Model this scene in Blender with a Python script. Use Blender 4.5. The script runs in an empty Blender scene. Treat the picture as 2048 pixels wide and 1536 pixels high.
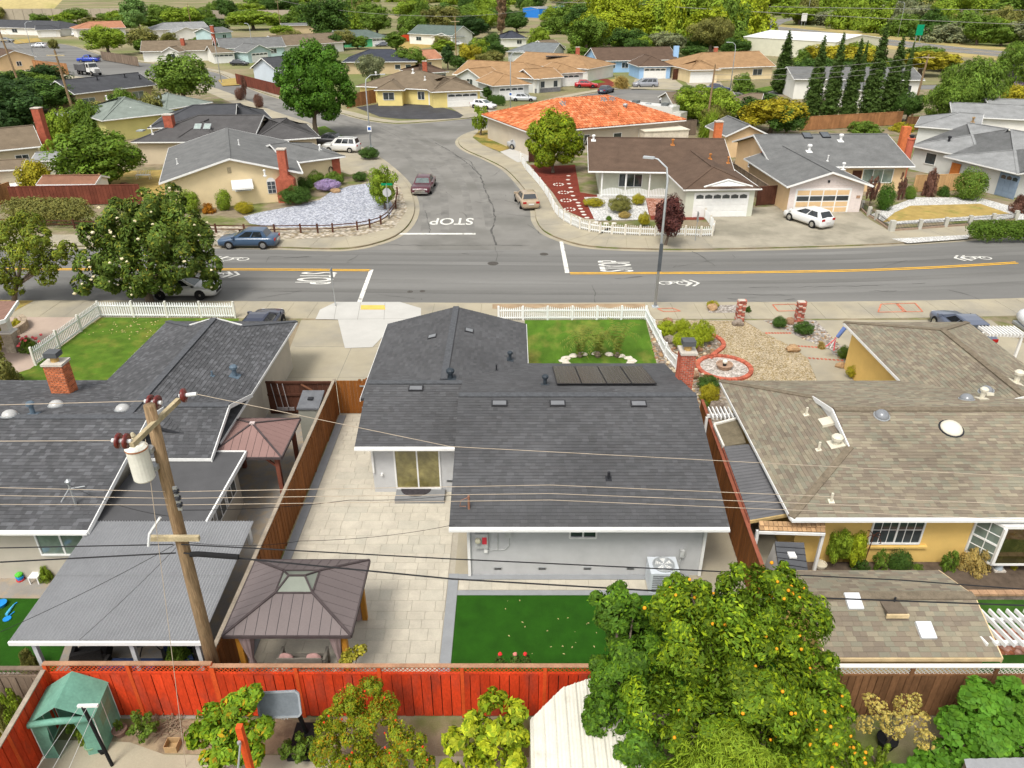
import bpy, math, random
import numpy as np
from math import radians, sin, cos, pi, tan, atan2, hypot
from mathutils import Vector, Matrix

SC = bpy.context.scene
COL = SC.collection
random.seed(7)

# ---------------------------------------------------------------- camera, sky, sun, exposure
CAMH, F, PITCH = 18.6, 1480.0, radians(28.5)
cam_data = bpy.data.cameras.new('camera')
cam_data.sensor_width = 36.0
cam_data.lens = F / 2048.0 * 36.0
cam_data.clip_start = 0.5
cam_data.clip_end = 6000
cam = bpy.data.objects.new('camera', cam_data)
COL.objects.link(cam)
cam.location = (0, 0, CAMH)
cam.rotation_euler = (pi / 2 - PITCH, 0, 0)
SC.camera = cam

SUN_EL, SUN_AZ = radians(58), radians(205)     # azimuth clockwise from +Y: behind the camera, a little left
world = bpy.data.worlds.new('World')
SC.world = world
world.use_nodes = True
wn, wl = world.node_tree.nodes, world.node_tree.links
wn.clear()
sky = wn.new('ShaderNodeTexSky')
sky.sky_type = 'NISHITA'
sky.sun_disc = False
sky.sun_elevation = SUN_EL
sky.sun_rotation = SUN_AZ
sky.dust_density = 4.0
sky.ozone_density = 1.0
hsv = wn.new('ShaderNodeHueSaturation')        # bright thin overcast: the blue is almost washed out
hsv.inputs['Saturation'].default_value = 0.10
bg = wn.new('ShaderNodeBackground')
bg.inputs['Strength'].default_value = 0.122
wo = wn.new('ShaderNodeOutputWorld')
wl.new(sky.outputs[0], hsv.inputs['Color'])
wl.new(hsv.outputs[0], bg.inputs[0])
wl.new(bg.outputs[0], wo.inputs[0])
sun_data = bpy.data.lights.new('sun', 'SUN')
sun_data.energy = 1.3
sun_data.angle = radians(16)
sun_data.color = (1.0, 0.935, 0.83)
sun = bpy.data.objects.new('sun', sun_data)
COL.objects.link(sun)
sd = Vector((sin(SUN_AZ) * cos(SUN_EL), cos(SUN_AZ) * cos(SUN_EL), sin(SUN_EL)))
sun.rotation_euler = sd.to_track_quat('Z', 'Y').to_euler()
sun.location = (0, -20, 60)
SC.view_settings.view_transform = 'Standard'
SC.view_settings.look = 'None'
SC.view_settings.gamma = 1.0
SC.view_settings.exposure = 0.82
SC.cycles.max_bounces = 6
SC.cycles.transparent_max_bounces = 8

# ---------------------------------------------------------------- survey: photo pixel -> place at a known height
SP, CP = sin(PITCH), cos(PITCH)
def ray(u, v):
 x, y = (u - 1024) / F, -(v - 768) / F
 return Vector((x, CP + y * SP, -SP + y * CP))
def G(u, v, z=0.0):
 d = ray(u, v)
 t = (z - CAMH) / d.z
 return Vector((d.x * t, d.y * t, z))
def AY(u, v, Y):
 d = ray(u, v)
 t = Y / d.y
 return Vector((d.x * t, Y, CAMH + d.z * t))
def PX(p):
 q = Vector(p) - Vector((0, 0, CAMH))
 dep = q.y * CP - q.z * SP
 up = q.y * SP + q.z * CP
 return 1024 + F * q.x / dep, 768 - F * up / dep, dep

# ---------------------------------------------------------------- materials
MATS = {}
def nod(nt, kind, **kw):
 n = nt.nodes.new(kind)
 for k, v in kw.items():
  setattr(n, k, v)
 return n
def M(name, col=(.5, .5, .5), rough=.8, var=.18, scale=3.0, fine=60.0, bump=0.0, bscale=60., metal=0., rnd=0.,
      attr=False, spec=.16, stretch=(1, 1, 1), col2=None, c2scale=.5, c2lo=.45, c2hi=.6, objcol=False, transl=0., hue=0., voro=0., trans=0., emit=0.,
      coat=0., rot=0.):
 if name in MATS:
  return MATS[name]
 m = bpy.data.materials.new(name)
 m.use_nodes = True
 nt = m.node_tree
 nt.nodes.clear()
 L = nt.links.new
 out = nod(nt, 'ShaderNodeOutputMaterial')
 b = nod(nt, 'ShaderNodeBsdfPrincipled')
 b.inputs['Roughness'].default_value = rough
 b.inputs['Metallic'].default_value = metal
 b.inputs['Specular IOR Level'].default_value = spec
 b.inputs['Coat Weight'].default_value = coat
 b.inputs['Transmission Weight'].default_value = trans
 geo = nod(nt, 'ShaderNodeNewGeometry')
 mp = nod(nt, 'ShaderNodeMapping')
 mp.inputs['Scale'].default_value = stretch
 mp.inputs['Rotation'].default_value = (0, 0, rot)
 L(geo.outputs['Position'], mp.inputs[0])
 def rgb(c):
  n = nod(nt, 'ShaderNodeRGB')
  n.outputs[0].default_value = (*c[:3], 1)
  return n.outputs[0]
 def mix(a, c, f, mode='MIX'):
  n = nod(nt, 'ShaderNodeMix', data_type='RGBA', blend_type=mode)
  if isinstance(f, (int, float)):
   n.inputs[0].default_value = f
  else:
   L(f, n.inputs[0])
  L(a, n.inputs[6]); L(c, n.inputs[7])
  return n.outputs[2]
 def noise(sc, det=4., rg=.6):
  n = nod(nt, 'ShaderNodeTexNoise')
  n.inputs['Scale'].default_value = sc
  n.inputs['Detail'].default_value = det
  n.inputs['Roughness'].default_value = rg
  L(mp.outputs[0], n.inputs['Vector'])
  return n.outputs['Fac']
 def ramp(s, lo, hi, a=0., c=1.):
  n = nod(nt, 'ShaderNodeMapRange')
  n.inputs[1].default_value, n.inputs[2].default_value = lo, hi
  n.inputs[3].default_value, n.inputs[4].default_value = a, c
  L(s, n.inputs[0])
  return n.outputs[0]
 if attr:
  a = nod(nt, 'ShaderNodeAttribute', attribute_name='Col')
  c = a.outputs['Color']
 else:
  c = rgb(col)
 if objcol:
  oi = nod(nt, 'ShaderNodeObjectInfo')
  c = mix(c, oi.outputs['Color'], 1.0, 'MULTIPLY')
 if col2 is not None:
  c = mix(c, rgb(col2), ramp(noise(c2scale), c2lo, c2hi))
 if voro:
  vn = nod(nt, 'ShaderNodeTexVoronoi')
  vn.inputs['Scale'].default_value = voro
  L(mp.outputs[0], vn.inputs['Vector'])
  hs = nod(nt, 'ShaderNodeSeparateColor')
  L(vn.outputs['Color'], hs.inputs[0])
  bc = nod(nt, 'ShaderNodeBrightContrast')
  L(c, bc.inputs[0])
  L(ramp(hs.outputs[0], 0, 1, -.12, .16), bc.inputs[1])
  c = mix(c, bc.outputs[0], 1.0)
  edge = ramp(vn.outputs['Distance'], .25, .75, 1., .55)
  cm = nod(nt, 'ShaderNodeCombineColor')
  for i in range(3):
   L(edge, cm.inputs[i])
  c = mix(c, cm.outputs[0], 1.0, 'MULTIPLY')
 if var or rnd:
  v = None
  if var:
   v1 = ramp(noise(scale), .3, .7, 1 - var, 1 + var)
   v2 = ramp(noise(fine, 2.), .3, .7, 1 - var * .6, 1 + var * .6)
   mm = nod(nt, 'ShaderNodeMath', operation='MULTIPLY')
   L(v1, mm.inputs[0]); L(v2, mm.inputs[1])
   v = mm.outputs[0]
  if rnd:
   oi = nod(nt, 'ShaderNodeObjectInfo')
   r = ramp(oi.outputs['Random'], 0, 1, 1 - rnd, 1 + rnd)
   if v is None:
    v = r
   else:
    mm = nod(nt, 'ShaderNodeMath', operation='MULTIPLY')
    L(v, mm.inputs[0]); L(r, mm.inputs[1])
    v = mm.outputs[0]
  cm = nod(nt, 'ShaderNodeCombineColor')
  for i in range(3):
   L(v, cm.inputs[i])
  c = mix(c, cm.outputs[0], 1.0, 'MULTIPLY')
 if hue:
  oi = nod(nt, 'ShaderNodeObjectInfo')
  h = nod(nt, 'ShaderNodeHueSaturation')
  L(ramp(oi.outputs['Random'], 0, 1, .5 - hue, .5 + hue), h.inputs['Hue'])
  L(c, h.inputs['Color'])
  c = h.outputs[0]
 L(c, b.inputs['Base Color'])
 if emit:
  L(c, b.inputs['Emission Color'])
  b.inputs['Emission Strength'].default_value = emit
 if bump:
  bp = nod(nt, 'ShaderNodeBump')
  bp.inputs['Strength'].default_value = bump
  bp.inputs['Distance'].default_value = .02
  L(noise(bscale, 3.), bp.inputs['Height'])
  L(bp.outputs[0], b.inputs['Normal'])
 sh = b.outputs[0]
 if transl:
  tb = nod(nt, 'ShaderNodeBsdfTranslucent')
  L(c, tb.inputs[0])
  ms = nod(nt, 'ShaderNodeMixShader')
  ms.inputs[0].default_value = transl
  L(b.outputs[0], ms.inputs[1]); L(tb.outputs[0], ms.inputs[2])
  sh = ms.outputs[0]
 L(sh, out.inputs[0])
 MATS[name] = m
 return m

def asphalt(name, base, streak):
 """asphalt: speckle, broad worn patches, darker wheel-path bands along one direction"""
 m = M(name, base, rough=.9, var=.10, scale=.35, fine=45., bump=.15, bscale=120., col2=tuple(x * .68 for x in base), c2scale=.16, c2lo=.45, c2hi=.68, stretch=streak)
 return m
WHITE = M('white_paint', (.74, .74, .72), .55, .05, 3, 20)
TRIM = M('cream_trim', (.68, .66, .60), .6, .06, 3, 20)
GLASS = M('window_glass', (.035, .045, .05), .06, .25, 1.2, 3., spec=.9)
GLASSG = M('green_window_glass', (.16, .20, .17), .07, .2, 1.5, 4., spec=.9)
GLASSY = M('amber_window_glass', (.19, .165, .06), .06, .35, 1.6, 5., spec=.9)
DARK = M('dark_metal', (.025, .026, .03), .5, .15, 5, 40)
STEEL = M('galvanised_steel', (.42, .44, .45), .45, .1, 3, 30, metal=.6)
RUBBER = M('black_rubber', (.015, .015, .016), .8, .1)
LEAF = M('leaf', attr=True, objcol=True, rough=.6, var=.10, scale=1.2, fine=8., spec=.16, transl=.22)
BARK = M('bark', (.16, .125, .095), .95, .3, 3, 18, bump=.6, bscale=14, stretch=(1, 1, .25))
CONC = M('concrete', (.36, .32, .235), .9, .10, .5, 30, bump=.12, bscale=90, col2=(.27, .25, .205), c2scale=.22, c2lo=.45, c2hi=.7)
CONC_NEW = M('new_concrete', (.47, .46, .43), .9, .07, .6, 30, bump=.1, bscale=90)
SHING = M('shingle_blend', attr=True, rough=.95, var=.16, scale=.30, fine=55, bump=.3, bscale=160, spec=.15)

# ---------------------------------------------------------------- mesh builder
def base_of(o):
 b = Vector((0, 0, 0))
 while o is not None:
  b += o.location
  o = o.parent
 return b
class MB:
 def __init__(s, mtx=None):
  s.V, s.F, s.C, s.M = [], [], [], mtx
  s.hascol = False
 def add(s, vs, fs, col=None):
  n = len(s.V)
  if s.M is not None:
   vs = [s.M @ Vector(v) for v in vs]
  s.V.extend(tuple(v) for v in vs)
  for f in fs:
   s.F.append(tuple(i + n for i in f))
   s.C.append(col)
  if col is not None:
   s.hascol = True
  return s
 def poly(s, pts, col=None):
  return s.add(pts, [tuple(range(len(pts)))], col)
 def box(s, x0, y0, z0, x1, y1, z1, col=None):
  return s.add([(x0, y0, z0), (x1, y0, z0), (x1, y1, z0), (x0, y1, z0), (x0, y0, z1), (x1, y0, z1), (x1, y1, z1), (x0, y1, z1)],
                     [(3, 2, 1, 0), (4, 5, 6, 7), (0, 1, 5, 4), (1, 2, 6, 5), (2, 3, 7, 6), (3, 0, 4, 7)], col)
 def bar(s, p0, p1, w, h, up=(0, 0, 1), col=None):
  p0, p1 = Vector(p0), Vector(p1)
  d = (p1 - p0).normalized()
  u = Vector(up)
  if abs(d.dot(u)) > .98:
   u = Vector((0, 1, 0))
  sx = d.cross(u).normalized()
  uz = sx.cross(d).normalized()
  a, b = sx * (w / 2), uz * (h / 2)
  vs = [p0 - a - b, p0 + a - b, p0 + a + b, p0 - a + b, p1 - a - b, p1 + a - b, p1 + a + b, p1 - a + b]
  return s.add(vs, [(3, 2, 1, 0), (4, 5, 6, 7), (0, 1, 5, 4), (1, 2, 6, 5), (2, 3, 7, 6), (3, 0, 4, 7)], col)
 def tube(s, pts, r, n=6, col=None, cap=True):
  pts = [Vector(p) for p in pts]
  rs = r if isinstance(r, (list, tuple)) else [r] * len(pts)
  vs, fs = [], []
  prev = None
  for i, p in enumerate(pts):
   d = (pts[min(i + 1, len(pts) - 1)] - pts[max(i - 1, 0)])
   d = d.normalized() if d.length > 1e-9 else Vector((0, 0, 1))
   if prev is None:
    u = Vector((0, 0, 1)) if abs(d.z) < .9 else Vector((0, 1, 0))
    a = d.cross(u).normalized()
   else:
    a = (prev - d * prev.dot(d)).normalized()
   prev = a
   b = d.cross(a)
   for k in range(n):
    t = 2 * pi * k / n
    vs.append(p + a * (cos(t) * rs[i]) + b * (sin(t) * rs[i]))
  for i in range(len(pts) - 1):
   for k in range(n):
    q = i * n + k
    q2 = i * n + (k + 1) % n
    fs.append((q, q2, q2 + n, q + n))
  if cap:
   fs.append(tuple(range(n - 1, -1, -1)))
   fs.append(tuple(range((len(pts) - 1) * n, len(pts) * n)))
  return s.add(vs, fs, col)
 def lathe(s, prof, c=(0, 0, 0), n=12, col=None, axis='z'):
  vs, fs = [], []
  cx, cy, cz = c
  for (r, z) in prof:
   for k in range(n):
    t = 2 * pi * k / n
    if axis == 'z':
     vs.append((cx + r * cos(t), cy + r * sin(t), cz + z))
    elif axis == 'y':
     vs.append((cx + r * cos(t), cy + z, cz + r * sin(t)))
    else:
     vs.append((cx + z, cy + r * cos(t), cz + r * sin(t)))
  for i in range(len(prof) - 1):
   for k in range(n):
    q, q2 = i * n + k, i * n + (k + 1) % n
    fs.append((q, q2, q2 + n, q + n))
  fs.append(tuple(range(n - 1, -1, -1)))
  fs.append(tuple(range((len(prof) - 1) * n, len(prof) * n)))
  return s.add(vs, fs, col)
 def prism(s, pts, z0, z1, col=None):
  n = len(pts)
  vs = [(p[0], p[1], z0) for p in pts] + [(p[0], p[1], z1) for p in pts]
  fs = [tuple(range(n - 1, -1, -1)), tuple(range(n, 2 * n))]
  fs += [(i, (i + 1) % n, (i + 1) % n + n, i + n) for i in range(n)]
  return s.add(vs, fs, col)
 def slab(s, pts, t, col=None):
  """a plane polygon thickened downward by t"""
  pts = [Vector(p) for p in pts]
  nrm = (pts[1] - pts[0]).cross(pts[2] - pts[0]).normalized()
  if nrm.z < 0:
   nrm = -nrm
  n = len(pts)
  vs = pts + [p - nrm * t for p in pts]
  fs = [tuple(range(n)), tuple(range(2 * n - 1, n - 1, -1))]
  fs += [(i, i + n, (i + 1) % n + n, (i + 1) % n) for i in range(n)]
  return s.add(vs, fs, col)
 def blob(s, c, rx, ry, rz, seed=0, rough=.18, n=9, m=6, col=None):
  r = random.Random(seed)
  vs, fs = [], []
  ph = [r.uniform(0, 6.28) for _ in range(6)]
  def rad(a, b):
   return 1 + rough * (sin(2 * a + ph[0]) * cos(b * 2 + ph[1]) + .6 * sin(3 * a + ph[2] + 2 * b) + .5 * sin(5 * a + ph[3]) * sin(3 * b + ph[4])) + r.uniform(-.5, .5) * rough
  for j in range(m + 1):
   b = -pi / 2 + pi * j / m
   k0 = rad(0, b)
   for i in range(n):
    a = 2 * pi * i / n
    k = rad(a, b) if 0 < j < m else k0
    vs.append((c[0] + rx * k * cos(b) * cos(a), c[1] + ry * k * cos(b) * sin(a), c[2] + rz * k * sin(b)))
  for j in range(m):
   for i in range(n):
    q, q2 = j * n + i, j * n + (i + 1) % n
    fs.append((q, q2, q2 + n, q + n))
  return s.add(vs, fs, col)
 def mesh(s, name, mat, off=None, smooth=False):
  me = bpy.data.meshes.new(name)
  vs = s.V if off is None else [(v[0] - off[0], v[1] - off[1], v[2] - off[2]) for v in s.V]
  me.from_pydata(vs, [], s.F)
  if mat is not None:
   me.materials.append(mat)
  if s.hascol:
   at = me.color_attributes.new('Col', 'FLOAT_COLOR', 'CORNER')
   arr = []
   for f, c in zip(s.F, s.C):
    c = c or (.5, .5, .5)
    arr.extend((c[0], c[1], c[2], 1.) * len(f))
   at.data.foreach_set('color', arr)
  if smooth:
   me.shade_smooth()
  return me
 def build(s, name, mat, parent=None, smooth=False, **props):
  off = base_of(parent) if parent is not None else None
  o = bpy.data.objects.new(name, s.mesh(name, mat, off, smooth))
  COL.objects.link(o)
  o.parent = parent
  for k, v in props.items():
   o[k] = v
  return o
def tag(o, label=None, cat=None, group=None, kind=None):
 if label: o['label'] = label
 if cat: o['category'] = cat
 if group: o['group'] = group
 if kind: o['kind'] = kind
 return o
def thing(name, label, cat, loc=(0, 0, 0), group=None):
 o = bpy.data.objects.new(name, None)
 o.empty_display_size = .3
 o.location = loc
 COL.objects.link(o)
 return tag(o, label, cat, group)
def copy_tree(o, parent=None):
 c = o.copy()
 COL.objects.link(c)
 c.parent = parent
 for ch in list(o.children):
  copy_tree(ch, c)
 return c
UNIT = {}
def unit_box(mat, kind='box'):
 key = (mat.name, kind)
 if key not in UNIT:
  b = MB()
  if kind == 'picket':
   b.prism([(-.5, -.5), (.5, -.5), (.5, .42), (0, .5), (-.5, .42)], -.5, .5)
   b.V = [(x, z, y) for x, y, z in b.V]
   b.F = [f[::-1] for f in b.F]
  else:
   b.box(-.5, -.5, -.5, .5, .5, .5)
  UNIT[key] = b.mesh('piece', mat)
 return UNIT[key]
def piece(name, mat, parent, c, size, rz=0., kind='box', mtx=None):
 """one board, brick, slat or paver: a shared unit mesh, scaled and placed"""
 o = bpy.data.objects.new(name, unit_box(mat, kind))
 COL.objects.link(o)
 o.parent = parent
 b = base_of(parent)
 if mtx is None:
  mtx = Matrix.Translation(Vector(c)) @ Matrix.Rotation(rz, 4, 'Z')
 o.matrix_local = Matrix.Translation(-b) @ mtx @ Matrix.Diagonal((*size, 1))
 return o
def sheet(name, pts, z, mat, parent=None, label=None, cat=None, kind=None):
 b = MB().poly([(p[0], p[1], z) for p in pts])
 o = b.build(name, mat, parent)
 nz = o.data.polygons[0].normal.z
 if nz < 0:
  o.data.flip_normals()
 return tag(o, label, cat, None, kind)
def gp(pix, z=0.):
 return [G(u, v, z) for u, v in pix]
def smoothline(pts, k=4):
 """Catmull-Rom through plan points"""
 out = []
 n = len(pts)
 for i in range(n - 1):
  p0, p1, p2, p3 = (Vector(pts[max(0, i - 1)][:2]), Vector(pts[i][:2]), Vector(pts[i + 1][:2]), Vector(pts[min(n - 1, i + 2)][:2]))
  for j in range(k):
   t = j / k
   out.append(.5 * ((2 * p1) + (p2 - p0) * t + (2 * p0 - 5 * p1 + 4 * p2 - p3) * t * t + (3 * p1 - p0 - 3 * p2 + p3) * t ** 3))
 out.append(Vector(pts[-1][:2]))
 return out
def ribbon(line, off0, off1, z, z2=None):
 """quads between two sideways offsets of a plan line; returns an MB"""
 b = MB()
 L = []
 for i, p in enumerate(line):
  d = (Vector(line[min(i + 1, len(line) - 1)][:2]) - Vector(line[max(i - 1, 0)][:2])).normalized()
  nrm = Vector((-d.y, d.x))
  L.append((Vector(p[:2]) + nrm * off0, Vector(p[:2]) + nrm * off1))
 for (a0, a1), (b0, b1) in zip(L[:-1], L[1:]):
  q = [(a0.x, a0.y, z), (b0.x, b0.y, z), (b1.x, b1.y, z if z2 is None else z2), (a1.x, a1.y, z if z2 is None else z2)]
  if off1 < off0:
   q = q[::-1]
  b.poly(q)
 return b
# ---------------------------------------------------------------- the ground, blocks, streets
SOIL = M('soil', (.24, .195, .13), .95, .25, .8, 30, bump=.4, bscale=40, col2=(.13, .15, .045), c2scale=.35)
FARG = M('far_ground', (.145, .165, .055), .95, .25, .03, 1.5, col2=(.26, .215, .13), c2scale=.02, c2lo=.42, c2hi=.58)
ROADM = asphalt('asphalt', (.185, .182, .172), (.05, .9, 1))
ROADS = M('worn_asphalt', (.205, .198, .182), .9, .13, .25, 50, bump=.2, bscale=100, col2=(.165, .16, .145), c2scale=.12, c2lo=.47, c2hi=.6)
LAWN = M('lawn', (.080, .150, .014), .9, .28, 1.4, 60, bump=.8, bscale=60, col2=(.17, .18, .03), c2scale=.8, c2lo=.5, c2hi=.72)
TURF = M('artificial_turf', (.018, .078, .004), .9, .2, 1.6, 90, bump=.5, bscale=120, stretch=(1, 1, 1))
DRY = M('dry_lawn', (.36, .26, .085), .95, .2, 1.2, 60, bump=.5, bscale=60, col2=(.16, .19, .04), c2scale=.5, c2lo=.55, c2hi=.75)
GRAVEL = M('tan_gravel', (.42, .335, .205), .95, .12, .8, 40, bump=.6, bscale=30, voro=15.)
GRAVW = M('white_gravel', (.62, .61, .58), .95, .08, .8, 40, bump=.6, bscale=30, voro=8.)
GRAVB = M('blue_grey_gravel', (.43, .45, .51), .95, .08, .8, 40, bump=.6, bscale=30, voro=6.)
RIVER = M('river_rock', (.30, .25, .19), .95, .12, .8, 40, bump=.8, bscale=12, voro=4.5)
MULCH = M('red_mulch', (.17, .035, .022), .95, .22, 1.5, 25, bump=.6, bscale=30)
BRICKP = M('brick_paving', (.42, .20, .14), .9, .15, 1.5, 18, voro=7.)
YELL = M('yellow_road_paint', (.72, .40, .035), .7, .12, 1.5, 25)
WMARK = M('white_road_paint', (.66, .65, .60), .8, .16, 2., 22, col2=(.30, .29, .27), c2scale=3.5, c2lo=.56, c2hi=.68)
REDP = M('red_survey_paint', (.52, .17, .10), .9, .25, 3., 20)
TAR = M('tar_seal', (.095, .092, .086), .8, .2, 4, 30)

def far(x, y):
 return Vector((x, y, 0))
K1 = gp([(-700, 596), (0, 602), (470, 604), (1000, 608), (1350, 606), (1700, 605), (2048, 598), (2500, 580)])
K2 = gp([(-700, 494), (0, 492), (440, 491), (640, 496), (700, 495), (745, 487), (790, 471), (818, 447), (829, 420), (826, 395), (812, 365),
         (788, 340), (752, 312), (712, 290), (660, 264), (600, 240), (545, 222), (490, 200), (440, 180), (380, 163), (300, 155), (200, 157), (100, 145), (0, 128), (-300, 100)])
K3 = gp([(-300, 62), (0, 78), (130, 88), (200, 108), (270, 122), (350, 131), (430, 143), (475, 163), (520, 183), (600, 207), (680, 225), (720, 236), (760, 243),
         (800, 246), (865, 242), (920, 237), (1028, 225), (1070, 212), (1130, 196), (1190, 184), (1244, 177), (1300, 178), (1380, 181), (1440, 183), (1500, 178)])
K4 = gp([(1500, 192), (1440, 200), (1380, 212), (1300, 218), (1200, 220), (1100, 232), (1028, 246), (960, 258), (928, 270), (917, 284), (932, 299), (975, 318), (1012, 338), (1045, 372), (1062, 400), (1070, 420), (1073, 440),
         (1090, 462), (1130, 480), (1185, 492), (1300, 497), (1430, 497), (1700, 490), (1850, 482), (2048, 468), (2500, 440)])
ground = sheet('ground', [(-4000, -300), (4000, -300), (4000, 5000), (-4000, 5000)], -.2, FARG, kind='structure')
road = sheet('road', [(-260, 42), (260, 42), (260, 420), (-260, 420)], -.12, ROADM, kind='structure')
def block(name, kerb, rest, mat):
 ks = smoothline(kerb, 4)
 pts = list(ks) + rest
 b = MB().prism(pts, -.19, 0)
 o = b.build(name, mat, None, kind='structure')
 return ks
k1 = block('near_lots_ground', K1, [far(150, -60), far(-150, -60)], SOIL)
k2 = block('left_lots_ground', K2, [far(-420, 150), far(-420, 60)], SOIL)
k3 = block('back_lots_ground', K3, [G(2600, 150), far(4000, 600), far(4000, 5000), far(-4000, 5000), far(-4000, 600)], FARG)
k4 = block('right_lots_ground', K4, [G(2600, 150)], SOIL)
side_street = sheet('side_street', gp([(720, 497), (800, 475), (835, 440), (835, 400), (820, 365), (760, 315), (600, 236), (480, 190), (490, 172), (640, 215), (800, 250), (1020, 232), (1150, 200), (1260, 185),
  (1450, 190), (1200, 216), (1030, 240), (930, 265), (912, 285), (930, 302), (1010, 340), (1066, 420), (1075, 445), (1100, 470), (1170, 497)]), -.116, ROADS, kind='structure')
for nm, ks, sgn in (('gutter', k1, 1), ('gutter', k2, -1), ('gutter', k3, -1), ('gutter', k4, 1)):
 # concrete gutter pan and the low kerb face beside it
 o = ribbon(ks, 0, -.45 if ks is not k1 else .45, -.108).build(nm, CONC, None, kind='structure')
 if sum(p.normal.z for p in o.data.polygons) < 0:
  o.data.flip_normals()
def slabs(name, ks, side, w0, w1, step, mat, u0=-50, u1=2100):
 root = thing(name, None, None)
 root['kind'] = 'structure'
 acc, i = 0., 0
 L = [Vector(p) for p in ks]
 # resample
 pts, d = [L[0]], 0.
 for a, b in zip(L[:-1], L[1:]):
  seg = (b - a).length
  while d + seg >= step:
   t = (step - d) / seg
   a = a + (b - a) * t
   seg = (b - a).length
   pts.append(a.copy()); d = 0.
  d += seg
 for i in range(len(pts) - 1):
  a, b = pts[i], pts[i + 1]
  u, v, dep = PX((a.x, a.y, 0))
  if not (u0 < u < u1 and dep > 5 and 100 < v < 1600):
   continue
  d = (b - a).normalized()
  n0 = ((pts[i + 1] - pts[max(i - 1, 0)]).normalized())
  n1 = ((pts[min(i + 2, len(pts) - 1)] - pts[i]).normalized())
  na, nb = Vector((-n0.y, n0.x)) * side, Vector((-n1.y, n1.x)) * side
  g = d * .008
  q = [a + g + na * w0, b - g + nb * w0, b - g + nb * w1, a + g + na * w1]
  if side < 0:
   q = q[::-1]
  MB().prism(q, -.03, .012 + .003 * (i % 3)).build('paving_slab', mat, root)
 return root
slabs('pavement', k1, -1, .02, 2.65, 1.55, CONC)
slabs('pavement', k2, 1, .02, 3.0, 1.6, CONC)
slabs('pavement', k4, 1, .02, 3.0, 1.7, CONC)
ribbon(k4[52:88], 2.9, 5.2, .006).build('corner_apron', CONC, None, kind='structure')
slabs('pavement', k3, 1, .02, 1.9, 2.2, CONC)

# painted markings on the road
def mark(pix, mat, name, parent=road, z=-.1):
 return sheet(name, gp(pix, z), z, mat, parent)
for pts in ([(-300, 538.5), (0, 538.5), (450, 538.5), (742, 540.5)], [(1140, 546.5), (1320, 546), (1500, 544.5), (1700, 541), (1850, 535.5), (1960, 529.5), (2034, 525)]):
 line = smoothline(gp(pts, -.1), 4)
 for o in (-.2, .07):
  r = ribbon(line, o, o + .14, -.1).build('yellow_line', YELL, road)
mark([(739, 539), (747, 539), (723, 605), (714, 605)], WMARK, 'stop_bar')
mark([(1119, 483), (1126, 483), (1139, 546), (1130, 546)], WMARK, 'stop_bar')
mark([(796, 466), (951, 466), (951, 469), (793, 469)], WMARK, 'stop_bar')
def text_on(txt, parent, p, sx, sy, ang, mat, z, name):
 cu = bpy.data.curves.new(name, 'FONT')
 cu.body = txt
 cu.align_x = 'CENTER'; cu.align_y = 'CENTER'
 cu.offset = .012
 tmp = bpy.data.objects.new(name, cu)
 COL.objects.link(tmp)
 dg = bpy.context.evaluated_depsgraph_get()
 me = bpy.data.meshes.new_from_object(tmp.evaluated_get(dg))
 bpy.data.objects.remove(tmp)
 me.materials.clear()
 me.materials.append(mat)
 o = bpy.data.objects.new(name, me)
 COL.objects.link(o)
 o.parent = parent
 o.matrix_local = Matrix.Translation(-base_of(parent)) @ Matrix.Translation((p[0], p[1], z)) @ Matrix.Rotation(ang, 4, 'Z') @ Matrix.Diagonal((sx, sy, 1, 1))
 return o
text_on('STOP', road, G(904, 442, -.1), 1.62, 2.9, pi, WMARK, -.098, 'stop_lettering')
text_on('STOP', road, G(628, 556, -.1), 1.05, 3.6, -pi / 2, WMARK, -.098, 'stop_lettering')
text_on('STOP', road, G(1234, 532, -.1), 1.05, 3.4, pi / 2, WMARK, -.098, 'stop_lettering')
def ring(b, c, r, w, n=14):
 for i in range(n):
  a, e = 2 * pi * i / n, 2 * pi * (i + 1) / n
  b.poly([(c[0] + (r + s) * cos(t), c[1] + (r + s) * sin(t) * .75, -.098) for t, s in ((a, -w), (e, -w), (e, w), (a, w))][::-1])
def sharrow(u, v, d):
 p = G(u, v, -.1)
 b = MB()
 for k in range(2):
  x = p.x + d * (1.35 + .5 * k)
  for s in (-1, 1):
   b.poly([(x, p.y, -.098), (x - d * .5, p.y + s * .62, -.098), (x - d * .72, p.y + s * .62, -.098), (x - d * .22, p.y, -.098)])
 ring(b, (p.x - .62, p.y), .42, .06)
 ring(b, (p.x + .62, p.y), .42, .06)
 for a, e in (((-.62, 0), (-.1, -.05)), ((-.1, -.05), (.5, .35)), ((-.3, .32), (.45, .36)), ((-.3, .32), (-.05, -.05)), ((.45, .36), (.62, 0))):
  b.bar((p.x + a[0], p.y + a[1], -.0985), (p.x + e[0], p.y + e[1], -.0985), .09, .002)
 b.build('bicycle_marking', WMARK, road)
sharrow(470, 518, -1); sharrow(430, 549, 1); sharrow(1348, 566, 1); sharrow(1955, 516, -1)
# manhole covers
for u, v, r in ((986, 526.5, .42), (1088, 508, .34), (820, 583, .2), (845, 582, .2)):
 p = G(u, v, -.1)
 c = MB().lathe([(r, -.02), (r, .006), (r * .9, .010), (r * .88, .006), (0.02, .006)], (p.x, p.y, -.115), 18)
 tag(c.build('manhole_cover', M('cast_iron', (.075, .068, .06), .7, .3, 8, 60)), {986: 'dark iron manhole cover in the middle of the intersection', 1088: 'brown iron manhole cover near the right stop bar',
  820: 'small round valve cover in the near lane, the left one of two', 845: 'small round valve cover in the near lane, the right one of two'}[u], 'manhole cover', 'covers set in the road')
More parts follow.
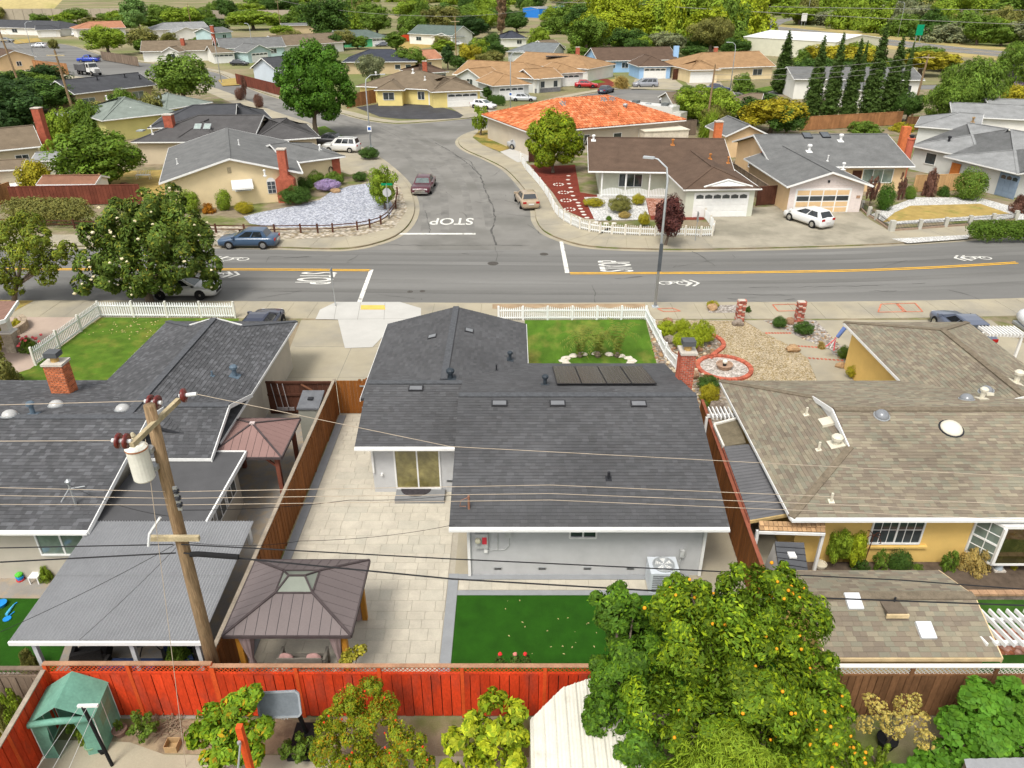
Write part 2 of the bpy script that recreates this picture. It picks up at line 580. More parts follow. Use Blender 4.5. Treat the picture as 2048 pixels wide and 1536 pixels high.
# tar-sealed cracks and joints
def crack(pix, w, seed=0, mat=TAR, par=None):
 r = random.Random(seed)
 pts = gp(pix, -.1)
 line = []
 for a, b in zip(pts[:-1], pts[1:]):
  n = max(2, int((b - a).length / .5))
  for i in range(n):
   q = a + (b - a) * (i / n)
   line.append(Vector((q.x + r.gauss(0, .05), q.y + r.gauss(0, .05))))
 line.append(Vector(pts[-1][:2]))
 b = MB()
 for p, q in zip(line[:-1], line[1:]):
  d = (q - p).normalized(); n = Vector((-d.y, d.x)) * (w * r.uniform(.12, .6))
  b.poly([(p.x - n.x, p.y - n.y, -.104), (q.x - n.x, q.y - n.y, -.104), (q.x + n.x, q.y + n.y, -.104), (p.x + n.x, p.y + n.y, -.104)])
 b.build('crack', mat, par or side_street)
for i, (px, w) in enumerate([([(870, 285), (905, 305), (940, 330), (960, 350), (972, 385), (985, 410), (990, 440), (983, 460), (992, 490)], .16), ([(905, 308), (940, 322), (955, 345)], .10), ([(985, 402), (960, 405), (950, 402)], .07),
  ([(860, 470), (856, 440), (850, 420)], .08), ([(700, 489.5), (830, 490), (990, 490), (1060, 491)], .09), ([(1000, 340), (985, 352), (960, 352)], .06), ([(1040, 410), (1010, 400), (985, 398)], .06), ([(940, 440), (925, 425), (918, 424)], .06),
  ([(1055, 450), (1075, 462), (1082, 470)], .08), ([(1385, 503), (1410, 517), (1430, 532)], .10), ([(1185, 570), (1190, 585), (1190, 605)], .05), ([(1900, 580), (1940, 590), (1960, 600)], .05), ([(850, 350), (870, 353), (900, 352)], .05),
  ([(990, 494), (995, 510), (992, 522)], .05), ([(760, 255), (800, 275), (860, 283)], .07), ([(150, 560), (300, 556), (420, 570)], .05), ([(1500, 575), (1700, 572), (1850, 566)], .04)]):
 crack(px, w, i, par=side_street if i < 9 else road)

rk = random.Random(21)
for i in range(34):
 u, v = (rk.uniform(850, 1050), rk.uniform(300, 480)) if i < 18 else (rk.uniform(450, 2000), rk.uniform(505, 600))
 if v > 500: crack([(u, v), (u + rk.uniform(-60, 60), v + rk.uniform(-6, 6)), (u + rk.uniform(-90, 90), v + rk.uniform(-14, 14))], .035, i + 60, par=road)
 else: crack([(u, v), (u + rk.uniform(-25, 25), v + rk.uniform(-4, 4)), (u + rk.uniform(-40, 40), v + rk.uniform(-14, 14))], .04, i + 60)
WEAR = M('tyre_worn_asphalt', (.170, .165, .152), .9, .16, .6, 50, bump=.2, bscale=100, col2=(.205, .198, .182), c2scale=.5, c2lo=.42, c2hi=.6)
trk = smoothline(gp([(560, 205), (680, 235), (780, 268), (850, 310), (890, 360), (900, 410), (902, 462)], -.11), 6)
for o in (-2.6, -.9, 1.3, 3.0): ribbon(trk, o, o + .75, -.112).build('tyre_track', WEAR, side_street)
WEAR2 = M('lane_worn_asphalt', (.150, .147, .138), .9, .14, .5, 50, col2=(.185, .182, .172), c2scale=.35, c2lo=.42, c2hi=.6, stretch=(.12, 1, 1))
lane = smoothline(gp([(-300, 539), (450, 539), (900, 544), (1320, 546), (1700, 541), (2034, 525), (2400, 505)], -.11), 6)
for o in (-4.3, -2.3, 1.6, 3.6): ribbon(lane, o, o + .7, -.113).build('tyre_track', WEAR2, road)
# yards on the near side (sheets lie a few millimetres above the soil)
sheet('left_front_lawn', gp([(60, 738), (202, 635), (478, 637), (440, 790), (-60, 800), (-60, 775)]), .01, LAWN, kind='structure')
sheet('main_front_lawn', gp([(1050, 640), (1291, 639), (1318, 745), (1040, 745)]), .01, M('mown_lawn', (.070, .145, .012), .9, .28, 1.3, 60, bump=.8, bscale=60, col2=(.25, .22, .05), c2scale=.42, c2lo=.52, c2hi=.74, stretch=(1, .5, 1)), kind='structure')
sheet('driveway', [(-12.2, 31.2), (1.8, 31.2), (1.8, 42.62), (-13.2, 42.62)], .006, CONC, kind='structure')
sheet('curb_ramp', gp([(631, 639), (640, 620), (672, 604.5), (800, 604.5), (842, 617), (842, 637), (790, 648), (745, 695), (690, 697), (676, 640)]), .026, CONC_NEW, kind='structure')
sheet('tactile_pad', gp([(722, 611), (769, 611), (771, 620), (721, 620)]), .032, M('yellow_tactile', (.62, .44, .11), .8, .12, 2, 60), kind='structure')
for a, b in (((674, 606), (668, 640)), ((721, 606), (715, 640)), ((770, 606), (768, 640)), ((632, 639.5), (842, 637.5))):
 p, q = G(*a), G(*b)
 MB().bar((p.x, p.y, .027), (q.x, q.y, .027), .02, .003).build('expansion_joint', M('joint', (.2, .19, .16), .9), bpy.data.objects['curb_ramp'])
for a, b in (((-12.2, 35.0), (-6.7, 35.0)), ((-12.6, 38.8), (-6.7, 38.8)), ((-9.3, 31.3), (-9.3, 42.6))):
 MB().bar((a[0], a[1], .007), (b[0], b[1], .007), .025, .004).build('expansion_joint', MATS['joint'], bpy.data.objects['driveway'])
sheet('right_front_paving', [(8.0, 18), (30, 18), (30, 42.62), (8.0, 42.62)], .008, CONC, kind='structure')
sheet('gravel_yard', gp([(1292, 641), (1488, 642), (1530, 667), (1580, 692), (1615, 717), (1640, 775), (1440, 790), (1350, 775)]), .014, GRAVEL, kind='structure')
sheet('river_rock_bed', gp([(1296, 655), (1330, 648), (1420, 665), (1448, 690), (1430, 708), (1405, 716), (1400, 740), (1440, 762), (1470, 850), (1405, 850), (1360, 770), (1320, 745)]), .022, RIVER, kind='structure')
sheet('planting_strip', gp([(1525, 641), (1632, 641), (1700, 712), (1720, 765), (1700, 765), (1660, 700), (1580, 668)]), .016, M('grey_gravel', (.38, .34, .30), .95, .1, .8, 40, voro=7.), kind='structure')
sheet('roadside_gravel', gp([(1412, 612), (1478, 610), (1482, 626), (1418, 626)]), .03, MATS['grey_gravel'], kind='structure')
sheet('kerbside_soil', gp([(985, 609), (1290, 608), (1290, 617), (985, 618)]), .03, M('sandy_strip', (.33, .24, .15), .95, .2, 1.2, 40), kind='structure')
p = thing('walkway', None, None); p['kind'] = 'structure'
wl_, wr_ = gp([(1488, 642), (1530, 667), (1580, 692), (1615, 717), (1640, 775)]), gp([(1525, 642), (1582, 667), (1642, 696), (1688, 722), (1712, 775)])
for i in range(4):
 MB().prism([wl_[i], wl_[i + 1], wr_[i + 1], wr_[i]], .0, .03).build('walkway_slab', CONC, p)
 n = 9
 for j in range(n):
  c = wl_[i + 1].lerp(wr_[i + 1], (j + .5) / n)
  piece('brick', M('brick', (.42, .115, .07), .9, .2, 8, 40, rnd=.25), p, (c.x, c.y, .022), (.14, .2, .024), rz=.1)
# survey paint on the pavement
for pix in ([(1315, 618), (1345, 617), (1361, 623), (1327, 624)], [(1545, 610), (1590, 609), (1600, 622), (1556, 623)], [(1762, 609), (1830, 607), (1845, 624), (1756, 625)], [(1792, 608), (1795, 608), (1812, 624), (1807, 624)]):
 q = gp(pix)
 if len(q) == 4:
  b = MB()
  for i in range(4):
   a, e = q[i], q[(i + 1) % 4]
   b.bar((a.x, a.y, .033), (e.x, e.y, .033), .09, .003)
  b.build('survey_paint_outline', REDP, bpy.data.objects['near_lots_ground'])
sheet('rear_service_yard', [(-24, 14.1), (-8.6, 14.1), (-8.6, 31.2), (-24, 31.2)], .004, M('stone_patio', (.27, .25, .225), .9, .12, .8, 30, col2=(.33, .27, .2), c2scale=2.), kind='structure')
sheet('left_side_turf', gp([(-300, 1195), (165, 1198), (110, 1345), (-300, 1345)]), .014, TURF, kind='structure')
sheet('patio_base', [(-8.45, 14.25), (-2.05, 14.25), (-2.05, 31.2), (-8.45, 31.2)], .004, M('paver_joint', (.38, .345, .28), .95, .12), kind='structure')
sheet('rear_walk_base', [(-2.05, 14.25), (8.3, 14.25), (8.3, 32), (-2.05, 32)], .004, CONC, kind='structure')
GREYB = M('grey_border', (.27, .28, .29), .9, .08, 2, 40)
for i, q in enumerate(((-2.25, 14.3, -1.9, 20.0), (-1.895, 18.95, 6.3, 19.18), (-1.895, 19.72, 6.3, 19.98), (5.95, 19.185, 6.3, 19.715), (-8.42, 14.4, -8.1, 31.0))):
 MB().box(q[0], q[1], .0, q[2], q[3], .034).build('border_strip', GREYB, bpy.data.objects['patio_base'])
sheet('rear_turf', [(-1.89, 14.3), (8.2, 14.3), (8.2, 18.94), (-1.89, 18.94)], .03, TURF, kind='structure')
# pavers: the nearest 300 one by one, the rest of the courses joined
PAV = [M('paver_cream', (.50, .46, .375), .85, .10, 1.2, 25, rnd=.025, col2=(.46, .42, .345), c2scale=1.6), M('paver_sand', (.475, .435, .355), .85, .10, 1.2, 25, rnd=.025, col2=(.49, .45, .365), c2scale=1.6), M('paver_grey', (.46, .428, .352), .85, .11, 1.2, 25, rnd=.03)]
def pave(root, x0, x1, y0, y1, hs, ws, limit, z=.03, skip=None):
 r = random.Random(3)
 items = []
 y = y0
 while y < y1 - .05:
  h = min(r.choice(hs), y1 - y)
  x = x0 - r.uniform(0, .4)
  while x < x1 - .02:
   w = r.choice(ws)
   a, b = max(x, x0), min(x + w, x1)
   if b - a > .06 and not (skip and skip((a + b) / 2, y + h / 2)):
    items.append((a, b, y, y + h, r.choice((0, 0, 0, 1, 1, 2))))
   x += w
  y += h
 for a, b, c, d, k in items[:limit]:
  piece('paver', PAV[k], root, ((a + b) / 2, (c + d) / 2, z / 2), (b - a - .009, d - c - .009, z))
 for k in range(3):
  mb = MB()
  for a, b, c, d, kk in items[limit:]:
   if kk == k:
    mb.box(a + .006, c + .006, .002, b - .006, d - .006, z)
  if mb.V:
   mb.build('far_pavers', PAV[k], root, kind='stuff')
pave(bpy.data.objects['patio_base'], -8.08, -2.27, 14.3, 31.1, (.38, .38, .5), (.4, .6, .6, .8), 300)
pave(bpy.data.objects['rear_walk_base'], -1.87, 5.93, 19.2, 19.7, (.5,), (.6, .8), 30)
# camera-side yard
sheet('near_yard_path', gp([(60, 1536), (110, 1480), (260, 1485), (330, 1510), (800, 1512), (1080, 1515), (1100, 1640), (-100, 1640)]), .012, CONC, kind='structure')
sheet('bare_dirt', gp([(230, 1462), (360, 1440), (620, 1440), (640, 1508), (260, 1508)]), .008, M('bare_dirt', (.30, .235, .15), .95, .2, 1.5, 40, col2=(.2, .15, .1), c2scale=2.), kind='structure')
sheet('right_rear_lawn', [(9.1, 14.3), (26, 14.3), (26, 19.0), (9.1, 19.0)], .02, M('right_lawn', (.04, .105, .014), .9, .25, 1.3, 80, bump=.5, bscale=80), kind='structure')
sheet('brick_path', gp([(1955, 1262), (2300, 1240), (2300, 1305), (1975, 1312)]), .03, BRICKP, kind='structure')
# across the street, left corner lot
sheet('corner_path', gp([(300, 455), (560, 452), (520, 445), (490, 438), (700, 380), (760, 350), (800, 372), (815, 420), (790, 455), (720, 472), (600, 478), (400, 476), (250, 474)]), .022, M('pebble_strip', (.42, .36, .27), .95, .12, 1, 30, voro=3.5), kind='structure')
sheet('blue_gravel_yard', gp([(487, 434), (520, 425), (600, 410), (640, 400), (660, 385), (700, 372), (745, 366), (772, 385), (786, 412), (782, 430), (740, 448), (660, 455), (560, 456), (500, 448)]), .030, GRAVB, kind='structure')
sheet('corner_driveway', gp([(640, 330), (700, 350), (760, 335), (730, 305), (700, 290), (650, 300)]), .026, CONC, kind='structure')
sheet('left_rear_yard', gp([(120, 345), (330, 340), (330, 400), (200, 400), (60, 372)]), .01, DRY, kind='structure')
# across the street, right corner lot
sheet('mulch_yard', gp([(1060, 330), (1110, 332), (1150, 330), (1160, 385), (1250, 400), (1350, 392), (1400, 420), (1410, 440), (1280, 440), (1170, 438), (1128, 420), (1105, 385), (1075, 350)]), .026, MULCH, kind='structure')
sheet('white_gravel_bed', gp([(1168, 395), (1290, 392), (1300, 440), (1190, 442)]), .036, GRAVW, kind='structure')
sheet('porch_paving', gp([(1290, 390), (1380, 388), (1385, 430), (1300, 432)]), .031, BRICKP, kind='structure')
sheet('shared_driveway', gp([(1425, 420), (1700, 405), (1740, 440), (1785, 466), (1812, 483), (1700, 489), (1425, 495)]), .024, M('driveway_concrete', (.33, .30, .235), .9, .14, .4, 30, col2=(.24, .22, .17), c2scale=.3), kind='structure')
sheet('dry_front_lawn', gp([(1765, 445), (1790, 425), (1820, 412), (1960, 408), (2020, 428), (1960, 432)]), .034, DRY, kind='structure')
sheet('white_gravel_front', gp([(1740, 430), (1830, 395), (1960, 396), (2048, 420), (2048, 440), (1960, 440), (1780, 450)]), .028, GRAVW, kind='structure')
sheet('white_gravel_kerb', gp([(1783, 478), (1940, 470), (1935, 478), (1815, 487)]), .03, GRAVW, kind='structure')
sheet('corner_lawn', gp([(945, 275), (958, 262), (1012, 258), (1045, 270), (1043, 290), (1000, 303), (965, 290)]), .026, M('patchy_lawn', (.13, .14, .03), .95, .2, .8, 50, col2=(.33, .24, .07), c2scale=.3, c2lo=.42, c2hi=.55), kind='structure')
sheet('orange_house_driveway', gp([(1000, 304), (1043, 291), (1060, 300), (1060, 322), (1035, 325)]), .032, CONC_NEW, kind='structure')
sheet('weed_barrier_yard', gp([(712, 215), (760, 208), (850, 205), (930, 228), (920, 236), (870, 239), (800, 238), (760, 234)]), .026, M('weed_barrier', (.055, .055, .06), .7, .3, .5, 8), kind='structure')
sheet('yellow_house_driveway', gp([(900, 215), (960, 210), (1010, 225), (935, 236)]), .034, CONC, kind='structure')
sheet('white_house_lawn', gp([(790, 86), (850, 82), (880, 92), (820, 100), (790, 95)]), .016, DRY, kind='structure')
sheet('blue_house_lawn', gp([(1190, 160), (1245, 158), (1262, 172), (1225, 176)]), .026, DRY, kind='structure')
sheet('red_mulch_yard', gp([(1165, 160), (1215, 158), (1240, 172), (1180, 178)]), .030, MULCH, kind='structure')
sheet('mulch_grass_oval', gp([(1172, 161), (1195, 159), (1212, 165), (1180, 168)]), .036, LAWN, kind='structure')
sheet('blue_house_driveway', gp([(1270, 158), (1345, 156), (1375, 178), (1262, 178)]), .034, CONC, kind='structure')
sheet('tan_house_driveway', gp([(1370, 163), (1440, 162), (1450, 178), (1385, 180)]), .030, CONC, kind='structure')
sheet('tan_house_lawn', gp([(1480, 184), (1540, 172), (1555, 178), (1500, 192)]), .026, LAWN, kind='structure')
sheet('oak_verge', gp([(600, 262), (650, 252), (690, 275), (655, 284)]), .034, LAWN, kind='structure')
sheet('verge_lawn', gp([(436, 160), (470, 156), (480, 170), (445, 172)]), .026, DRY, kind='structure')
sheet('left_house_lawn', gp([(20, 80), (75, 76), (85, 83), (30, 88)]), .026, DRY, kind='structure')
# the highway in the far right and the freeway cutting in the far left
hw = smoothline(gp([(1380, 38), (1490, 50), (1600, 62), (1740, 80), (1900, 98), (2048, 112), (2300, 140)]), 5)
ribbon(hw, -9, 9, .03).build('highway', ROADS, None, kind='structure')
ribbon(hw, -19, 22, .015).build('highway_verge', M('straw_grass', (.40, .31, .13), .95, .2, .2, 8, col2=(.22, .2, .07), c2scale=.1), None, kind='structure')
hwo = bpy.data.objects['highway']
for o in (-.25, .15):
 ribbon(hw, o, o + .12, .05).build('yellow_line', YELL, hwo)
for o in (-6.2, 6.2):
 ribbon(hw, o, o + .15, .05).build('white_line', WMARK, hwo)
ramp_ = smoothline(gp([(1540, 52), (1560, 42), (1600, 36), (1680, 30)]), 4)
ribbon(ramp_, -4, 4, .035).build('highway_ramp', ROADS, None, kind='structure')
# ---------------------------------------------------------------- houses
BRICK = M('brick', (.42, .115, .07), .9, .2, 8, 40, rnd=.25)
MORTAR = M('mortar', (.50, .46, .40), .95, .12, 6, 40)
BRICKFAR = M('far_brick', (.36, .10, .06), .9, .25, 3, 14)
PAL_DARK = [(0.078, 0.079, 0.082), (0.081, 0.082, 0.086), (0.085, 0.086, 0.090), (0.078, 0.078, 0.081), (0.090, 0.091, 0.095)]
PAL_LEFT = [(0.073, 0.074, 0.078), (0.081, 0.082, 0.087), (0.094, 0.095, 0.100), (0.075, 0.077, 0.081), (0.111, 0.113, 0.120)]
PAL_TAN = [(0.240, 0.206, 0.150), (0.216, 0.182, 0.137), (0.201, 0.166, 0.126), (0.224, 0.209, 0.154), (0.261, 0.231, 0.168), (0.208, 0.196, 0.148), (0.185, 0.154, 0.119)]
PAL_TILE = [(.48, .15, .06), (.54, .18, .075), (.40, .115, .045), (.58, .23, .11)]

def clip(poly, P):
 """convex clip of a 2-D polygon by a convex counter-clockwise polygon"""
 for i in range(len(P)):
  a, b = P[i], P[(i + 1) % len(P)]
  ex, ey = b[0] - a[0], b[1] - a[1]
  out = []
  for j in range(len(poly)):
   p, q = poly[j], poly[(j + 1) % len(poly)]
   sp = ex * (p[1] - a[1]) - ey * (p[0] - a[0])
   sq = ex * (q[1] - a[1]) - ey * (q[0] - a[0])
   if sp >= -1e-9:
    out.append(p)
   if (sp > 1e-9 and sq < -1e-9) or (sp < -1e-9 and sq > 1e-9):
    t = sp / (sp - sq)
    out.append((p[0] + (q[0] - p[0]) * t, p[1] + (q[1] - p[1]) * t))
  poly = out
  if len(poly) < 3:
   return []
 return poly
SHM = {}
def shingle_roof(planes, root, pal, limit, ew=.145, tw=(.2, .26, .33), seed=1, tile=False, name='shingle'):
 r = random.Random(seed)
 joined = MB()
 cand = []
 for pts in planes:
  p0 = pts[0]
  ux = (pts[1] - pts[0]).normalized()
  nz = (pts[1] - pts[0]).cross(pts[2] - pts[0]).normalized()
  if nz.z < 0:
   nz = -nz
  vy = nz.cross(ux)
  if vy.z < 0:
   vy = -vy
   
  P = [((p - p0).dot(ux), (p - p0).dot(vy)) for p in pts]
  ar = sum(P[i][0] * P[(i + 1) % len(P)][1] - P[(i + 1) % len(P)][0] * P[i][1] for i in range(len(P)))
  if ar < 0:
   P = P[::-1]
  ymax = max(p[1] for p in P)
  x0, x1 = min(p[0] for p in P), max(p[0] for p in P)
  row = 0
  y = 0.
  while y < ymax - .01:
   x = x0 - r.uniform(0, tw[-1])
   if tile:
    x = x0 - .02
   while x < x1:
    w = r.choice(tw)
    q = [(x, y), (x + w, y), (x + w, y + ew), (x, y + ew)]
    c = clip(q, P)
    if c:
     col = r.choice(pal)
     k = r.uniform(.9, 1.1)
     col = tuple(v * k for v in col)
     lift = r.uniform(0, .006)
     def W(a, b, h):
      return p0 + ux * a + vy * b + nz * h
     full = len(c) == 4 and abs(c[0][0] - x) < 1e-6 and abs((max(t[0] for t in c) - min(t[0] for t in c)) - w) < 1e-6 and abs(max(t[1] for t in c) - y - ew) < 1e-6
     if full and not tile:
      cand.append((W(x, y, 0), ux, vy, nz, w, pal.index(min(pal, key=lambda z: abs(z[0] - col[0]))), col, lift))
     elif tile:
      h = .13
      n = 4
      cx0, cx1 = min(t[0] for t in c), max(t[0] for t in c)
      cy1 = max(t[1] for t in c)
      if cx1 - cx0 > .05:
       prof = [(cx0 + (cx1 - cx0) * i / n, h * sin(pi * i / n) ** .8 if 0 < i < n else .0) for i in range(n + 1)]
       vs = [W(a, y - .03, b + .05) for a, b in prof] + [W(a, cy1, b + .002) for a, b in prof]
       fs = [(i, i + 1, i + n + 2, i + n + 1) for i in range(n)] + [tuple(range(n, -1, -1))]
       joined.add(vs, fs, col)
     else:
      top = [W(a, b, .016 + lift - .012 * (b - y) / ew) for a, b in c]
      joined.add(top, [tuple(range(len(top)))], col)
      lo = [t for t in c if abs(t[1] - y) < 1e-6]
      if len(lo) == 2:
       a, b = sorted(lo)
       joined.add([W(a[0], y, 0), W(b[0], y, 0), W(b[0], y, .016 + lift), W(a[0], y, .016 + lift)], [(0, 1, 2, 3)], col)
    x += w
   y += ew
   row += 1
 camp = Vector((0, 0, CAMH))
 def vis(c):
  u, v, dep = PX(c[0])
  ok = 5 < u < 2040 and 5 < v < 1530 and (camp - c[0]).dot(c[3]) > 0
  return (0 if ok else 1, (c[0] - camp).length / max(.15, (camp - c[0]).normalized().dot(c[3])))
 cand.sort(key=vis)
 b0 = base_of(root)
 for (o, ux, vy, nz, w, k, col, lift) in cand[:limit]:
  key = (round(w, 3), k, id(pal), ew)
  if key not in SHM:
   c = pal[k]
   m = MB()
   m.add([(0, 0, .018), (w - .004, 0, .018), (w - .004, ew, .005), (0, ew, .005)], [(0, 1, 2, 3)], c)
   m.add([(0, 0, 0), (w - .004, 0, 0), (w - .004, 0, .018), (0, 0, .018)], [(0, 1, 2, 3)], c)
   m.add([(0, 0, 0), (0, 0, .018), (0, ew, .005), (0, ew, 0)], [(0, 1, 2, 3)], c)
   m.add([(w - .004, 0, 0), (w - .004, ew, 0), (w - .004, ew, .005), (w - .004, 0, .018)], [(0, 1, 2, 3)], c)
   SHM[key] = m.mesh('shingle', SHING)
  ob = bpy.data.objects.new(name, SHM[key])
  COL.objects.link(ob)
  ob.parent = root
  mt = Matrix((ux, vy, nz)).transposed().to_4x4()
  mt.translation = o - b0 + nz * lift
  ob.matrix_local = mt
 for (o, ux, vy, nz, w, k, col, lift) in cand[limit:]:
  h = .016 + lift
  joined.add([o + nz * h, o + ux * w + nz * h, o + ux * w + vy * ew + nz * .004, o + vy * ew + nz * .004], [(0, 1, 2, 3)], col)
  joined.add([o, o + ux * w, o + ux * w + nz * h, o + nz * h], [(0, 1, 2, 3)], col)
 if joined.V:
  joined.build(name + '_courses', SHING, root, kind='stuff')

ROT90 = Matrix.Rotation(pi / 2, 4, 'Z')
class House:
 def __init__(s, name, label, loc, cat='house', group=None):
  s.root = thing(name, label, cat, loc, group)
  s.planes, s.wings = [], []
 def wing(s, fr, w, d, ze=2.6, rise=1.3, ori='x', le='g', re='g', oh=.45, wall=None, roof=None, trim=WHITE, pal=None, gut=True, wallz=0., deck=None, rakes='lr'):
  fr0, w0, d0 = fr, w, d
  if ori == 'y':
   fr = fr @ Matrix.Translation((w, 0, 0)) @ ROT90
   w, d = d, w
  hd = d / 2
  sl = rise / hd
  aL = {'g': 0., 'h': hd, 'd': hd * .62}[le]
  aR = {'g': 0., 'h': hd, 'd': hd * .62}[re]
  def xl(y): return 0. if le == 'g' else min(y, aL)
  def xr(y): return w if re == 'g' else w - min(y, aR)
  ys = sorted({0., hd} | ({aL} if le == 'd' else set()) | ({aR} if re == 'd' else set()))
  pl = []
  for y0, y1 in zip(ys[:-1], ys[1:]):
   pl.append([(xl(y0), y0), (xr(y0), y0), (xr(y1), y1), (xl(y1), y1)])
   pl.append([(xr(y0), d - y0), (xl(y0), d - y0), (xl(y1), d - y1), (xr(y1), d - y1)])
  if le != 'g':
   pl.append([(0, d), (0, 0), (aL, aL), (aL, d - aL)])
  if re != 'g':
   pl.append([(w, 0), (w, d), (w - aR, d - aR), (w - aR, aR)])
  def zz(x, y, kind):
   return ze + sl * min(y, d - y) if kind == 0 else ze + sl * min(x if kind == 1 else w - x, hd)
  P3 = []
  for i, q in enumerate(pl):
   kind = 0
   if le != 'g' and i == len(pl) - (1 if re == 'g' else 2): kind = 1
   if re != 'g' and i == len(pl) - 1: kind = 2
   pts = []
   for x, y in q:
    v = fr @ Vector((x, y, zz(x, y, kind)))
    if not pts or (v - pts[-1]).length > 1e-4:
     pts.append(v)
   if (pts[0] - pts[-1]).length < 1e-4:
    pts.pop()
   P3.append(pts)
  for pts in P3:
   MB().slab(pts, .11).build('roof_plane', deck or roof, s.root)
  s.planes += P3
  if pal:
   s.shing = getattr(s, 'shing', []) + P3
  # ridge and hip caps
  cp = MB(fr)
  cp.bar((aL, hd, ze + rise + .01), (w - aR, hd, ze + rise + .01), .30, .05)
  for e, a, x0, sg in ((le, aL, 0, 1), (re, aR, w, -1)):
   if e != 'g':
    for yy, sy in ((0, 1), (d, -1)):
     cp.bar((x0, yy, ze + .02), (x0 + sg * a, yy + sy * a, ze + sl * a + .02), .26, .04)
  cp.build('ridge_cap', roof, s.root)
  # fascia, gutters and barge boards
  class _F:
   def __getattr__(q, k):
    return lambda *a: (getattr(MB(fr), k)(*a)).build('fascia', trim, s.root)
  fb = _F()
  fb.box(0 if le == 'g' else -.02, -.035, ze - .13, w if re == 'g' else w + .02, 0, ze - .005)
  fb.box(0, d, ze - .13, w, d + .035, ze - .005)
  for e, x0, x1, sd in ((le, -.035, 0, 'l'), (re, w, w + .035, 'r')):
   if e == 'g' and sd not in rakes:
    continue
   if e == 'g':
    for y0, y1, z0, z1 in ((-.04, hd, ze, ze + rise), (d + .04, hd, ze, ze + rise)):
     vs = [(x0, y0, z0 - .17), (x1, y0, z0 - .17), (x1, y1, z1 - .17), (x0, y1, z1 - .17), (x0, y0, z0 + .004), (x1, y0, z0 + .004), (x1, y1, z1 + .004), (x0, y1, z1 + .004)]
     fb.add(vs, [(3, 2, 1, 0), (4, 5, 6, 7), (0, 1, 5, 4), (1, 2, 6, 5), (2, 3, 7, 6), (3, 0, 4, 7)])
   else:
    fb.box(x0, 0, ze - .13, x1, d, ze - .005)
  for e, a, x in ((le, aL, aL), (re, aR, w - aR)):
   if e == 'd':
    g = .06 if x > w / 2 else -.06
    for y0 in (a, d - a):
     fb.bar((x + g, y0, ze + sl * a - .03), (x + g, hd, ze + rise - .07), .05, .18)
  gm = MB(fr)
  for e, a, x in ((le, aL, aL), (re, aR, w - aR)):
   if e == 'd':
    gm.poly([(x, a, ze + sl * a), (x, d - a, ze + sl * a), (x, hd, ze + rise)])
  if gm.V:
   gm.build('gablet_vent', trim, s.root)
  if gut:
   gt = MB(fr)
   gt.box(0, -.13, ze - .125, w, -.04, ze - .035)
   gt.build('gutter', trim, s.root)
  # walls
  wb = MB(fr)
  a, b, c, e = oh, w - oh, oh, d - oh
  zt = ze + sl * oh - .13
  zr = ze + rise - .13
  wb.poly([(a, c, wallz), (b, c, wallz), (b, c, zt), (a, c, zt)])
  wb.poly([(b, e, wallz), (a, e, wallz), (a, e, zt), (b, e, zt)])
  wb.poly([(a, e, wallz), (a, c, wallz), (a, c, zt)] + ([(a, hd, zr)] if le == 'g' else []) + [(a, e, zt)])
  wb.poly([(b, c, wallz), (b, e, wallz), (b, e, zt)] + ([(b, hd, zr)] if re == 'g' else []) + [(b, c, zt)])
  wb.build('wall', wall, s.root)
  s.wings.append((fr0, w0, d0, oh, ze))
  return s
 def face(s, k, f):
  fr, w, d, oh, ze = s.wings[k]
  if f == 'n': return fr @ Matrix.Translation((oh, oh, 0)), w - 2 * oh
  if f == 'f': return fr @ Matrix.Translation((w - oh, d - oh, 0)) @ Matrix.Rotation(pi, 4, 'Z'), w - 2 * oh
  if f == 'l': return fr @ Matrix.Translation((oh, d - oh, 0)) @ Matrix.Rotation(-pi / 2, 4, 'Z'), d - 2 * oh
  return fr @ Matrix.Translation((w - oh, oh, 0)) @ Matrix.Rotation(pi / 2, 4, 'Z'), d - 2 * oh
 def feat(s, k, f, t, w, z0, z1, kind='win', mat=None, pane=GLASS, nx=2, ny=1, trim=WHITE, detail=False):
  fm, L = s.face(k, f)
  x0 = t * L - w / 2 if t <= 1 else t - w / 2
  x1 = x0 + w
  if kind in ('win', 'slide'):
   b = MB(fm)
   e = .06
   b.box(x0 - e, -.05, z0 - e, x0, .0, z1 + e); b.box(x1, -.05, z0 - e, x1 + e, .0, z1 + e)
   b.box(x0, -.05, z1, x1, .0, z1 + e); b.box(x0 - .02, -.075, z0 - e, x1 + .02, .0, z0)
   for i in range(1, nx):
    xm = x0 + (x1 - x0) * i / nx
    b.box(xm - .03, -.04, z0, xm + .03, -.005, z1)
   o = b.build('window' if kind == 'win' else 'sliding_door', trim, s.root)
   for i in range(nx):
    xa, xb = x0 + (x1 - x0) * i / nx, x0 + (x1 - x0) * (i + 1) / nx
    MB(fm).box(xa + .005, -.018 - .008 * (i % 2), z0, xb - .005, -.006, z1).build('pane', pane, o)
   if ny > 1 or detail:
    g = MB(fm)
    for i in range(nx):
     xa, xb = x0 + (x1 - x0) * i / nx, x0 + (x1 - x0) * (i + 1) / nx
     m = 3 if detail else 1
     for j in range(1, m):
      xm = xa + (xb - xa) * j / m
      g.box(xm - .012, -.035, z0, xm + .012, -.028, z1)
     for j in range(1, ny):
      zm = z0 + (z1 - z0) * j / ny
      g.box(xa, -.036, zm - .012, xb, -.029, zm + .012)
    g.build('glazing_bars', trim, o)
  elif kind == 'gar':
   b = MB(fm).box(x0, -.03, z0, x1, .02, z1)
   o = b.build('garage_door', trim, s.root)
   nr, nc = 4, nx
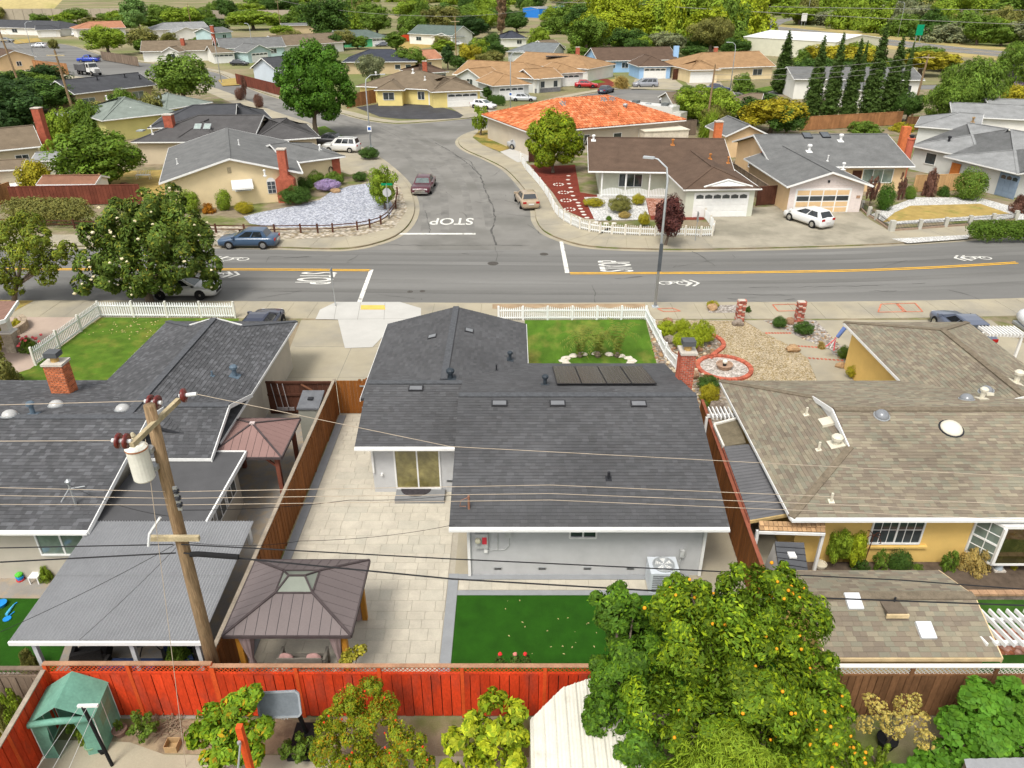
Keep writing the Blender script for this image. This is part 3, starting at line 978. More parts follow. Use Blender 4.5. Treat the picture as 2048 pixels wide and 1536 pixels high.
   for i in range(nr):
    for j in range(nc):
     xa, xb = x0 + w * j / nc + .06, x0 + w * (j + 1) / nc - .06
     za, zb = z0 + (z1 - z0) * i / nr + .05, z0 + (z1 - z0) * (i + 1) / nr - .05
     glass = (i == ny)
     if glass and not detail:
      xm = (xa + xb) / 2
      q = [(xa, -.04, za + .05), (xb, -.04, za + .05), (xb, -.04, zb - .1), (xm, -.04, zb), (xa, -.04, zb - .1)]
      MB(fm).poly(q).build('door_light', GLASS, o)
     else:
      MB(fm).box(xa, -.05, za, xb, -.025, zb).build('door_light' if glass else 'door_panel', GLASS if glass else (mat or trim), o)
   fb = MB(fm)
   fb.box(x0 - .12, -.045, z0, x0, .0, z1 + .12); fb.box(x1, -.045, z0, x1 + .12, .0, z1 + .12); fb.box(x0, -.045, z1, x1, .0, z1 + .12)
   fb.build('door_frame', trim, s.root)
  elif kind == 'door':
   o = MB(fm).box(x0, -.04, z0, x1, .0, z1).build('door', mat or trim, s.root)
   MB(fm).box(x1 - .14, -.075, z0 + .95, x1 - .08, -.041, z0 + 1.05).build('handle', DARK, o)
  elif kind == 'vent':
   b = MB(fm).box(x0, -.02, z0, x1, .0, z1)
   o = b.build('wall_vent', mat or WHITE, s.root)
   sl = MB(fm)
   n = max(2, int((z1 - z0) / .06))
   for i in range(n):
    z = z0 + (z1 - z0) * (i + .5) / n
    sl.box(x0 + .03, -.028, z - .012, x1 - .03, -.021, z + .012)
   sl.build('louvres', DARK, o)
  elif kind == 'box':
   MB(fm).box(x0, -.18, z0, x1, .0, z1).build(detail or 'utility_box', mat or STEEL, s.root)
  return s
 def onroof(s, u, v):
  d = ray(u, v)
  c = Vector((0, 0, CAMH))
  best = None
  for pts in s.planes:
   n = (pts[1] - pts[0]).cross(pts[2] - pts[0]).normalized()
   if n.z < 0: n = -n
   dn = d.dot(n)
   if abs(dn) < 1e-6: continue
   t = (pts[0] - c).dot(n) / dn
   p = c + d * t
   sgn = [((pts[(i + 1) % len(pts)] - pts[i]).cross(p - pts[i])).dot(n) for i in range(len(pts))]
   if t > 0 and (all(q > -.3 for q in sgn) or all(q < .3 for q in sgn)):
    if best is None or t < best[0]:
     best = (t, p, n)
  if best is None:
   return G(u, v, 3.2), Vector((0, 0, 1))
  return best[1], best[2]
 def pipe(s, u, v, r=.06, h=.4, mat=None, name='vent_pipe', cap=True, flash=True):
  p, n = s.onroof(u, v)
  r *= getattr(s, 'k', 1.)
  b = MB().lathe([(r, -.1), (r, h)] + ([(r * 1.7, h), (r * 1.8, h + r), (r * 1.2, h + r * 1.6), (.01, h + r * 1.7)] if cap else [(r * .6, h)]), p, 10)
  o = b.build(name, mat or WHITE, s.root, smooth=False)
  if flash:
   q = n.to_track_quat('Z', 'Y').to_matrix().to_4x4(); q.translation = p
   MB(q).box(-r * 2.2, -r * 2.2, .0, r * 2.2, r * 2.2, .03).build('flashing', mat or WHITE, o)
  return o
 def hatch(s, u, v, w, l, h, mat, glass=None, name='roof_vent'):
  p, n = s.onroof(u, v)
  y = Vector((0, 1, 0)) if abs(n.x) < .2 else Vector((1, 0, 0))
  x = y.cross(n).normalized(); y = n.cross(x)
  mt = Matrix((x, y, n)).transposed().to_4x4(); mt.translation = p
  if name == 'skylight_dome':
   m = MB(mt).lathe([(w, 0), (w, .06), (w * .95, .10), (w * .8, .17), (w * .5, .23), (w * .2, .25), (.01, .255)], (0, 0, 0), 16)
   o = m.build(name, mat, s.root, smooth=True)
   MB(mt).lathe([(w * 1.15, 0), (w * 1.15, .035), (w * 1.02, .04)], (0, 0, 0), 16).build('flashing', glass or STEEL, o)
   return o
  o = MB(mt).box(-w / 2, -l / 2, 0, w / 2, l / 2, h).build(name, mat, s.root)
  if glass:
   MB(mt).box(-w / 2 + .05, -l / 2 + .05, h + .001, w / 2 - .05, l / 2 - .05, h + .012).build('vent_cover' if name == 'roof_vent' else 'skylight_pane', glass, o)
  return o
 def chimney(s, x, y, z0, z1, w, d, real=False, mat=None, cap=True, shroud=False, base=None):
  o = thing('chimney', None, None)
  o.parent = s.root
  o.location = Vector((x, y, z0)) - base_of(s.root)
  mat = mat or BRICKFAR
  if real:
   MB().box(x - w / 2 + .02, y - d / 2 + .02, z0, x + w / 2 - .02, y + d / 2 - .02, z1).build('mortar_core', MORTAR, o)
   n = int((z1 - z0) / .085)
   for i in range(n):
    z = z0 + (z1 - z0) * (i + .5) / n
    for side in range(4):
     L = w if side % 2 == 0 else d
     k = max(2, round(L / .22))
     off = (i % 2) * .5
     for j in range(k + (1 if off else 0)):
      a = max(0, (j - off) / k) * L; e = min(1, (j + 1 - off) / k) * L
      if e - a < .03: continue
      m = (a + e) / 2 - L / 2
      if side == 0: c, sz = (x + m, y - d / 2 + .03, z), (e - a - .022, .07, .062)
      elif side == 2: continue
      elif side == 1: c, sz = (x + w / 2 - .03, y + m, z), (.07, e - a - .022, .062)
      else: c, sz = (x - w / 2 + .03, y + m, z), (.07, e - a - .022, .062)
      if side == 1 and x > 0: continue
      piece('brick', mat if mat is not BRICKFAR else BRICK, o, c, sz)
  else:
   b = MB()
   if base:
    bw, bd, bz = base
    b.box(x - bw / 2, y - bd / 2, 0, x + bw / 2, y + bd / 2, bz)
    b.add([(x - bw / 2, y - bd / 2, bz), (x + bw / 2, y - bd / 2, bz), (x + bw / 2, y + bd / 2, bz), (x - bw / 2, y + bd / 2, bz),
                       (x - w / 2, y - d / 2, bz + .4), (x + w / 2, y - d / 2, bz + .4), (x + w / 2, y + d / 2, bz + .4), (x - w / 2, y + d / 2, bz + .4)],
                      [(0, 1, 5, 4), (1, 2, 6, 5), (2, 3, 7, 6), (3, 0, 4, 7)])
   b.box(x - w / 2, y - d / 2, z0, x + w / 2, y + d / 2, z1)
   b.build('stack', mat, o)
  if cap:
   MB().box(x - w / 2 - .05, y - d / 2 - .05, z1, x + w / 2 + .05, y + d / 2 + .05, z1 + .1).build('chimney_cap', MORTAR, o)
  if shroud:
   MB().lathe([(.16, 0), (.16, .28)], (x, y, z1 + .1), 10).build('flue', M('ochre_clay', (.5, .33, .12), .8), o)
   MB().box(x - .27, y - .24, z1 + .34, x + .27, y + .24, z1 + .56).build('flue_hood', M('slate_metal', (.09, .095, .10), .5, .1), o)
  return o
 def finish(s, pal, limit=300, seed=1, **kw):
  shingle_roof(s.shing, s.root, pal, limit, seed=seed, **kw)
  return s
TR = lambda x, y, z=0: Matrix.Translation((x, y, z))

STUC = M('grey_stucco', (.47, .475, .48), .9, .07, 1.5, 60, bump=.25, bscale=150)
ROOFD = M('charcoal_roof', (.045, .047, .052), .95, .15, 2, 60)
# --- the main house in the centre
h = House('ranch_house', 'grey stucco ranch house with charcoal shingles and solar panels, centre of the picture', (2.5, 20, 0))
MAIN = h
kw = dict(wall=STUC, roof=M('charcoal_caps', (.084, .088, .095), .95, .2, 6, 40), pal=True, deck=ROOFD, rakes='')
h.wing(TR(-2.1, 19.4), 9.35, 12.0, 2.65, 1.67, oh=.55, **kw)
h.wing(TR(-6.17, 24.33), 5.2, 6.95, 2.6, .98, oh=.5, **kw)
h.wing(TR(-6.6, 28.0), 7.35, 8.05, 2.65, .99, ori='y', oh=.4, gut=False, **kw)
h.finish(PAL_DARK, 300, 1, tw=(.18, .24, .3))
h.feat(0, 'n', 4.0, .85, 1.78, 2.16, 'win', nx=2, pane=GLASS)
for t in (1.05, 2.62, 4.22, 5.75): h.feat(0, 'n', t, .3, .28, .38, 'vent', mat=STEEL)
h.feat(1, 'n', 1.83, 1.75, .28, 2.2, 'slide', nx=2, pane=GLASSY)
h.feat(1, 'n', .75, .34, .55, .64, 'vent', mat=STEEL)
fm, _ = h.face(0, 'n')
MB(fm).box(.28, -.14, 1.35, .72, 0, 1.98).build('meter_panel', M('meter_grey', (.45, .46, .45), .5), h.root)
MB(fm).lathe([(.1, -.16), (.1, -.26), (.07, -.28)], (.38, 0, 1.76), 12, axis='y').build('meter_dial', M('meter_glass', (.5, .48, .36), .2), h.root)
MB(fm).box(.52, -.15, 1.55, .68, -.141, 1.85).build('red_tag', M('red_tag', (.62, .05, .07), .7), h.root)
MB(fm).box(1.3, -.12, 1.8, 1.52, 0, 2.1).build('junction_box', MATS['meter_grey'], h.root)
MB(fm).box(.58, -.1, 1.12, .7, 0, 1.26).build('outlet_box', WHITE, h.root)
MB(fm).tube([(1.05, -.03, 2.4), (1.05, -.03, 1.2), (.7, -.03, 1.19)], .016).tube([(1.45, -.03, 1.8), (1.45, -.03, 1.4), (1.3, -.03, 1.22), (1.05, -.03, 1.19)], .016).build('conduit', MATS['meter_grey'], h.root)
for x in (.05, 8.2):
 MB(fm).box(x - .05, -.1, .05, x + .05, -.01, 2.45).build('downspout', WHITE, h.root)
fm, _ = h.face(1, 'n')
MB(fm).tube([(.05, -.35, 2.4), (.05, -.06, 2.1), (.05, -.06, 1.05)], .05).build('downspout', WHITE, h.root)
MB(fm).box(.12, -.03, 2.1, .42, -.005, 2.2).build('vent_grille', M('pale_yellow', (.5, .48, .3), .7), h.root)
MB(fm).lathe([(.05, -.12), (.05, 0)], (.36, 0, .95), 8, axis='y').build('hose_tap', WHITE, h.root)
# chimney at the right gable, solar panels, roof vents
h.chimney(7.46, 28.3, 0, 4.8, .62, .7, real=True, shroud=True)
for u, v in ((999, 808), (1115, 808), (1277, 809), (832, 778)):
 h.hatch(u, v, .62, .32, .07, M('vent_black', (.03, .03, .033), .5), M('vent_grey', (.16, .165, .175), .5, .08))
for u, v in ((865, 674), (938, 662)):
 h.hatch(u, v, .4, .45, .06, M('vent_black', (.03, .03, .033), .5), M('vent_grey2', (.2, .21, .22), .5, .08))
PIPEB = M('blue_black_pipe', (.035, .045, .055), .5, .1)
for u, v, r, hh in ((901, 756, .105, .28), (1020, 720, .075, .33), (1090, 769, .08, .32)):
 h.pipe(u, v, r, hh, PIPEB)
h.pipe(993, 741, .035, .3, DARK, cap=False); h.pipe(1217, 958, .05, .3, DARK, cap=False)
p, n = h.onroof(1217, 962)
arr = thing('solar_array', None, None); arr.parent = h.root
pa, _ = h.onroof(1113, 773); pb, n2 = h.onroof(1314, 773)
sx = Vector((1, 0, 0)); sy = n2.cross(sx)
if sy.y < 0: sy = -sy
PVM = M('photovoltaic', (.035, .030, .029), .22, .12, 6, 60, spec=.6, stretch=(1, 6, 1))
PVF = M('panel_frame', (.02, .02, .022), .5)
PVL = M('cell_line', (.10, .09, .085), .4)
W_ = (pb.x - pa.x) / 4
PL = 3.55
for i in range(4):
 o0 = Vector((pa.x + W_ * i, pa.y, pa.z)) + n2 * .12
 mt = Matrix((sx, sy, n2)).transposed().to_4x4(); mt.translation = o0
 fo = MB(mt).box(.01, 0, -.03, W_ - .01, PL, .01).build('panel_frame', PVF, arr)
 MB(mt).box(.03, .02, .0105, W_ - .03, PL - .02, .016).build('solar_cells', PVM, fo)
 ln = MB(mt)
 for k in range(1, 6): ln.box(.03 + (W_ - .06) * k / 6 - .004, .02, .0165, .03 + (W_ - .06) * k / 6 + .004, PL - .02, .018)
 for k in range(1, 20): ln.box(.03, PL * k / 20 - .003, .0185, W_ - .03, PL * k / 20 + .003, .0195)
 ln.build('cell_lines', PVL, fo)
# service mast on the roof corner
p, n = h.onroof(938, 1018)
m = MB().tube([p, p + Vector((0, 0, .55))], .04).tube([p + Vector((0, 0, .5)), p + Vector((-.25, -.1, .45)), p + Vector((-.3, -.1, .2)), p + Vector((-.1, -.05, .15))], .012)
m.build('service_mast', M('copper_brown', (.28, .14, .09), .6), h.root)
# step and mat below the sliding door
st = thing('rear_step', 'grey concrete step below the sliding glass door', 'step', (-3.9, 24.4, 0))
MB().box(-4.75, 24.05, 0, -2.75, 24.8, .22).build('step_block', M('grey_step', (.21, .215, .22), .9, .1), st)
mb = MB()
mb.prism([(-3.95 + .62 * cos(pi + pi * i / 12), 24.76 + .5 * sin(pi + pi * i / 12)) for i in range(13)], .222, .24)
tag(mb.build('door_mat', M('mat_dark', (.05, .045, .05), .95, .3, 8, 40)), 'dark half-round mat on the step below the sliding door', 'door mat')

# --- the left neighbour
BEIGE = M('beige_stucco', (.46, .42, .35), .9, .06, 1.5, 60, bump=.25, bscale=150)
h = House('ranch_house', 'beige house with dark slate shingles and an orange brick chimney, beside the utility pole', (-16, 22, 0))
LEFT = h
kw = dict(wall=BEIGE, roof=M('slate_caps', (.088, .092, .10), .95, .2, 6, 40), pal=True, deck=ROOFD)
h.wing(TR(-30, 19.3), 15.9, 10.5, 2.6, 1.22, oh=.5, **kw)
h.wing(TR(-18.5, 24.6), 6.95, 11.9, 2.6, 1.12, ori='y', re='d', oh=.45, gut=False, rakes='', **kw)
h.wing(TR(-19, 23.5), 7.5, 5.0, 2.62, .89, oh=.4, gut=False, rakes='r', **kw)
h.finish(PAL_LEFT, 300, 2, ew=.16, tw=(.17, .21, .25))
h.feat(0, 'n', 14.0, 1.6, 1.15, 2.2, 'win', nx=2, pane=GLASSG)
FLAT = M('flat_roofing', (.085, .085, .088), .9, .12, .8, 30)
MB().box(-14.3, 19.95, 2.34, -10.45, 24.15, 2.46).build('flat_roof', FLAT, h.root)
MB().box(-14.0, 20.2, 0, -10.85, 24.0, 2.33).build('annex_wall', BEIGE, h.root)
e = MB(); e.box(-10.44, 19.9, 2.3, -10.38, 24.2, 2.49); e.box(-14.0, 24.16, 2.3, -10.45, 24.22, 2.49); e.build('annex_edge', WHITE, h.root)
for y in (20.7, 21.9, 23.0):
 w_ = MB(); 
 w_.box(-10.84, y - .5, 1.05, -10.78, y + .5, 2.1)
 o = w_.build('window', WHITE, h.root)
 for s_ in (-1, 1):
  MB().box(-10.79, y + s_ * .23 - .18, 1.14, -10.765, y + s_ * .23 + .18, 2.02).build('pane', GLASS, o)
h.chimney(-19.35, 28.0, 2.6, 4.4, .8, .62, real=True, mat=M('orange_brick', (.50, .155, .065), .9, .2, 8, 40, rnd=.25), shroud=True)
ALU = M('frosted_dome', (.42, .42, .41), .3, .1, spec=.6)
for u, v in ((113, 812), (246, 820), (20, 832)):
 h.hatch(u, v, .28, .5, .1, ALU, name='skylight_dome', glass=STEEL)
BLUEP = M('blue_grey_pipe', (.10, .14, .18), .5, .1)
h.pipe(67, 828, .09, .4, BLUEP); h.pipe(470, 752, .1, .38, BLUEP); h.pipe(425, 752, .04, .25, BLUEP, cap=False)
p, n = h.onroof(152, 1010)
MB().tube([p, p + Vector((0, 0, .9))], .045).tube([p + Vector((0, 0, .75)), p + Vector((-.25, -.3, .35))], .02).tube([p + Vector((0, 0, .7)), p + Vector((.45, .1, .72))], .02).lathe([(.07, 0), (.1, .1), (.02, .18)], p + Vector((0, 0, .9)), 8).build('service_mast', STEEL, h.root)
MB().lathe([(.05, 0), (.09, .08), (.09, .26), (.03, .34)], (-11.75, 26.0, 2.2), 8).build('wall_lantern', DARK, h.root)
# rear patio cover of the left house
pc = thing('patio_cover', 'grey corrugated patio cover on white posts behind the left house', 'patio cover', (-11.5, 17, 0))
b = MB()
x0, x1, y0, y1 = -14.25, -8.8, 14.95, 19.92
n = 58
for i in range(n * 2):
 xa, xb = x0 + (x1 - x0) * i / (2 * n), x0 + (x1 - x0) * (i + 1) / (2 * n)
 ha, hb = (.0 if i % 2 == 0 else .05), (.05 if i % 2 == 0 else 0.)
 for (ya, za, yb, zb) in ((y0, 2.2, 17.5, 2.32), (17.42, 2.328, y1, 2.45)):
  b.poly([(xa, ya, za + ha), (xb, ya, za + hb), (xb, yb, zb + hb), (xa, yb, zb + ha)])
b.build('corrugated_roof', M('corrugated_grey', (.30, .305, .315), .55, .08, .7, 12, metal=.1), pc)
MB().box(-14.25, 14.88, 2.08, -8.8, 14.95, 2.21).build('front_gutter', WHITE, pc)
MB().box(-14.1, 15.1, 2.02, -8.95, 15.2, 2.19).build('beam', WHITE, pc)
for x in (-13.75, -10.95, -9.05):
 MB().box(x - .06, 15.09, 0, x + .06, 15.21, 2.02).build('post', M('post_grey_white', (.60, .61, .62), .6, .05), pc)
MB().box(-9.0, 19.6, 1.7, -8.9, 19.8, 2.3).build('bracket', WHITE, pc)

# --- the right neighbour
YELW = M('yellow_stucco', (.72, .49, .16), .9, .05, 1.5, 60, bump=.25, bscale=150)
h = House('ranch_house', 'yellow stucco house with mottled tan shingles, white gutters and a bay window', (17, 21, 0))
RIGHT = h
kw = dict(wall=YELW, roof=M('tan_caps', (.17, .14, .10), .95, .25, 5, 30), pal=True, deck=M('tan_deck', (.15, .12, .09), .95))
h.wing(TR(9.5, 19.96), 19, 9.8, 2.6, 1.38, le='d', oh=.55, **kw)
h.wing(TR(17.76, 26.5), 6.64, 9.9, 2.6, 1.05, ori='y', re='h', oh=.4, gut=False, **kw)
h.finish(PAL_TAN, 300, 3, tw=(.2, .28, .36))
h.feat(0, 'n', 3.55, 1.75, 1.05, 2.2, 'win', nx=2, ny=2, detail=True, pane=GLASS)
fm, _ = h.face(0, 'n')
MB(fm).box(2.3, -.12, .85, 4.75, 0, .93).build('window_sill', YELW, h.root)
b = MB(fm)
zb, zt = .72, 2.25
for q in ([(6.2, 0), (6.75, -.75), (9.6, -.75), (10.1, 0)],):
 b.prism(q, zb - .1, zb); b.prism(q, zt, zt + .1)
 for x, y in q[1:3]:
  b.box(x - .05, y - .05, zb, x + .05, y + .05, zt)
 b.box(6.18, -.06, zb, 6.28, .0, zt)
 b.bar((6.22, -.02, 1.48), (6.75, -.75, 1.48), .06, .07)
bay = b.build('bay_window', WHITE, h.root)
MB(fm).add([(6.22, -.02, zb), (6.75, -.74, zb), (6.75, -.74, zt), (6.22, -.02, zt)], [(0, 1, 2, 3)]).build('pane', GLASSG, bay)
MB(fm).add([(6.75, -.74, zb), (9.6, -.74, zb), (9.6, -.74, zt), (6.75, -.74, zt)], [(0, 1, 2, 3)]).build('pane', M('bay_glass', (.05, .045, .015), .05, .5, 1.2, 3, spec=.9), bay)
g = MB(fm)
for t in (.5,):
 g.bar((6.485, -.385, zb), (6.485, -.385, zt), .025, .025)
for z in (1.1, 1.86): g.bar((6.22, -.03, z), (6.75, -.76, z), .025, .025)
g.build('glazing_bars', WHITE, bay)
CREAM = M('cream_vent', (.62, .58, .47), .6, .06)
for u, v, w, l in ((1655, 846, .5, .55), (1975, 790, .3, .4)):
 h.hatch(u, v, w, l, .12, CREAM)
for u, v in ((1612, 830), (1637, 900), (1662, 1003)):
 h.pipe(u, v, .045, .35, CREAM, cap=False)
h.pipe(1672, 888, .12, .2, CREAM); h.pipe(2032, 765, .11, .4, CREAM); h.pipe(1963, 797, .09, .36, CREAM)
DOME = M('smoked_dome', (.20, .21, .225), .15, .1, spec=.7)
for u, v in ((1763, 832), (1933, 799), (1972, 783)):
 h.hatch(u, v, .27, .5, .1, DOME, name='skylight_dome')
h.hatch(1902, 858, .40, .5, .1, M('cream_dome', (.66, .62, .52), .4, .05), name='skylight_dome', glass=DARK)
fm, _ = h.face(1, 'l')
# wrought ornament on the yellow side wall
b = MB(fm)
for k, r in enumerate((.16, .26, .36)):
 pts = [(6.6 - r, -.03, .9), (6.6 - r, -.03, 1.7)] + [(6.6 + r * cos(pi - pi * i / 8), -.03, 1.7 + r * sin(pi * i / 8)) for i in range(9)] + [(6.6 + r, -.03, .9)]
 b.tube(pts, .012, 5)
b.build('wall_ornament', M('bronze', (.16, .09, .04), .6), h.root)

# --- tan shed behind the right house
h = House('garden_shed', 'low shed with mottled tan shingle roof and two white skylights beside the orange tree', (12, 15.5, 0), cat='shed')
h.wing(TR(8.75, 14.5), 4.9, 3.45, 2.05, .62, oh=.25, wall=YELW, roof=MATS['tan_caps'], pal=True, deck=MATS['tan_deck'], trim=M('cream_fascia', (.62, .48, .28), .7), gut=False)
h.finish(PAL_TAN, 300, 4, tw=(.2, .26, .32), ew=.15)
for u, v in ((1706, 1204), (1850, 1262)):
 h.hatch(u, v, .44, .5, .1, M('skylight_white', (.62, .64, .66), .4, .05), M('skylight_acrylic', (.68, .70, .73), .25, .05), name='skylight')
p, n = h.onroof(1785, 1222)
d_ = MB()
d_.add([(p.x - .28, p.y - .25, p.z + .05), (p.x + .28, p.y - .25, p.z + .05), (p.x + .28, p.y - .25, p.z + .18), (p.x - .28, p.y - .25, p.z + .18), (p.x - .28, p.y + .35, p.z + .12), (p.x + .28, p.y + .35, p.z + .12)],
       [(0, 1, 2, 3), (3, 2, 5, 4), (0, 3, 4), (1, 5, 2)])
d_.build('roof_dormer', MATS['tan_deck'], h.root)
MB().box(p.x - .32, p.y - .31, p.z + .02, p.x + .32, p.y - .255, p.z + .15).build('dormer_trim', MATS['cream_fascia'], h.root)
h.pipe(1788, 1205, .03, .2, DARK, cap=False)
# ---------------------------------------------------------------- fences
def lattice(parent, p0, p1, z0, z1, mat, sp=.125, w=.026, name='lattice'):
 p0, p1 = Vector(p0), Vector(p1)
 L = (p1 - p0).length
 d = (p1 - p0) / L
 nrm = Vector((-d.y, d.x, 0))
 P = [(0, z0), (L, z0), (L, z1), (0, z1)]
 b = MB()
 H = z1 - z0
 k = -H
 while k < L:
  for s, off in ((1, .006), (-1, -.006)):
   x0, x1 = (k, k + H) if s > 0 else (k + H, k)
   q = [(x0 - w * .7, z0), (x0 + w * .7, z0), (x1 + w * .7, z1), (x1 - w * .7, z1)]
   c = clip(q, P)
   if c:
    b.poly([p0 + d * a + nrm * off + Vector((0, 0, z)) - Vector((0, 0, p0.z)) for a, z in c])
  k += sp
 return b.build(name, mat, parent)
def fence(name, label, p0, p1, h, mat, bw=.15, post=2.4, lat=0., latmat=None, cap=None, gap=.018, face=1, postmat=None, rails=True, group=None, board='board'):
 p0, p1 = Vector((*p0[:2], 0)), Vector((*p1[:2], 0))
 root = thing(name, label, 'fence', (p0 + p1) / 2, group)
 L = (p1 - p0).length
 d = (p1 - p0) / L
 a = atan2(d.y, d.x)
 n = Vector((-d.y, d.x, 0)) * face
 hb = h - lat
 k = int(L / bw)
 for i in range(k):
  c = p0 + d * (L * (i + .5) / k) + n * .02
  piece(board, mat, root, (c.x, c.y, hb / 2 + .03), (L / k - gap * (.6 + .9 * random.random()), .022 + .014 * (i % 2), hb - .06 - .03 * random.random()), a + random.uniform(-.012, .012))
 c = (p0 + p1) / 2 + n * .004
 piece('backing', M('gap_shadow_wood', (.035, .012, .008), .95, .2), root, (c.x, c.y, hb / 2 + .03), (L - .02, .006, hb - .1), a)  # near-black sheet behind the boards, added as painted shade in the gaps
 m = max(1, round(L / post))
 for i in range(m + 1):
  c = p0 + d * (L * i / m)
  piece('post', postmat or mat, root, (c.x, c.y, h / 2), (.1, .1, h), a)
 if rails:
  for z in (.3, hb - .12):
   c = (p0 + p1) / 2 - n * .045
   piece('rail', mat, root, (c.x, c.y, z), (L, .04, .09), a)
 if lat:
  for i in range(m):
   q0, q1 = p0 + d * (L * i / m + .05), p0 + d * (L * (i + 1) / m - .05)
   lattice(root, q0, q1, hb, h - .04, latmat or mat)
  c = (p0 + p1) / 2
  piece('rail', mat, root, (c.x, c.y, hb), (L, .07, .07), a)
 c = (p0 + p1) / 2
 piece('cap_rail', cap or mat, root, (c.x, c.y, h + .01), (L + .08, .13, .035), a)
 return root
REDW = M('red_stained_wood', (.56, .050, .013), .8, .26, 1.2, 20, rnd=.16, col2=(.40, .052, .024), c2scale=1.6, c2lo=.5, c2hi=.66, stretch=(1, 1, .35))
REDO = M('orange_red_wood', (.60, .085, .02), .75, .18, 1.2, 20, rnd=.1)
CAPW = M('weathered_cap', (.36, .20, .12), .9, .2, 2, 20)
GRYW = M('weathered_wood', (.20, .15, .11), .9, .25, 1.5, 18, rnd=.15, stretch=(1, 1, .3))
BRNW = M('brown_stained_wood', (.21, .078, .022), .8, .2, 1.2, 20, rnd=.16, stretch=(1, 1, .3))
BRNG = M('gate_wood', (.24, .085, .018), .8, .2, 1.2, 20, rnd=.14, stretch=(1, 1, .3))
GREYW = M('silver_wood', (.30, .255, .20), .9, .2, 2, 20)
DRKW = M('dark_wood', (.085, .035, .022), .85, .2, 1.5, 20, rnd=.15)
OLDF = M('old_fence_wood', (.17, .085, .04), .9, .3, 1.2, 16, rnd=.18, stretch=(1, 1, .3))
fence('board_fence', 'tall red board fence with lattice top, left stretch behind the greenhouse', (-12.85, 14.2), (-8.3, 14.2), 2.15, REDW, .27, 2.3, .36, REDO, CAPW, face=-1, postmat=REDO, rails=True, gap=.02)
fence('board_fence', 'long red board fence with lattice top behind the fruit shrubs and basketball hoop', (-8.25, 14.18), (3.2, 14.18), 2.08, REDW, .27, 2.3, .30, REDO, CAPW, face=-1, postmat=REDO, gap=.02)
fence('board_fence', 'red board fence with pale cap running toward the camera beside the greenhouse', (-12.9, 14.1), (-12.6, 10.2), 1.95, REDW, .27, 2.3, 0, None, GREYW, face=1, postmat=REDO, gap=.02)
fence('board_fence', 'grey-brown board fence left of the red corner', (-16.5, 14.25), (-12.95, 14.25), 1.9, GRYW, .22, 2.2, .3, GRYW, GRYW, face=-1)
fence('board_fence', 'brown board fence with cream lattice top behind the vine', (8.75, 14.2), (18, 14.2), 2.05, OLDF, .2, 2.4, .33, TRIM, TRIM, face=-1)
fence('board_fence', 'long brown board fence with weathered cap between patio and left neighbour', (-8.5, 14.35), (-8.5, 31.15), 1.92, BRNW, .145, 2.4, .22, GRYW, GREYW, face=-1)
fence('board_fence', 'brown board fence right of the main house beside the carport', (8.15, 18.3), (8.65, 29.2), 1.9, BRNW, .15, 2.4, 0, None, M('red_brown_cap', (.26, .085, .05), .85), face=1)
# the rear gate between fence and house
g = thing('yard_gate', 'orange-brown arched wooden gate at the end of the patio', 'gate', (-7.2, 31.2, 0))
for i in range(7):
 piece('board', BRNG, g, (-8.35 + i * .16, 31.22, .93), (.15, .03, 1.8))
for i in range(8):
 x = -7.2 + i * .13
 hh = 1.85 + .22 * sin(pi * min(1, i / 9))
 piece('board', BRNG, g, (x, 31.18, hh / 2 + .03), (.12, .03, hh - .06))
for z in (.35, 1.65): piece('rail', BRNG, g, (-6.75, 31.13, z), (1.1, .05, .1))
MB().bar((-7.2, 31.12, .4), (-6.3, 31.12, 1.6), .05, .1, up=(0, 1, 0)).build('brace', BRNG, g)
piece('post', BRNG, g, (-7.3, 31.2, .95), (.11, .11, 1.9))
for z in (.4, 1.6): MB().box(-7.3, 31.09, z - .04, -7.05, 31.125, z + .04).build('hinge', STEEL, g)
# the left neighbour's gate with hanging tools
g = thing('yard_gate', 'dark brown wooden gate with garden tools hung on it, left of the fence', 'gate', (-10.2, 31.2, 0))
for i in range(14):
 piece('board', DRKW, g, (-11.7 + i * .225, 31.2, .92), (.215, .03, 1.8))
for z in (.2, 1.1, 1.78): piece('rail', DRKW, g, (-10.2, 31.14, z), (3.2, .06, .1))
MB().bar((-10.1, 31.12, 1.7), (-9.0, 31.12, .9), .05, .1, up=(0, 1, 0)).build('brace', M('brace_wood', (.2, .09, .05), .9), g)
r = random.Random(5)
for i, (x, nm) in enumerate(((-11.4, 'rake'), (-11.1, 'shovel'), (-10.85, 'broom'))):
 t = thing(nm, {'rake': 'thin-handled rake hanging on the dark gate, leftmost tool', 'shovel': 'grey shovel hanging on the dark gate between rake and broom', 'broom': 'pale broom hanging on the dark gate, rightmost tool'}[nm], nm, (x, 31.05, .3), 'tools hung on the gate')
 MB().tube([(x, 31.05, .45), (x - .12, 31.05, 1.75)], .018).build('handle', M('tool_steel', (.35, .33, .33), .5), t)
 MB().box(x - .02, 31.02, .28, x + .28, 31.08, .45).build('head', M('tool_grey', (.2, .18, .18), .6), t)
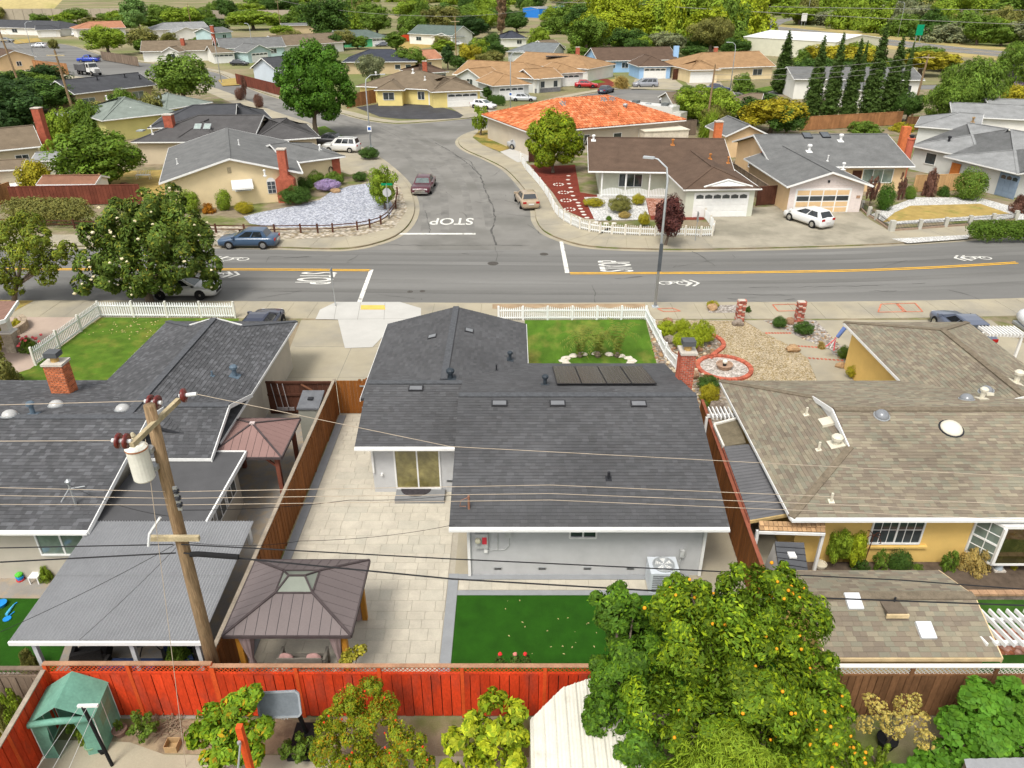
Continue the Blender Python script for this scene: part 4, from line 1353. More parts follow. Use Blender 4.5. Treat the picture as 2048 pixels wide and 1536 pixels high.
# picket fences
WPK = M('picket_white', (.74, .75, .74), .55, .04, 3, 20)
def pickets(name, label, pts, h, sp=.14, pw=.075, post=2.2, scallop=0., postmat=None, z0=.05, group=None):
 pts = [Vector((*p[:2], 0)) for p in pts]
 root = thing(name, label, 'fence', pts[0], group)
 for p0, p1 in zip(pts[:-1], pts[1:]):
  L = (p1 - p0).length
  d = (p1 - p0) / L
  a = atan2(d.y, d.x)
  m = max(1, round(L / post))
  k = int(L / sp)
  for i in range(k):
   t = (i + .5) / k
   c = p0 + d * (L * t)
   hh = h + scallop * abs(((t * m) % 1) - .5) * 2 - scallop * .5
   piece('picket', WPK, root, (c.x, c.y, z0 + hh / 2), (pw, .02, hh), a, 'picket')
  for i in range(m + 1):
   c = p0 + d * (L * i / m)
   piece('post', postmat or TRIM, root, (c.x, c.y, (h + .12) / 2), (.11, .11, h + .12), a)
  for z in (z0 + .12, h * .78):
   c = (p0 + p1) / 2
   n = Vector((-d.y, d.x, 0)) * -.03
   piece('rail', WPK, root, (c.x + n.x, c.y + n.y, z), (L, .035, .085), a)
 return root
pickets('picket_fence', 'white picket fence around the left front lawn', [G(72, 731), G(202, 634), G(471, 636)], 1.0, .15, .08)
pickets('picket_fence', 'white scalloped picket fence along the front and right of the main lawn', [G(997, 640), G(1291, 639), G(1306, 668), G(1330, 715), G(1352, 742)], .82, .125, .06, 1.5, .16, WPK)

# ---------------------------------------------------------------- gazebos
def gazebo(name, label, x0, x1, y0, y1, ze, zr, roofm, woodm, glass=None, nstrip=11, curtains=False):
 cx, cy = (x0 + x1) / 2, (y0 + y1) / 2
 root = thing(name, label, 'gazebo', (cx, cy, 0))
 ri = .12 if glass else .02
 hx, hy = (x1 - x0) / 2, (y1 - y0) / 2
 f = .30 if glass else 0.02         # size of the glazed top as a fraction
 def cor(k):
  z = ze + (zr - ze) * (1 - k)
  return [Vector((cx - hx * k, cy - hy * k, z)), Vector((cx + hx * k, cy - hy * k, z)), Vector((cx + hx * k, cy + hy * k, z)), Vector((cx - hx * k, cy + hy * k, z))]
 E, T = cor(1), cor(f)
 for s in range(4):
  a, b, c, d = E[s], E[(s + 1) % 4], T[(s + 1) % 4], T[s]
  ux = (b - a).normalized()
  nz = (b - a).cross(d - a).normalized()
  vy = nz.cross(ux)
  P = [((p - a).dot(ux), (p - a).dot(vy)) for p in (a, b, c, d)]
  L = (b - a).length
  ns = max(4, round(nstrip * L / (2 * hx)))
  for i in range(ns):
   q = clip([(L * i / ns + .008, 0), (L * (i + 1) / ns - .008, 0), (L * (i + 1) / ns - .008, 9), (L * i / ns + .008, 9)], P)
   if len(q) >= 3:
    MB().slab([a + ux * u + vy * v + nz * .012 for u, v in q], .025).build('roof_panel', roofm, root)
  MB().slab([a, b, c, d], .02).build('roof_backing', DARK, root)
 hip = MB()
 for s in range(4):
  hip.bar(E[s] + Vector((0, 0, .02)), T[s] + Vector((0, 0, .025)), .07, .05)
  hip.bar(E[s] - Vector((0, 0, .03)), E[(s + 1) % 4] - Vector((0, 0, .03)), .06, .1)
 hip.build('hip_caps', M(roofm.name + '_cap', (.07, .055, .055), .6), root)
 if glass:
  A = Vector((cx - hx * .13, cy, zr)); B = Vector((cx + hx * .13, cy, zr))
  gl = ((T[0], T[1], B, A), (T[1], T[2], B), (T[2], T[3], A, B), (T[3], T[0], A))
  for q in gl:
   MB().slab(list(q), .02).build('roof_light', glass, root)
  bar = MB()
  for p, q in ((T[0], A), (T[3], A), (T[1], B), (T[2], B), (A, B), (T[0], T[1]), (T[1], T[2]), (T[2], T[3]), (T[3], T[0])):
   bar.bar(p + Vector((0, 0, .015)), q + Vector((0, 0, .015)), .05, .04)
  bar.build('roof_light_bars', MATS[roofm.name + '_cap'], root)
 else:
  MB().box(cx - .1, cy - .08, zr - .03, cx + .1, cy + .08, zr + .06).build('finial', M('pale_cap', (.5, .42, .4), .6), root)
 for i, (x, y) in enumerate(((x0 + .3, y0 + .3), (x1 - .3, y0 + .3), (x1 - .3, y1 - .3), (x0 + .3, y1 - .3))):
  piece('post', woodm, root, (x, y, ze / 2 - .05), (.16, .16, ze - .1))
  sx = 1 if x < cx else -1
  sy = 1 if y < cy else -1
  MB().bar((x, y, ze - .65), (x + sx * .55, y, ze - .12), .07, .09).bar((x, y, ze - .65), (x, y + sy * .55, ze - .12), .07, .09).build('brace', woodm, root)
  if curtains:
   b = MB()
   pr = []
   for k in range(24):
    t = 2 * pi * k / 24
    rr = 1 + .25 * cos(8 * t)
    pr.append((cos(t) * rr, sin(t) * rr))
   zs = [(.1, .15), (.6, .13), (1.05, .055), (1.5, .13), (2.1, .2)]
   vs, fs = [], []
   px_, py_ = x + sx * .22, y + sy * .02
   for z, r_ in zs:
    vs += [(px_ + c * r_, py_ + s_ * r_, z) for c, s_ in pr]
   for j in range(len(zs) - 1):
    for k in range(24):
     q, q2 = j * 24 + k, j * 24 + (k + 1) % 24
     fs.append((q, q2, q2 + 24, q + 24))
   b.add(vs, fs).build('curtain', M('mauve_fabric', (.36, .27, .26), .9, .1), root, smooth=True)
 for y in (y0 + .3, y1 - .3): piece('beam', woodm, root, (cx, y, ze - .1), (x1 - x0 - .5, .1, .16))
 for x in (x0 + .3, x1 - .3): piece('beam', woodm, root, (x, cy, ze - .1), (.1, y1 - y0 - .5, .16))
 return root
AMB = M('amber_wood', (.46, .21, .03), .6, .15, 2, 20, stretch=(1, 1, .3))
RBW = M('red_brown_wood', (.20, .07, .045), .7, .15, 2, 20)
gazebo('gazebo', 'mauve-brown metal gazebo with glazed top and curtains on the patio', -8.22, -4.57, 15.04, 18.17, 2.3, 3.1, M('mauve_metal', (.155, .128, .125), .55, .07, .8, 20), AMB, M('frosted_glass', (.22, .24, .20), .3, .06), 12, True)
gazebo('gazebo', 'pink-brown pyramid roof gazebo beside the left neighbour house', -11.95, -9.0, 24.0, 26.95, 2.3, 2.95, M('pink_brown_metal', (.235, .145, .130), .6, .07, .8, 20), RBW, None, 10)
# bench with two cushions under the gazebo
b = thing('garden_bench', 'grey slatted bench seen from behind under the mauve gazebo', 'bench', (-6.35, 15.9, 0))
GW = M('bench_grey', (.22, .20, .17), .7, .15)
for i in range(5): piece('back_slat', GW, b, (-6.35, 15.55 - .02 * i, .46 + i * .1), (1.35, .03, .085))
for i in range(4): piece('seat_slat', GW, b, (-6.35, 15.66 + i * .12, .42), (1.35, .1, .03))
for x in (-7.03, -5.67):
 piece('arm', GW, b, (x, 15.82, .66), (.08, .62, .04))
 for y in (15.56, 16.1): piece('leg', GW, b, (x, y, .33), (.07, .07, .66))
for x, a, l in ((-6.82, .35, 'pink cushion at the left end of the garden bench'), (-5.98, -.3, 'pink cushion at the right end of the garden bench')):
 c = MB(Matrix.Translation((x, 15.68, .66)) @ Matrix.Rotation(a, 4, 'Y'))
 c.blob((0, 0, 0), .24, .1, .22, 3, .06, 12, 8)
 tag(c.build('cushion', M('pink_fabric', (.50, .30, .28), .9, .12, 9, 50), None, True), l, 'cushion', 'bench cushions')
# ---------------------------------------------------------------- utility pole, wires
PW = M('pole_wood', (.29, .20, .115), .95, .42, 3., 16, bump=1., bscale=14, stretch=(3, 3, .22), col2=(.17, .11, .06), c2scale=3., c2lo=.5, c2hi=.62)
pole = thing('utility_pole', 'tall weathered wooden utility pole with white transformer rising behind the red fence', 'utility pole', (-8.45, 14.6, 0))
PXX = -8.35
MB().tube([(-8.48, 14.62, 0), (-8.42, 14.6, 4), (-8.33, 14.58, 8), (-8.25, 14.56, 10.15)], [.18, .165, .145, .128], 12).build('shaft', PW, pole, smooth=True)
piece('crossarm', M('crossarm_wood', (.42, .35, .22), .95, .25, 4, 25), pole, (0, 0, 0), (.1, 2.0, .12), mtx=Matrix.Translation((-8.18, 14.55, 9.72)) @ Matrix.Rotation(-.12, 4, 'Z'))
piece('crossarm', MATS['crossarm_wood'], pole, (-8.42, 14.38, 6.42), (1.25, .1, .14))
MAR = M('maroon_glaze', (.13, .018, .014), .25, .1, spec=.6)
PORC = M('porcelain', (.62, .63, .63), .3, .05)
def insulator(p, d, k=2):
 p, d = Vector(p), Vector(d).normalized()
 q = d.to_track_quat('Z', 'Y').to_matrix().to_4x4(); q.translation = p
 o = MB(q).lathe([(.05, 0), (.05, .42)], n=10).build('insulator', PORC, pole)
 for i in range(k):
  z = .1 + i * .17
  MB(q).lathe([(.05, z - .02), (.17, z - .02), (.18, z + .03), (.1, z + .07), (.05, z + .07)], n=14).build('disc', MAR, o, smooth=True)
insulator((-8.32, 13.62, 9.78), (-1, 0, .05)); insulator((-8.3, 15.2, 9.84), (-1, .1, .05)); insulator((-8.0, 15.5, 9.86), (1, .05, .1), 1)
tm = Matrix.Translation((-8.62, 14.22, 8.35))
t = MB(tm).lathe([(.21, 0), (.24, .04), (.24, .82), (.25, .84), (.25, .89), (.18, .94), (.02, .96)], n=20).build('transformer', M('transformer_white', (.68, .67, .60), .5, .06, 2, 20), pole, smooth=False)
MB(tm).lathe([(.05, .94), (.09, 1.0), (.05, 1.08), (.08, 1.12), (.04, 1.17), (.07, 1.2), (.03, 1.27)], n=10).build('bushing', M('beige_porcelain', (.45, .40, .28), .4), t)
MB(tm).lathe([(.252, .845), (.257, .86), (.252, .88)], n=20).build('band', M('rust_band', (.42, .16, .07), .8), t)
MB().box(-8.5, 14.3, 8.5, -8.33, 14.5, 8.62).box(-8.5, 14.3, 9.0, -8.33, 14.5, 9.12).build('bracket', STEEL, pole)
for i, z in enumerate((7.75, 7.55, 7.35)):
 MB().lathe([(.05, 0), (.08, .03), (.05, .06), (.08, .09), (.04, .13)], (-8.1, 14.45, z), 10).build('spool', DARK, pole)
MB().box(-8.16, 14.42, 7.25, -8.06, 14.47, 7.95).build('spool_rack', STEEL, pole)
MB().tube([(-8.1, 14.35, 5.92), (-7.9, 14.33, 5.95), (-6.9, 14.33, 5.85)], .07, 8).build('splice_case', RUBBER, pole)
MB().tube([(-8.6, 14.35, 7.1), (-8.9, 14.2, 6.7), (-8.95, 14.1, 6.4)], .035, 6).build('riser', PORC, pole)
COP = M('bare_wire', (.42, .35, .27), .6, .1)
BLK = M('black_cable', (.02, .02, .022), .6)
def wire(label, pts, r, mat, sag=0., name='overhead_wire'):
 line = []
 for a, b in zip(pts[:-1], pts[1:]):
  a, b = Vector(a), Vector(b)
  for i in range(14):
   t = i / 14
   q = a.lerp(b, t); q.z -= sag * 4 * t * (1 - t)
   line.append(q)
 line.append(Vector(pts[-1]))
 return tag(MB().tube(line, r, 5).build(name, mat), label, 'wire', 'overhead wires at the utility pole')
A_ = lambda u, v, Y=14.5: AY(u, v, Y)
wire('pale wire from the near insulator to the left edge, below the topmost one', [A_(-300, 884, 13.6), (-8.75, 13.62, 9.8)], .009, COP)
wire('pale topmost wire from the pole head to the left edge', [A_(-300, 818, 15.2), (-8.75, 15.25, 9.86)], .009, COP)
wire('pale wire from the pole head sloping across both roofs to the right edge', [(-7.6, 15.52, 9.9), A_(900, 893, 15.5), A_(2400, 972, 15.5)], .008, COP)
for i, (l, v0, v1, v2, v3) in enumerate((('upper', 960, 940, 968, 1012), ('middle', 978, 955, 985, 1026), ('lower', 1000, 970, 998, 1042))):
 wire('%s of three pale wires running left from the pole' % l, [A_(-300, v0 + 8), (-8.3, 14.45, 7.8 - .2 * i)], .008, COP)
 wire('%s of three pale wires running right over the main roof' % l, [(-8.1, 14.45, 7.8 - .2 * i), A_(1100, v2 + 2), A_(2400, v3 + 12)], .008, COP)
wire('upper black cable left of the pole above the corrugated patio cover', [A_(-300, 1102), (-8.5, 14.4, 6.2)], .016, BLK)
wire('upper black cable running right from the pole over the gazebo', [(-8.3, 14.4, 6.2), A_(905, 1118), A_(1800, 1160), A_(2400, 1205)], .017, BLK)
wire('lower black cable left of the pole above the corrugated patio cover', [A_(-300, 1140), (-8.5, 14.4, 5.92)], .02, BLK)
wire('lower thick black cable running right from the pole into the orange tree', [(-8.3, 14.4, 5.92), A_(905, 1158), A_(1400, 1187), A_(2400, 1224)], .022, BLK)
wire('thin dark drop line from the pole to the meter of the main house', [(-8.3, 14.5, 6.2), G(600, 1082, 4.4), (-1.9, 19.4, 2.75)], .007, BLK, .15)
wire('thin twisted line from the pole to the roof mast of the main house', [(-8.2, 14.5, 7.2), G(700, 1000, 4.6), MAIN.onroof(938, 1010)[0] + Vector((0, 0, .5))], .008, BLK, .1)
wire('thin line from the pole down to the left roof mast', [(-8.4, 14.5, 7.0), LEFT.onroof(152, 1010)[0] + Vector((0, 0, .85))], .008, BLK, .2)
wire('dark drop line from the pole toward the lower left edge, upper one', [(-8.45, 14.4, 6.2), A_(-60, 1290, 12.6)], .007, BLK, .1)
wire('dark drop line from the pole across the patio cover to its front edge', [(-8.45, 14.4, 6.1), (-12.2, 14.9, 2.3)], .006, BLK, .05)
wire('thin guy line running straight down beside the pole to the near yard', [(-8.4, 14.3, 9.4), AY(372, 1536, 12.6)], .008, COP)
# ---------------------------------------------------------------- things around the rear yards
ac = thing('air_conditioner', 'white outdoor air conditioner with fan grille against the grey rear wall', 'air conditioner', (5.2, 19.4, 0))
ACW = M('ac_enamel', (.56, .60, .64), .5, .05)
MB().box(4.72, 19.0, .05, 5.72, 19.85, .95).build('cabinet', ACW, ac)
MB().lathe([(.36, .0), (.38, .03), (.38, .05), (.33, .055)], (5.22, 19.42, .952), 24).build('fan_ring', M('ac_ring', (.35, .37, .38), .5), ac)
for k in range(5):
 t = 2 * pi * k / 5
 MB().add([(5.22, 19.42, 1.012), (5.22 + .3 * cos(t), 19.42 + .3 * sin(t), 1.01), (5.22 + .3 * cos(t + .7), 19.42 + .3 * sin(t + .7), 1.016)], [(0, 1, 2)]).build('fan_blade', WHITE, ac)
g = MB()
for r_ in (.1, .18, .26, .33): g.tube([(5.22 + r_ * cos(2 * pi * i / 20), 19.42 + r_ * sin(2 * pi * i / 20), 1.04) for i in range(21)], .006, 4, cap=False)
for k in range(6): g.tube([(5.22, 19.42, 1.045), (5.22 + .36 * cos(k * pi / 3), 19.42 + .36 * sin(k * pi / 3), 1.03)], .006, 4)
g.build('fan_guard', STEEL, ac)
sl = MB()
for k in range(9): sl.box(4.8, 18.985, .15 + k * .085, 5.64, 18.998, .19 + k * .085)
sl.build('side_louvres', M('ac_dark', (.2, .21, .22), .6), ac)
MB().box(5.85, 19.8, .95, 6.0, 19.92, 1.25).tube([(5.92, 19.86, .95), (5.85, 19.82, .5), (5.7, 19.7, .4)], .015).build('disconnect_box', MATS['meter_grey'], ac)
# greenhouse
gh = thing('greenhouse', 'small green plastic walk-in greenhouse with open front in the near left corner', 'greenhouse', G(165, 1480))
gx, gy = -12.0, 13.5
GREEN = M('green_plastic', (.24, .50, .39), .35, .14, 2.2, 14, transl=.4)
w2, d2, hw, hr = .8, .55, 1.45, 1.98
fr = Matrix.Translation((gx, gy, 0)) @ Matrix.Rotation(radians(7), 4, 'Z')
MB(fr).poly([(-w2, -d2, 0), (-w2, d2, 0), (-w2, d2, hw), (-w2, -d2, hw)]).poly([(w2, d2, 0), (w2, -d2, 0), (w2, -d2, hw), (w2, d2, hw)]).poly([(w2, d2, 0), (w2, d2, hw), (0, d2, hr), (-w2, d2, hw), (-w2, d2, 0)]).build('side_cover', GREEN, gh)
MB(fr).poly([(-w2 - .03, -d2 - .04, hw), (0, -d2 - .04, hr + .02), (0, d2 + .03, hr + .02), (-w2 - .03, d2 + .03, hw)]).build('roof_cover', GREEN, gh)
MB(fr).poly([(w2 + .03, -d2 - .04, hw), (w2 + .03, d2 + .03, hw), (0, d2 + .03, hr + .021), (0, -d2 - .04, hr + .021)]).build('roof_cover', GREEN, gh)
MB(fr).poly([(-w2, -d2, 0), (-w2 + .42, -d2 - .05, 0), (-w2 + .36, -d2 - .04, .8), (-w2 + .42, -d2 - .02, hw - .1), (-w2, -d2, hw)]).build('front_flap', GREEN, gh)
MB(fr).poly([(w2 - .45, -d2 - .05, 0), (w2, -d2, 0), (w2, -d2, hw), (w2 - .5, -d2 - .04, hw - .1), (w2 - .4, -d2 - .05, .8)]).build('front_flap', GREEN, gh)
MB(fr).tube([(-w2 + .05, -d2 - .1, hw + .05), (0, -d2 - .12, hw + .12), (w2 - .05, -d2 - .1, hw + .05)], .09, 8).build('rolled_door', GREEN, gh, smooth=True)
MB(fr).poly([(w2 + .005, -.3, .75), (w2 + .005, .35, .75), (w2 + .005, .35, 1.15), (w2 + .005, -.3, 1.15)]).build('mesh_window', M('mesh_green', (.2, .38, .26), .6), gh)
f_ = MB(fr)
for y in (-d2, 0, d2):
 f_.tube([(-w2, y, 0), (-w2, y, hw), (0, y, hr), (w2, y, hw), (w2, y, 0)], .014, 6)
for x, z in ((-w2, hw), (w2, hw), (0, hr)): f_.tube([(x, -d2, z), (x, d2, z)], .014, 6)
f_.build('frame', WHITE, gh)
# basketball hoop seen from behind
bh = thing('basketball_hoop', 'portable basketball hoop with grey backboard seen from behind near the red fence', 'basketball hoop', G(600, 1500))
b0 = G(603, 1500); B1 = AY(574, 1400, 12.2)
MB().box(b0.x - .3, b0.y - .35, 0, b0.x + .35, b0.y + .75, .16).lathe([(.3, 0), (.3, .15), (.2, .2)], (b0.x, b0.y, .0), 12).build('base', RUBBER, bh)
MB().tube([(b0.x + .05, b0.y + .45, .1), (b0.x - .02, b0.y + .2, 1.6), (b0.x - .2, b0.y + .0, 2.1)], .06, 8).build('pole', RUBBER, bh)
bx, by, bz = b0.x - .28, b0.y - .1, 2.02
fr = Matrix.Translation((bx, by, bz)) @ Matrix.Rotation(radians(-4), 4, 'Y') @ Matrix.Rotation(radians(-18), 4, 'X')
q = [(-.55 + .08, -.36), (.55 - .08, -.36), (.55, -.28), (.55, .28), (.47, .36), (-.47, .36), (-.55, .28), (-.55, -.28)]
m2 = MB(fr @ Matrix.Rotation(pi / 2, 4, 'X')); m2.prism(q, -.025, .025); m2.build('backboard', M('grey_plastic', (.15, .17, .19), .5, .12, 3, 20), bh)
m3 = MB(fr @ Matrix.Rotation(pi / 2, 4, 'X'))
for a, e in zip(q, q[1:] + q[:1]): m3.bar((*a, .03), (*e, .03), .05, .05)
m3.build('backboard_rim', M('grey_plastic2', (.26, .28, .30), .5), bh)
MB(fr).tube([(.23 * cos(2 * pi * i / 16), .34 + .23 * sin(2 * pi * i / 16), -.3) for i in range(17)], .012, 5, cap=False).build('rim', M('rim_orange', (.5, .12, .03), .5), bh)
nt_ = MB(fr)
for i in range(12):
 t, t2 = 2 * pi * i / 12, 2 * pi * (i + 1) / 12
 nt_.tube([(.23 * cos(t), .34 + .23 * sin(t), -.3), (.15 * cos(t2), .34 + .15 * sin(t2), -.6)], .008, 4).tube([(.23 * cos(t2), .34 + .23 * sin(t2), -.3), (.15 * cos(t), .34 + .15 * sin(t), -.6)], .008, 4)
nt_.build('net', WHITE, bh)
# red post with brace and clothes lines
rp = thing('clothes_post', 'red wooden clothes post with a pipe brace at the bottom edge', 'post', G(490, 1640))
t_ = AY(478, 1452, 9.6)
MB().bar((t_.x, 9.6, 0), (t_.x, 9.6, t_.z), .12, .12).build('post', REDO, rp)
MB().tube([(t_.x, 9.5, t_.z - .35), (t_.x - .1, 9.1, t_.z - 1.2)], .022, 6).lathe([(.04, 0), (.04, .05)], (t_.x - .02, 9.48, t_.z - .37), 8).build('pipe_brace', STEEL, rp)
tp = thing('clothes_line_post', 'black T-shaped clothes line post inside the greenhouse front', 'post', G(200, 1500))
q = AY(165, 1412, 12.6)
MB().tube([(q.x, 12.6, q.z), (q.x + .1, 12.65, 0)], .045, 8).build('post', RUBBER, tp)
MB().bar((q.x - .12, 12.6, q.z), (q.x + .4, 12.6, q.z + .02), .07, .07).build('cross_bar', WHITE, tp)
for i, (u, v) in enumerate(((30, 1600), (70, 1600), (110, 1600))):
 e = AY(u, v, 9.3)
 tag(MB().tube([(q.x - .08 + .22 * i, 12.55, q.z), e], .006, 4).build('clothes_line', WHITE), '%s of three white clothes lines at the lower left' % ('leftmost', 'middle', 'rightmost')[i], 'clothes line', 'clothes lines')
# pots
def pot(u, v, r, hgt, mat, label, name='plant_pot', z=0.):
 p = G(u, v, z)
 t = thing(name, label, 'pot', (p.x, p.y, z))
 MB().lathe([(r * .72, 0), (r * .98, hgt * .85), (r * 1.08, hgt * .86), (r * 1.08, hgt), (r * .95, hgt), (r * .93, hgt * .88)], (p.x, p.y, z), 14).build('pot_body', mat, t, smooth=False)
 MB().lathe([(r * .92, hgt * .85), (r * .9, hgt * .87)], (p.x, p.y, z), 12).build('potting_soil', SOIL, t)
 return p
TERR = M('terracotta', (.36, .17, .10), .85, .12)
pot(187, 1500, .17, .26, M('sage_pot', (.22, .36, .22), .6), 'sage green plastic pot on the paving before the greenhouse')
pot(206, 1506, .09, .16, RUBBER, 'small black pot beside the sage green pot')
pot(242, 1468, .19, .22, M('brown_pot', (.22, .14, .11), .8), 'brown bowl pot with a small plant right of the greenhouse')
pot(10, 1450, .2, .3, RUBBER, 'large black pot on a saucer at the left edge')
pot(1770, 1492, .26, .34, RUBBER, 'large black nursery pot under the yellow-leaved shrub')
pot(1638, 1142, .2, .36, M('cream_urn', (.58, .53, .42), .7, .08), 'round cream urn beside the dark shed at the yellow wall', 'urn')
pot(1858, 1146, .14, .18, RUBBER, 'small black pot in the bed under the yellow wall')
# scrap box, sticks
bx_ = G(347, 1496)
o = thing('cardboard_box', 'torn open cardboard box on the dirt near the left shrub', 'box', bx_)
CB = M('cardboard', (.42, .28, .14), .9, .15)
for a, s_ in (((0, -.15, .12), (.34, .012, .24)), ((0, .15, .12), (.34, .012, .24)), ((-.17, 0, .12), (.012, .29, .24)), ((.17, 0, .12), (.012, .29, .24))):
 piece('box_side', CB, o, (bx_.x + a[0], bx_.y + a[1], a[2]), s_, .0)
piece('box_bottom', CB, o, (bx_.x, bx_.y, .012), (.33, .29, .012))
r = random.Random(9)
tw = MB()
for i in range(40):
 p = G(r.uniform(310, 370), r.uniform(1440, 1470)); a = r.uniform(0, pi)
 tw.tube([(p.x - .3 * cos(a), p.y - .3 * sin(a), .03), (p.x + .3 * cos(a), p.y + .3 * sin(a), .05 + r.random() * .12)], .01, 4)
tag(tw.build('twig_pile', M('dry_twig', (.22, .16, .11), .95), kind='stuff'), 'pile of dry twigs beside the red fence', 'twigs')
# corrugated white metal lean-to in the near yard
ct = thing('metal_shed', 'white ribbed metal shed roof at the bottom edge left of the orange tree', 'shed', G(1160, 1520))
b = MB()
WM = M('white_corrugated', (.60, .58, .50), .5, .1, .8, 18, col2=(.42, .38, .3), c2scale=1.2, c2lo=.6, c2hi=.8)
nst, zs_ = 30, lambda t: 1.95 + .35 * sin(pi * .5 * min(1, t * 1.15))
xl_, xr_ = G(1060, 1440, 1.95).x, G(1060, 1440, 1.95).x + 2.9
yf = [G(1060, 1440, 1.95).y, G(1118, 1375, 2.15).y, G(1205, 1350, 2.3).y]
def yfar(t): return yf[0] + (yf[1] - yf[0]) * min(1, t / .3) if t < .3 else yf[1] + (yf[2] - yf[1]) * min(1, (t - .3) / .35)
for i in range(nst):
 a, e = i / nst, (i + 1) / nst
 m_ = (a + e) / 2
 up = .04 if i % 3 == 0 else .015
 P_ = lambda t, y, dz=0: (xl_ + (xr_ - xl_) * t, y, zs_(t) + dz)
 b.poly([P_(a, 9.5), P_(m_, 9.5, up), P_(m_, yfar(m_), up), P_(a, yfar(a))]); b.poly([P_(m_, 9.5, up), P_(e, 9.5), P_(e, yfar(e)), P_(m_, yfar(m_), up)])
b.build('ribbed_roof', WM, ct)
w_ = MB()
for i in range(nst):
 a, e = i / nst, (i + 1) / nst
 w_.poly([(*P_(a, yfar(a))[:2], 0), (*P_(e, yfar(e))[:2], 0), P_(e, yfar(e), -.01), P_(a, yfar(a), -.01)])
w_.poly([(xl_, 9.5, 0), (xl_, yf[0], 0), (xl_, yf[0], 1.94), (xl_, 9.5, 1.94)]).build('shed_wall', WM, ct)
cs = thing('metal_shed', 'corner of a grey corrugated roof at the bottom right', 'shed', G(2000, 1600))
b = MB()
a0, a1, a2, a3 = G(1928, 1518, 1.6), G(1960, 1640, 1.6), G(2200, 1640, 1.6), G(2200, 1512, 1.6)
for i in range(24):
 p, q = a0.lerp(a3, i / 24), a0.lerp(a3, (i + 1) / 24); s_, t_ = a1.lerp(a2, i / 24), a1.lerp(a2, (i + 1) / 24)
 z0 = Vector((0, 0, .02 * (i % 2))); z1 = Vector((0, 0, .02 * ((i + 1) % 2)))
 b.poly([p + z0, s_ + z0, t_ + z1, q + z1])
b.build('corrugated_roof', MATS['corrugated_grey'], cs)
for p_ in (a0, a1): piece('post', GRYW, cs, (p_.x + .08, p_.y - .05, .78), (.08, .08, 1.55))
# furniture under the corrugated patio cover
def sofa(label, x, y, w, d, mat, leg, rot=0.):
 t = thing('outdoor_sofa', label, 'sofa', (0, 0, 0))
 MB().box(-w / 2, -d / 2, .12, w / 2, d / 2, .3).build('frame', leg, t)
 MB().box(-w / 2 + .05, -d / 2 + .08, .301, w / 2 - .05, d / 2 - .03, .45).build('seat_cushion', mat, t)
 MB().box(-w / 2, -d / 2 - .02, .3, w / 2, -d / 2 + .12, .82).build('backrest', mat, t)
 for sx in (-1, 1):
  MB().box(sx * (w / 2 + .04) - .05, -d / 2, .1, sx * (w / 2 + .04) + .05, d / 2, .6).build('arm', leg, t)
 t.location = (x, y, 0); t.rotation_euler = (0, 0, rot)
 return t
NAVY = M('navy_fabric', (.03, .05, .12), .9, .15)
WICK = M('dark_wicker', (.035, .033, .032), .85, .3, 30, 90)
sofa('navy cushioned sofa under the front edge of the patio cover', -11.4, 15.55, 1.7, .7, NAVY, WICK)
sofa('dark wicker armchair under the patio cover, left of the navy sofa', -13.0, 16.1, .85, .75, WICK, WICK, .3)
sofa('navy armchair beside the white post under the patio cover', -10.2, 16.0, .75, .75, NAVY, WICK, -2.6)
tb = thing('patio_table', 'dark round patio table under the patio cover', 'table', (-11.5, 16.6, 0))
MB().lathe([(.45, .6), (.45, .64), (.02, .645)], (-11.5, 16.6, 0), 16).build('table_top', DARK, tb)
for k in range(3): MB().tube([(-11.5, 16.6, .6), (-11.5 + .35 * cos(k * 2.1), 16.6 + .35 * sin(k * 2.1), 0)], .02, 5).build('leg', DARK, tb)
for x, l in ((-12.05, 'left'), (-10.8, 'right')):
 tag(MB(Matrix.Translation((x, 15.5, .55))).blob((0, 0, 0), .2, .1, .16, 2, .06, 10, 6).build('cushion', M('teal_fabric', (.16, .40, .40), .9, .1), None, True), 'teal cushion at the %s end of the navy sofa' % l, 'cushion', 'sofa cushions')
# children's things by the left wall
ch = thing('toy_chair', 'small white plastic chair beside the beige wall on the left', 'chair', G(75, 1165))
p = G(75, 1162)
MB().box(p.x - .17, p.y - .17, .27, p.x + .17, p.y + .17, .3).build('seat', WHITE, ch)
MB().box(p.x - .17, p.y + .15, .3, p.x + .17, p.y + .18, .36).box(p.x - .17, p.y + .15, .5, p.x + .17, p.y + .18, .58).box(p.x - .03, p.y + .15, .36, p.x + .03, p.y + .18, .5).build('backrest', WHITE, ch)
for sx in (-1, 1):
 for sy in (-1, 1): piece('leg', WHITE, ch, (p.x + sx * .15, p.y + sy * .15, .14), (.04, .04, .27))
TB = M('toy_blue', (.02, .24, .62), .5); TG = M('toy_green', (.10, .48, .05), .5); TR_ = M('toy_red', (.5, .05, .04), .5)
t = thing('toy_bucket', 'green and blue toy bucket beside the beige wall', 'toy', G(42, 1160)); p = G(42, 1160)
MB().lathe([(.09, 0), (.13, .18)], p, 10).build('bucket', TB, t); MB().lathe([(.14, .0), (.14, .05)], p, 10).build('base_ring', TR_, t); MB().blob((p.x, p.y, .25), .13, .12, .09, 2, .1).build('lid', TG, t)
t = thing('toy_bat', 'light blue toy bat lying on the left turf', 'toy', G(20, 1222)); p = G(14, 1232); q = G(30, 1210)
MB().tube([(p.x, p.y, .06), p.lerp(q, .5) + Vector((0, 0, .06)), (q.x, q.y, .05)], [.05, .045, .018], 8).build('barrel', M('toy_sky', (.1, .45, .7), .5), t); MB().tube([(q.x, q.y, .05), (q.x + .05, q.y + .07, .05)], .02, 6).build('grip', TB, t)
